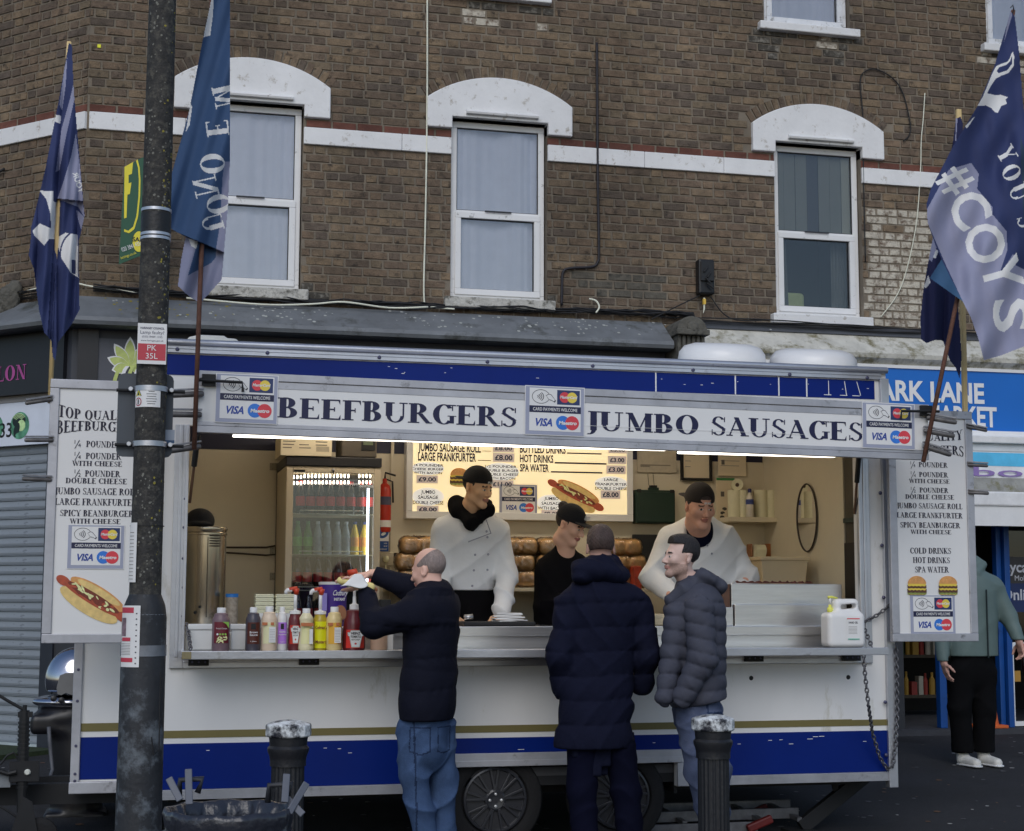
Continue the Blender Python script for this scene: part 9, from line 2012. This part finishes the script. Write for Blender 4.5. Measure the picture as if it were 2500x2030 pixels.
def fpole(t, pts, r, mat):
    m = MB(); m.tube(pts, r, mat, n=10); m.build('pole', t, smooth=2)
# 1 striped navy flag, far left
Yf = YBd+.02; t = thing('flag', 'furled navy flag with lavender stripes and a white crest on a pine pole, far left', 'flag', tuple(at(122, 965, Yf)), 'club flags on poles')
fpole(t, [at(122, 985, Yf), at(140, 560, Yf), at(169, 103, Yf)], .013, pine)
sc_ = lambda P: cr(P, 60, 90, .5012)
OUT = sc_([(215, 30), (230, 40), (240, 270), (265, 560), (292, 870), (276, 950), (262, 1000), (268, 1330), (230, 1400), (162, 1490), (150, 1578), (138, 1560), (130, 1480), (95, 1440), (70, 1330), (45, 1130), (20, 1065), (30, 990), (32, 930), (60, 820), (100, 650), (165, 320), (195, 150)])
S1 = sc_([(238, 230), (244, 300), (205, 470), (170, 650), (152, 660), (180, 450), (222, 300)]); S2 = sc_([(250, 470), (270, 640), (292, 880), (262, 830), (160, 790), (185, 720), (225, 590)]); S3 = sc_([(195, 150), (170, 330), (183, 360), (200, 240), (208, 100)]); S4 = sc_([(150, 380), (178, 385), (175, 425), (140, 410)])
C1 = sc_([(72, 750), (140, 752), (148, 985), (120, 985), (95, 1018), (48, 970), (38, 945), (75, 910), (130, 935), (125, 860), (105, 790)]); C2 = sc_([(165, 975), (200, 955), (258, 965), (262, 1175), (225, 1150), (180, 1080), (162, 1020)]); C2b = sc_([(228, 1085), (248, 1090), (250, 1160), (228, 1150)]); W5 = sc_([(250, 840), (292, 880), (275, 940), (258, 880)])
P0 = sc_([(144, 805), (158, 808), (156, 985), (144, 978)])
def paint(C):
    mi = np.zeros(len(C), int); mi[inpoly(C, S1) | inpoly(C, S3) | inpoly(C, W5)] = 1; mi[inpoly(C, S2)] = 1; mi[inpoly(C, S4)] = 2
    mi[inpoly(C, C1)] = 2; mi[inpoly(C, C2)] = 2; mi[inpoly(C, C2b)] = 0
    c = C-np.array(sc_([(268, 1060)])[0]); r = np.hypot(c[:, 0], c[:, 1]*.8); mi[inpoly(C, C2) & (np.abs(r-47) < 1.8)] = 0
    mi[letter_mask(C, 'YOUR', *sc_([(262, 710)])[0], 13, 1.25, True)] = 2; mi[inpoly(C, P0)] = 2
    return mi
def fold(U, V):
    ctr = 168-(V-103)*.062; x = (U-ctr)/40; k = np.clip((V-105)/300, .2, 1.0)
    d = -.05*np.abs(np.sin(x*2.6+.4*np.sin(V*.006)))*k+.012*np.sin(U*.21+V*.02)*k+.008*np.sin(V*.045+U*.05)
    d += np.where((V > 486+.1*(U-140)) & (U > 138), .035, 0); d += np.where((V > 496) & (np.abs(U-ctr+2) < 5), .03, 0)
    return d-.01
cloth('flag_cloth', OUT, Yf-.02, fold, [nav, pal, lit], paint, t)
# 2 blue and lavender flag on the rusty pole
Yf = YS_-.09; t = thing('flag', 'blue and lavender flag hanging from a thin rusty pole right of the lamp post', 'flag', tuple(at(480, 1060, Yf)), 'club flags on poles')
fpole(t, [at(474, 1098, Yf), at(487, 740, Yf), at(505, 300, Yf+.02), at(524, -160, Yf+.02)], .0125, rust)
sc_ = lambda P: cr(P, 380, 0, .6797)
OUT = sc_([(212, -60), (262, -60), (266, 0), (267, 580), (259, 750), (237, 1005), (160, 1090), (120, 1065), (80, 1028), (92, 930), (108, 852), (60, 825), (26, 795), (19, 742), (50, 652), (120, 400), (170, 140), (200, 0)])
LOW = sc_([(267, 580), (259, 750), (237, 1005), (160, 1090), (120, 1065), (80, 1028), (92, 930), (108, 850), (217, 895), (232, 800), (240, 640), (248, 580)]); TRI = sc_([(152, 866), (218, 896), (216, 925), (200, 945), (116, 990)]); WT = sc_([(212, -60), (205, 60), (196, 128), (172, 134), (200, 0)]); WT2 = sc_([(125, 370), (131, 385), (122, 450), (108, 475)])
def paint(C):
    mi = np.zeros(len(C), int); mi[inpoly(C, LOW)] = 1; mi[inpoly(C, TRI)] = 0; mi[inpoly(C, WT) | inpoly(C, WT2)] = 2
    for ch, x, y, h, r in (('M', 248, 350, 54, 1.35), ('E', 222, 462, 54, 1.45), ('O', 204, 590, 58, 1.5), ('N', 180, 672, 58, 1.35), ('O', 226, 735, 56, 1.3), ('U', 205, 800, 50, 1.3)):
        mi[letter_mask(C, ch, *sc_([(x, y)])[0], h, r, True, font='serif') & ~inpoly(C, TRI)] = 2
    mi[inpoly(C, sc_([(118, 858), (152, 868), (146, 895), (128, 885)]))] = 2
    return mi
def fold(U, V):
    k = np.clip((V+100)/400, .25, 1); top = 520-.13*V; x = (U-top)/30
    d = .035*np.sin(x*1.5+.006*V)*k+.012*np.sin(x*4+V*.02)+.008*np.sin(V*.03+U*.08)
    mainl = (V < 578+(U-455)*.43) ; return d-np.where(mainl, 0, -.05)-.03
cloth('flag_cloth', OUT, Yf, fold, [nav2, pal, lit], paint, t)
# 3 big navy flag on the right
t = thing('flag', 'large navy and lavender flag with white #COYS lettering on a brown pole', 'flag', tuple(at(2262, 1115, Yf)), 'club flags on poles')
fpole(t, [at(2254, 1128, Yf), at(2337, 731, Yf+.03), at(2474, 26, Yf+.03)], .013, rust)
sc_ = lambda P: cr(P, 2200, 0, .5184)
OUT = sc_([(515, 52), (535, 78), (556, 250), (575, 500), (620, 760), (640, 1200), (640, 1600), (579, 1632), (470, 1675), (390, 1697), (365, 1600), (330, 1500), (290, 1420), (135, 1310), (190, 1222), (160, 1150), (125, 1050), (120, 960), (140, 890), (245, 690), (360, 500), (440, 310), (500, 110)])
GR = sc_([(125, 1050), (122, 985), (150, 935), (180, 880), (225, 800), (330, 768), (366, 820), (358, 890), (430, 975), (430, 1010), (497, 1090), (500, 1180), (455, 1315), (528, 1195), (540, 1250), (640, 1300), (640, 1740), (390, 1697), (365, 1600), (290, 1420), (200, 1225)])
TE = sc_([(135, 1310), (190, 1222), (290, 1420)]); NVs = sc_([(555, 1290), (640, 1330), (640, 1500), (579, 1440)]); ST = sc_([(560, 640), (579, 700), (640, 900), (640, 1350), (590, 1290), (575, 1000)])
TL = [(527, 245), (533, 268), (530, 312), (505, 345), (470, 358), (445, 372), (420, 410), (405, 440), (440, 448), (470, 447), (503, 458), (492, 470), (498, 490), (472, 500), (455, 533), (440, 528), (425, 510), (400, 497), (360, 500), (385, 455), (410, 395), (430, 345), (448, 312), (475, 300), (500, 292), (512, 275), (518, 255)]
TL2 = [(522, 265), (523, 300), (500, 332), (460, 345), (450, 335), (462, 318), (495, 306), (512, 290)]
def paint(C):
    mi = np.zeros(len(C), int); mi[inpoly(C, ST)] = 4; mi[inpoly(C, GR)] = 1; mi[inpoly(C, TE)] = 3; mi[inpoly(C, sc_(TL)) & ~inpoly(C, sc_(TL2))] = 2
    mi[inpoly(C, sc_([(340, 555), (346, 552), (322, 590), (308, 606), (303, 595)]))] = 2; mi[inpoly(C, sc_([(500, 110), (515, 52), (524, 70), (500, 150), (484, 200)]))] = 1
    for ch, x, y, h, r, w in (('#', 268, 842, 78, .95, 62), ('C', 325, 985, 92, 1.05, 82), ('O', 398, 1146, 92, 1.1, 96), ('Y', 478, 1290, 92, 1.30, 82), ('S', 520, 1485, 84, 1.5, 80)):
        mi[letter_mask(C, ch, *sc_([(x, y)])[0], h, r, False, w=w, bold=.02)] = 2
    for ch, x, y, h, r in (('Y', 498, 725, 44, 1.05), ('O', 520, 812, 44, 1.1), ('U', 556, 905, 44, 1.15), ('S', 590, 1040, 44, 1.3)):
        mi[letter_mask(C, ch, *sc_([(x, y)])[0], h, r, False, font='serif')] = 2
    return mi
def fold(U, V):
    k = np.clip((V-30)/350, .15, 1); polex = 2474-(V-26)*.195; x = (U-polex)/60
    return .04*np.sin(x*1.8+V*.004)*k+.014*np.sin(x*5+V*.012)*k+.008*np.sin(V*.05+U*.06)+.006*np.sin(U*.13-V*.03)-.05
cloth('flag_cloth', OUT, Yf, fold, [nav, pal, lit, teal, M('flag_dark_teal', pc(40, 56, 76), .8)], paint, t)
m = MB(); c = at(2471, 32, Yf); m.tube([c+Vector((-.01, 0, .03)), c+Vector((0, -.01, .045)), c+Vector((.012, 0, .02)), c+Vector((.0, .0, -.01))], .004, chs); m.build('tie', t)
# 4 dark flag behind it on a pine batten
Yf = YBd+.03; t = thing('flag', 'limp dark navy flag on a square pine batten behind the large lavender flag', 'flag', tuple(at(2357, 1032, Yf)), 'club flags on poles')
m = MB(); m.bar(at(2357, 1045, Yf), at(2340, 268, Yf), .03, .025, pine, up=(0, -1, 0)); m.build('pole', t, bevel=.003)
OUT = [(2334, 290), (2345, 285), (2350, 300), (2352, 420), (2330, 560), (2335, 640), (2338, 740), (2348, 870), (2343, 925), (2334, 900), (2319, 880), (2302, 832), (2285, 830), (2262, 838), (2249, 829), (2247, 778), (2254, 712), (2266, 640), (2280, 570), (2310, 430), (2326, 350)]
def paint(C):
    mi = np.zeros(len(C), int); mi[inpoly(C, [(2278, 575), (2268, 610), (2262, 628), (2275, 640), (2288, 600)])] = 1; mi[inpoly(C, [(2266, 672), (2272, 690), (2260, 705), (2256, 700)])] = 2; mi[inpoly(C, [(2334, 290), (2338, 285), (2334, 345), (2332, 345)])] = 1; mi[inpoly(C, [(2285, 610), (2292, 612), (2284, 632), (2278, 628)])] = 2; return mi
def fold(U, V):
    k = np.clip((V-280)/300, .2, 1); return -.04*np.abs(np.sin((U-2345+.05*V)*.05))*k+.01*np.sin(U*.2)-.02
cloth('flag_cloth', OUT, Yf-.02, fold, [M('flag_midnight', pc(30, 34, 72), .8, var=.05), pal, lit], paint, t)
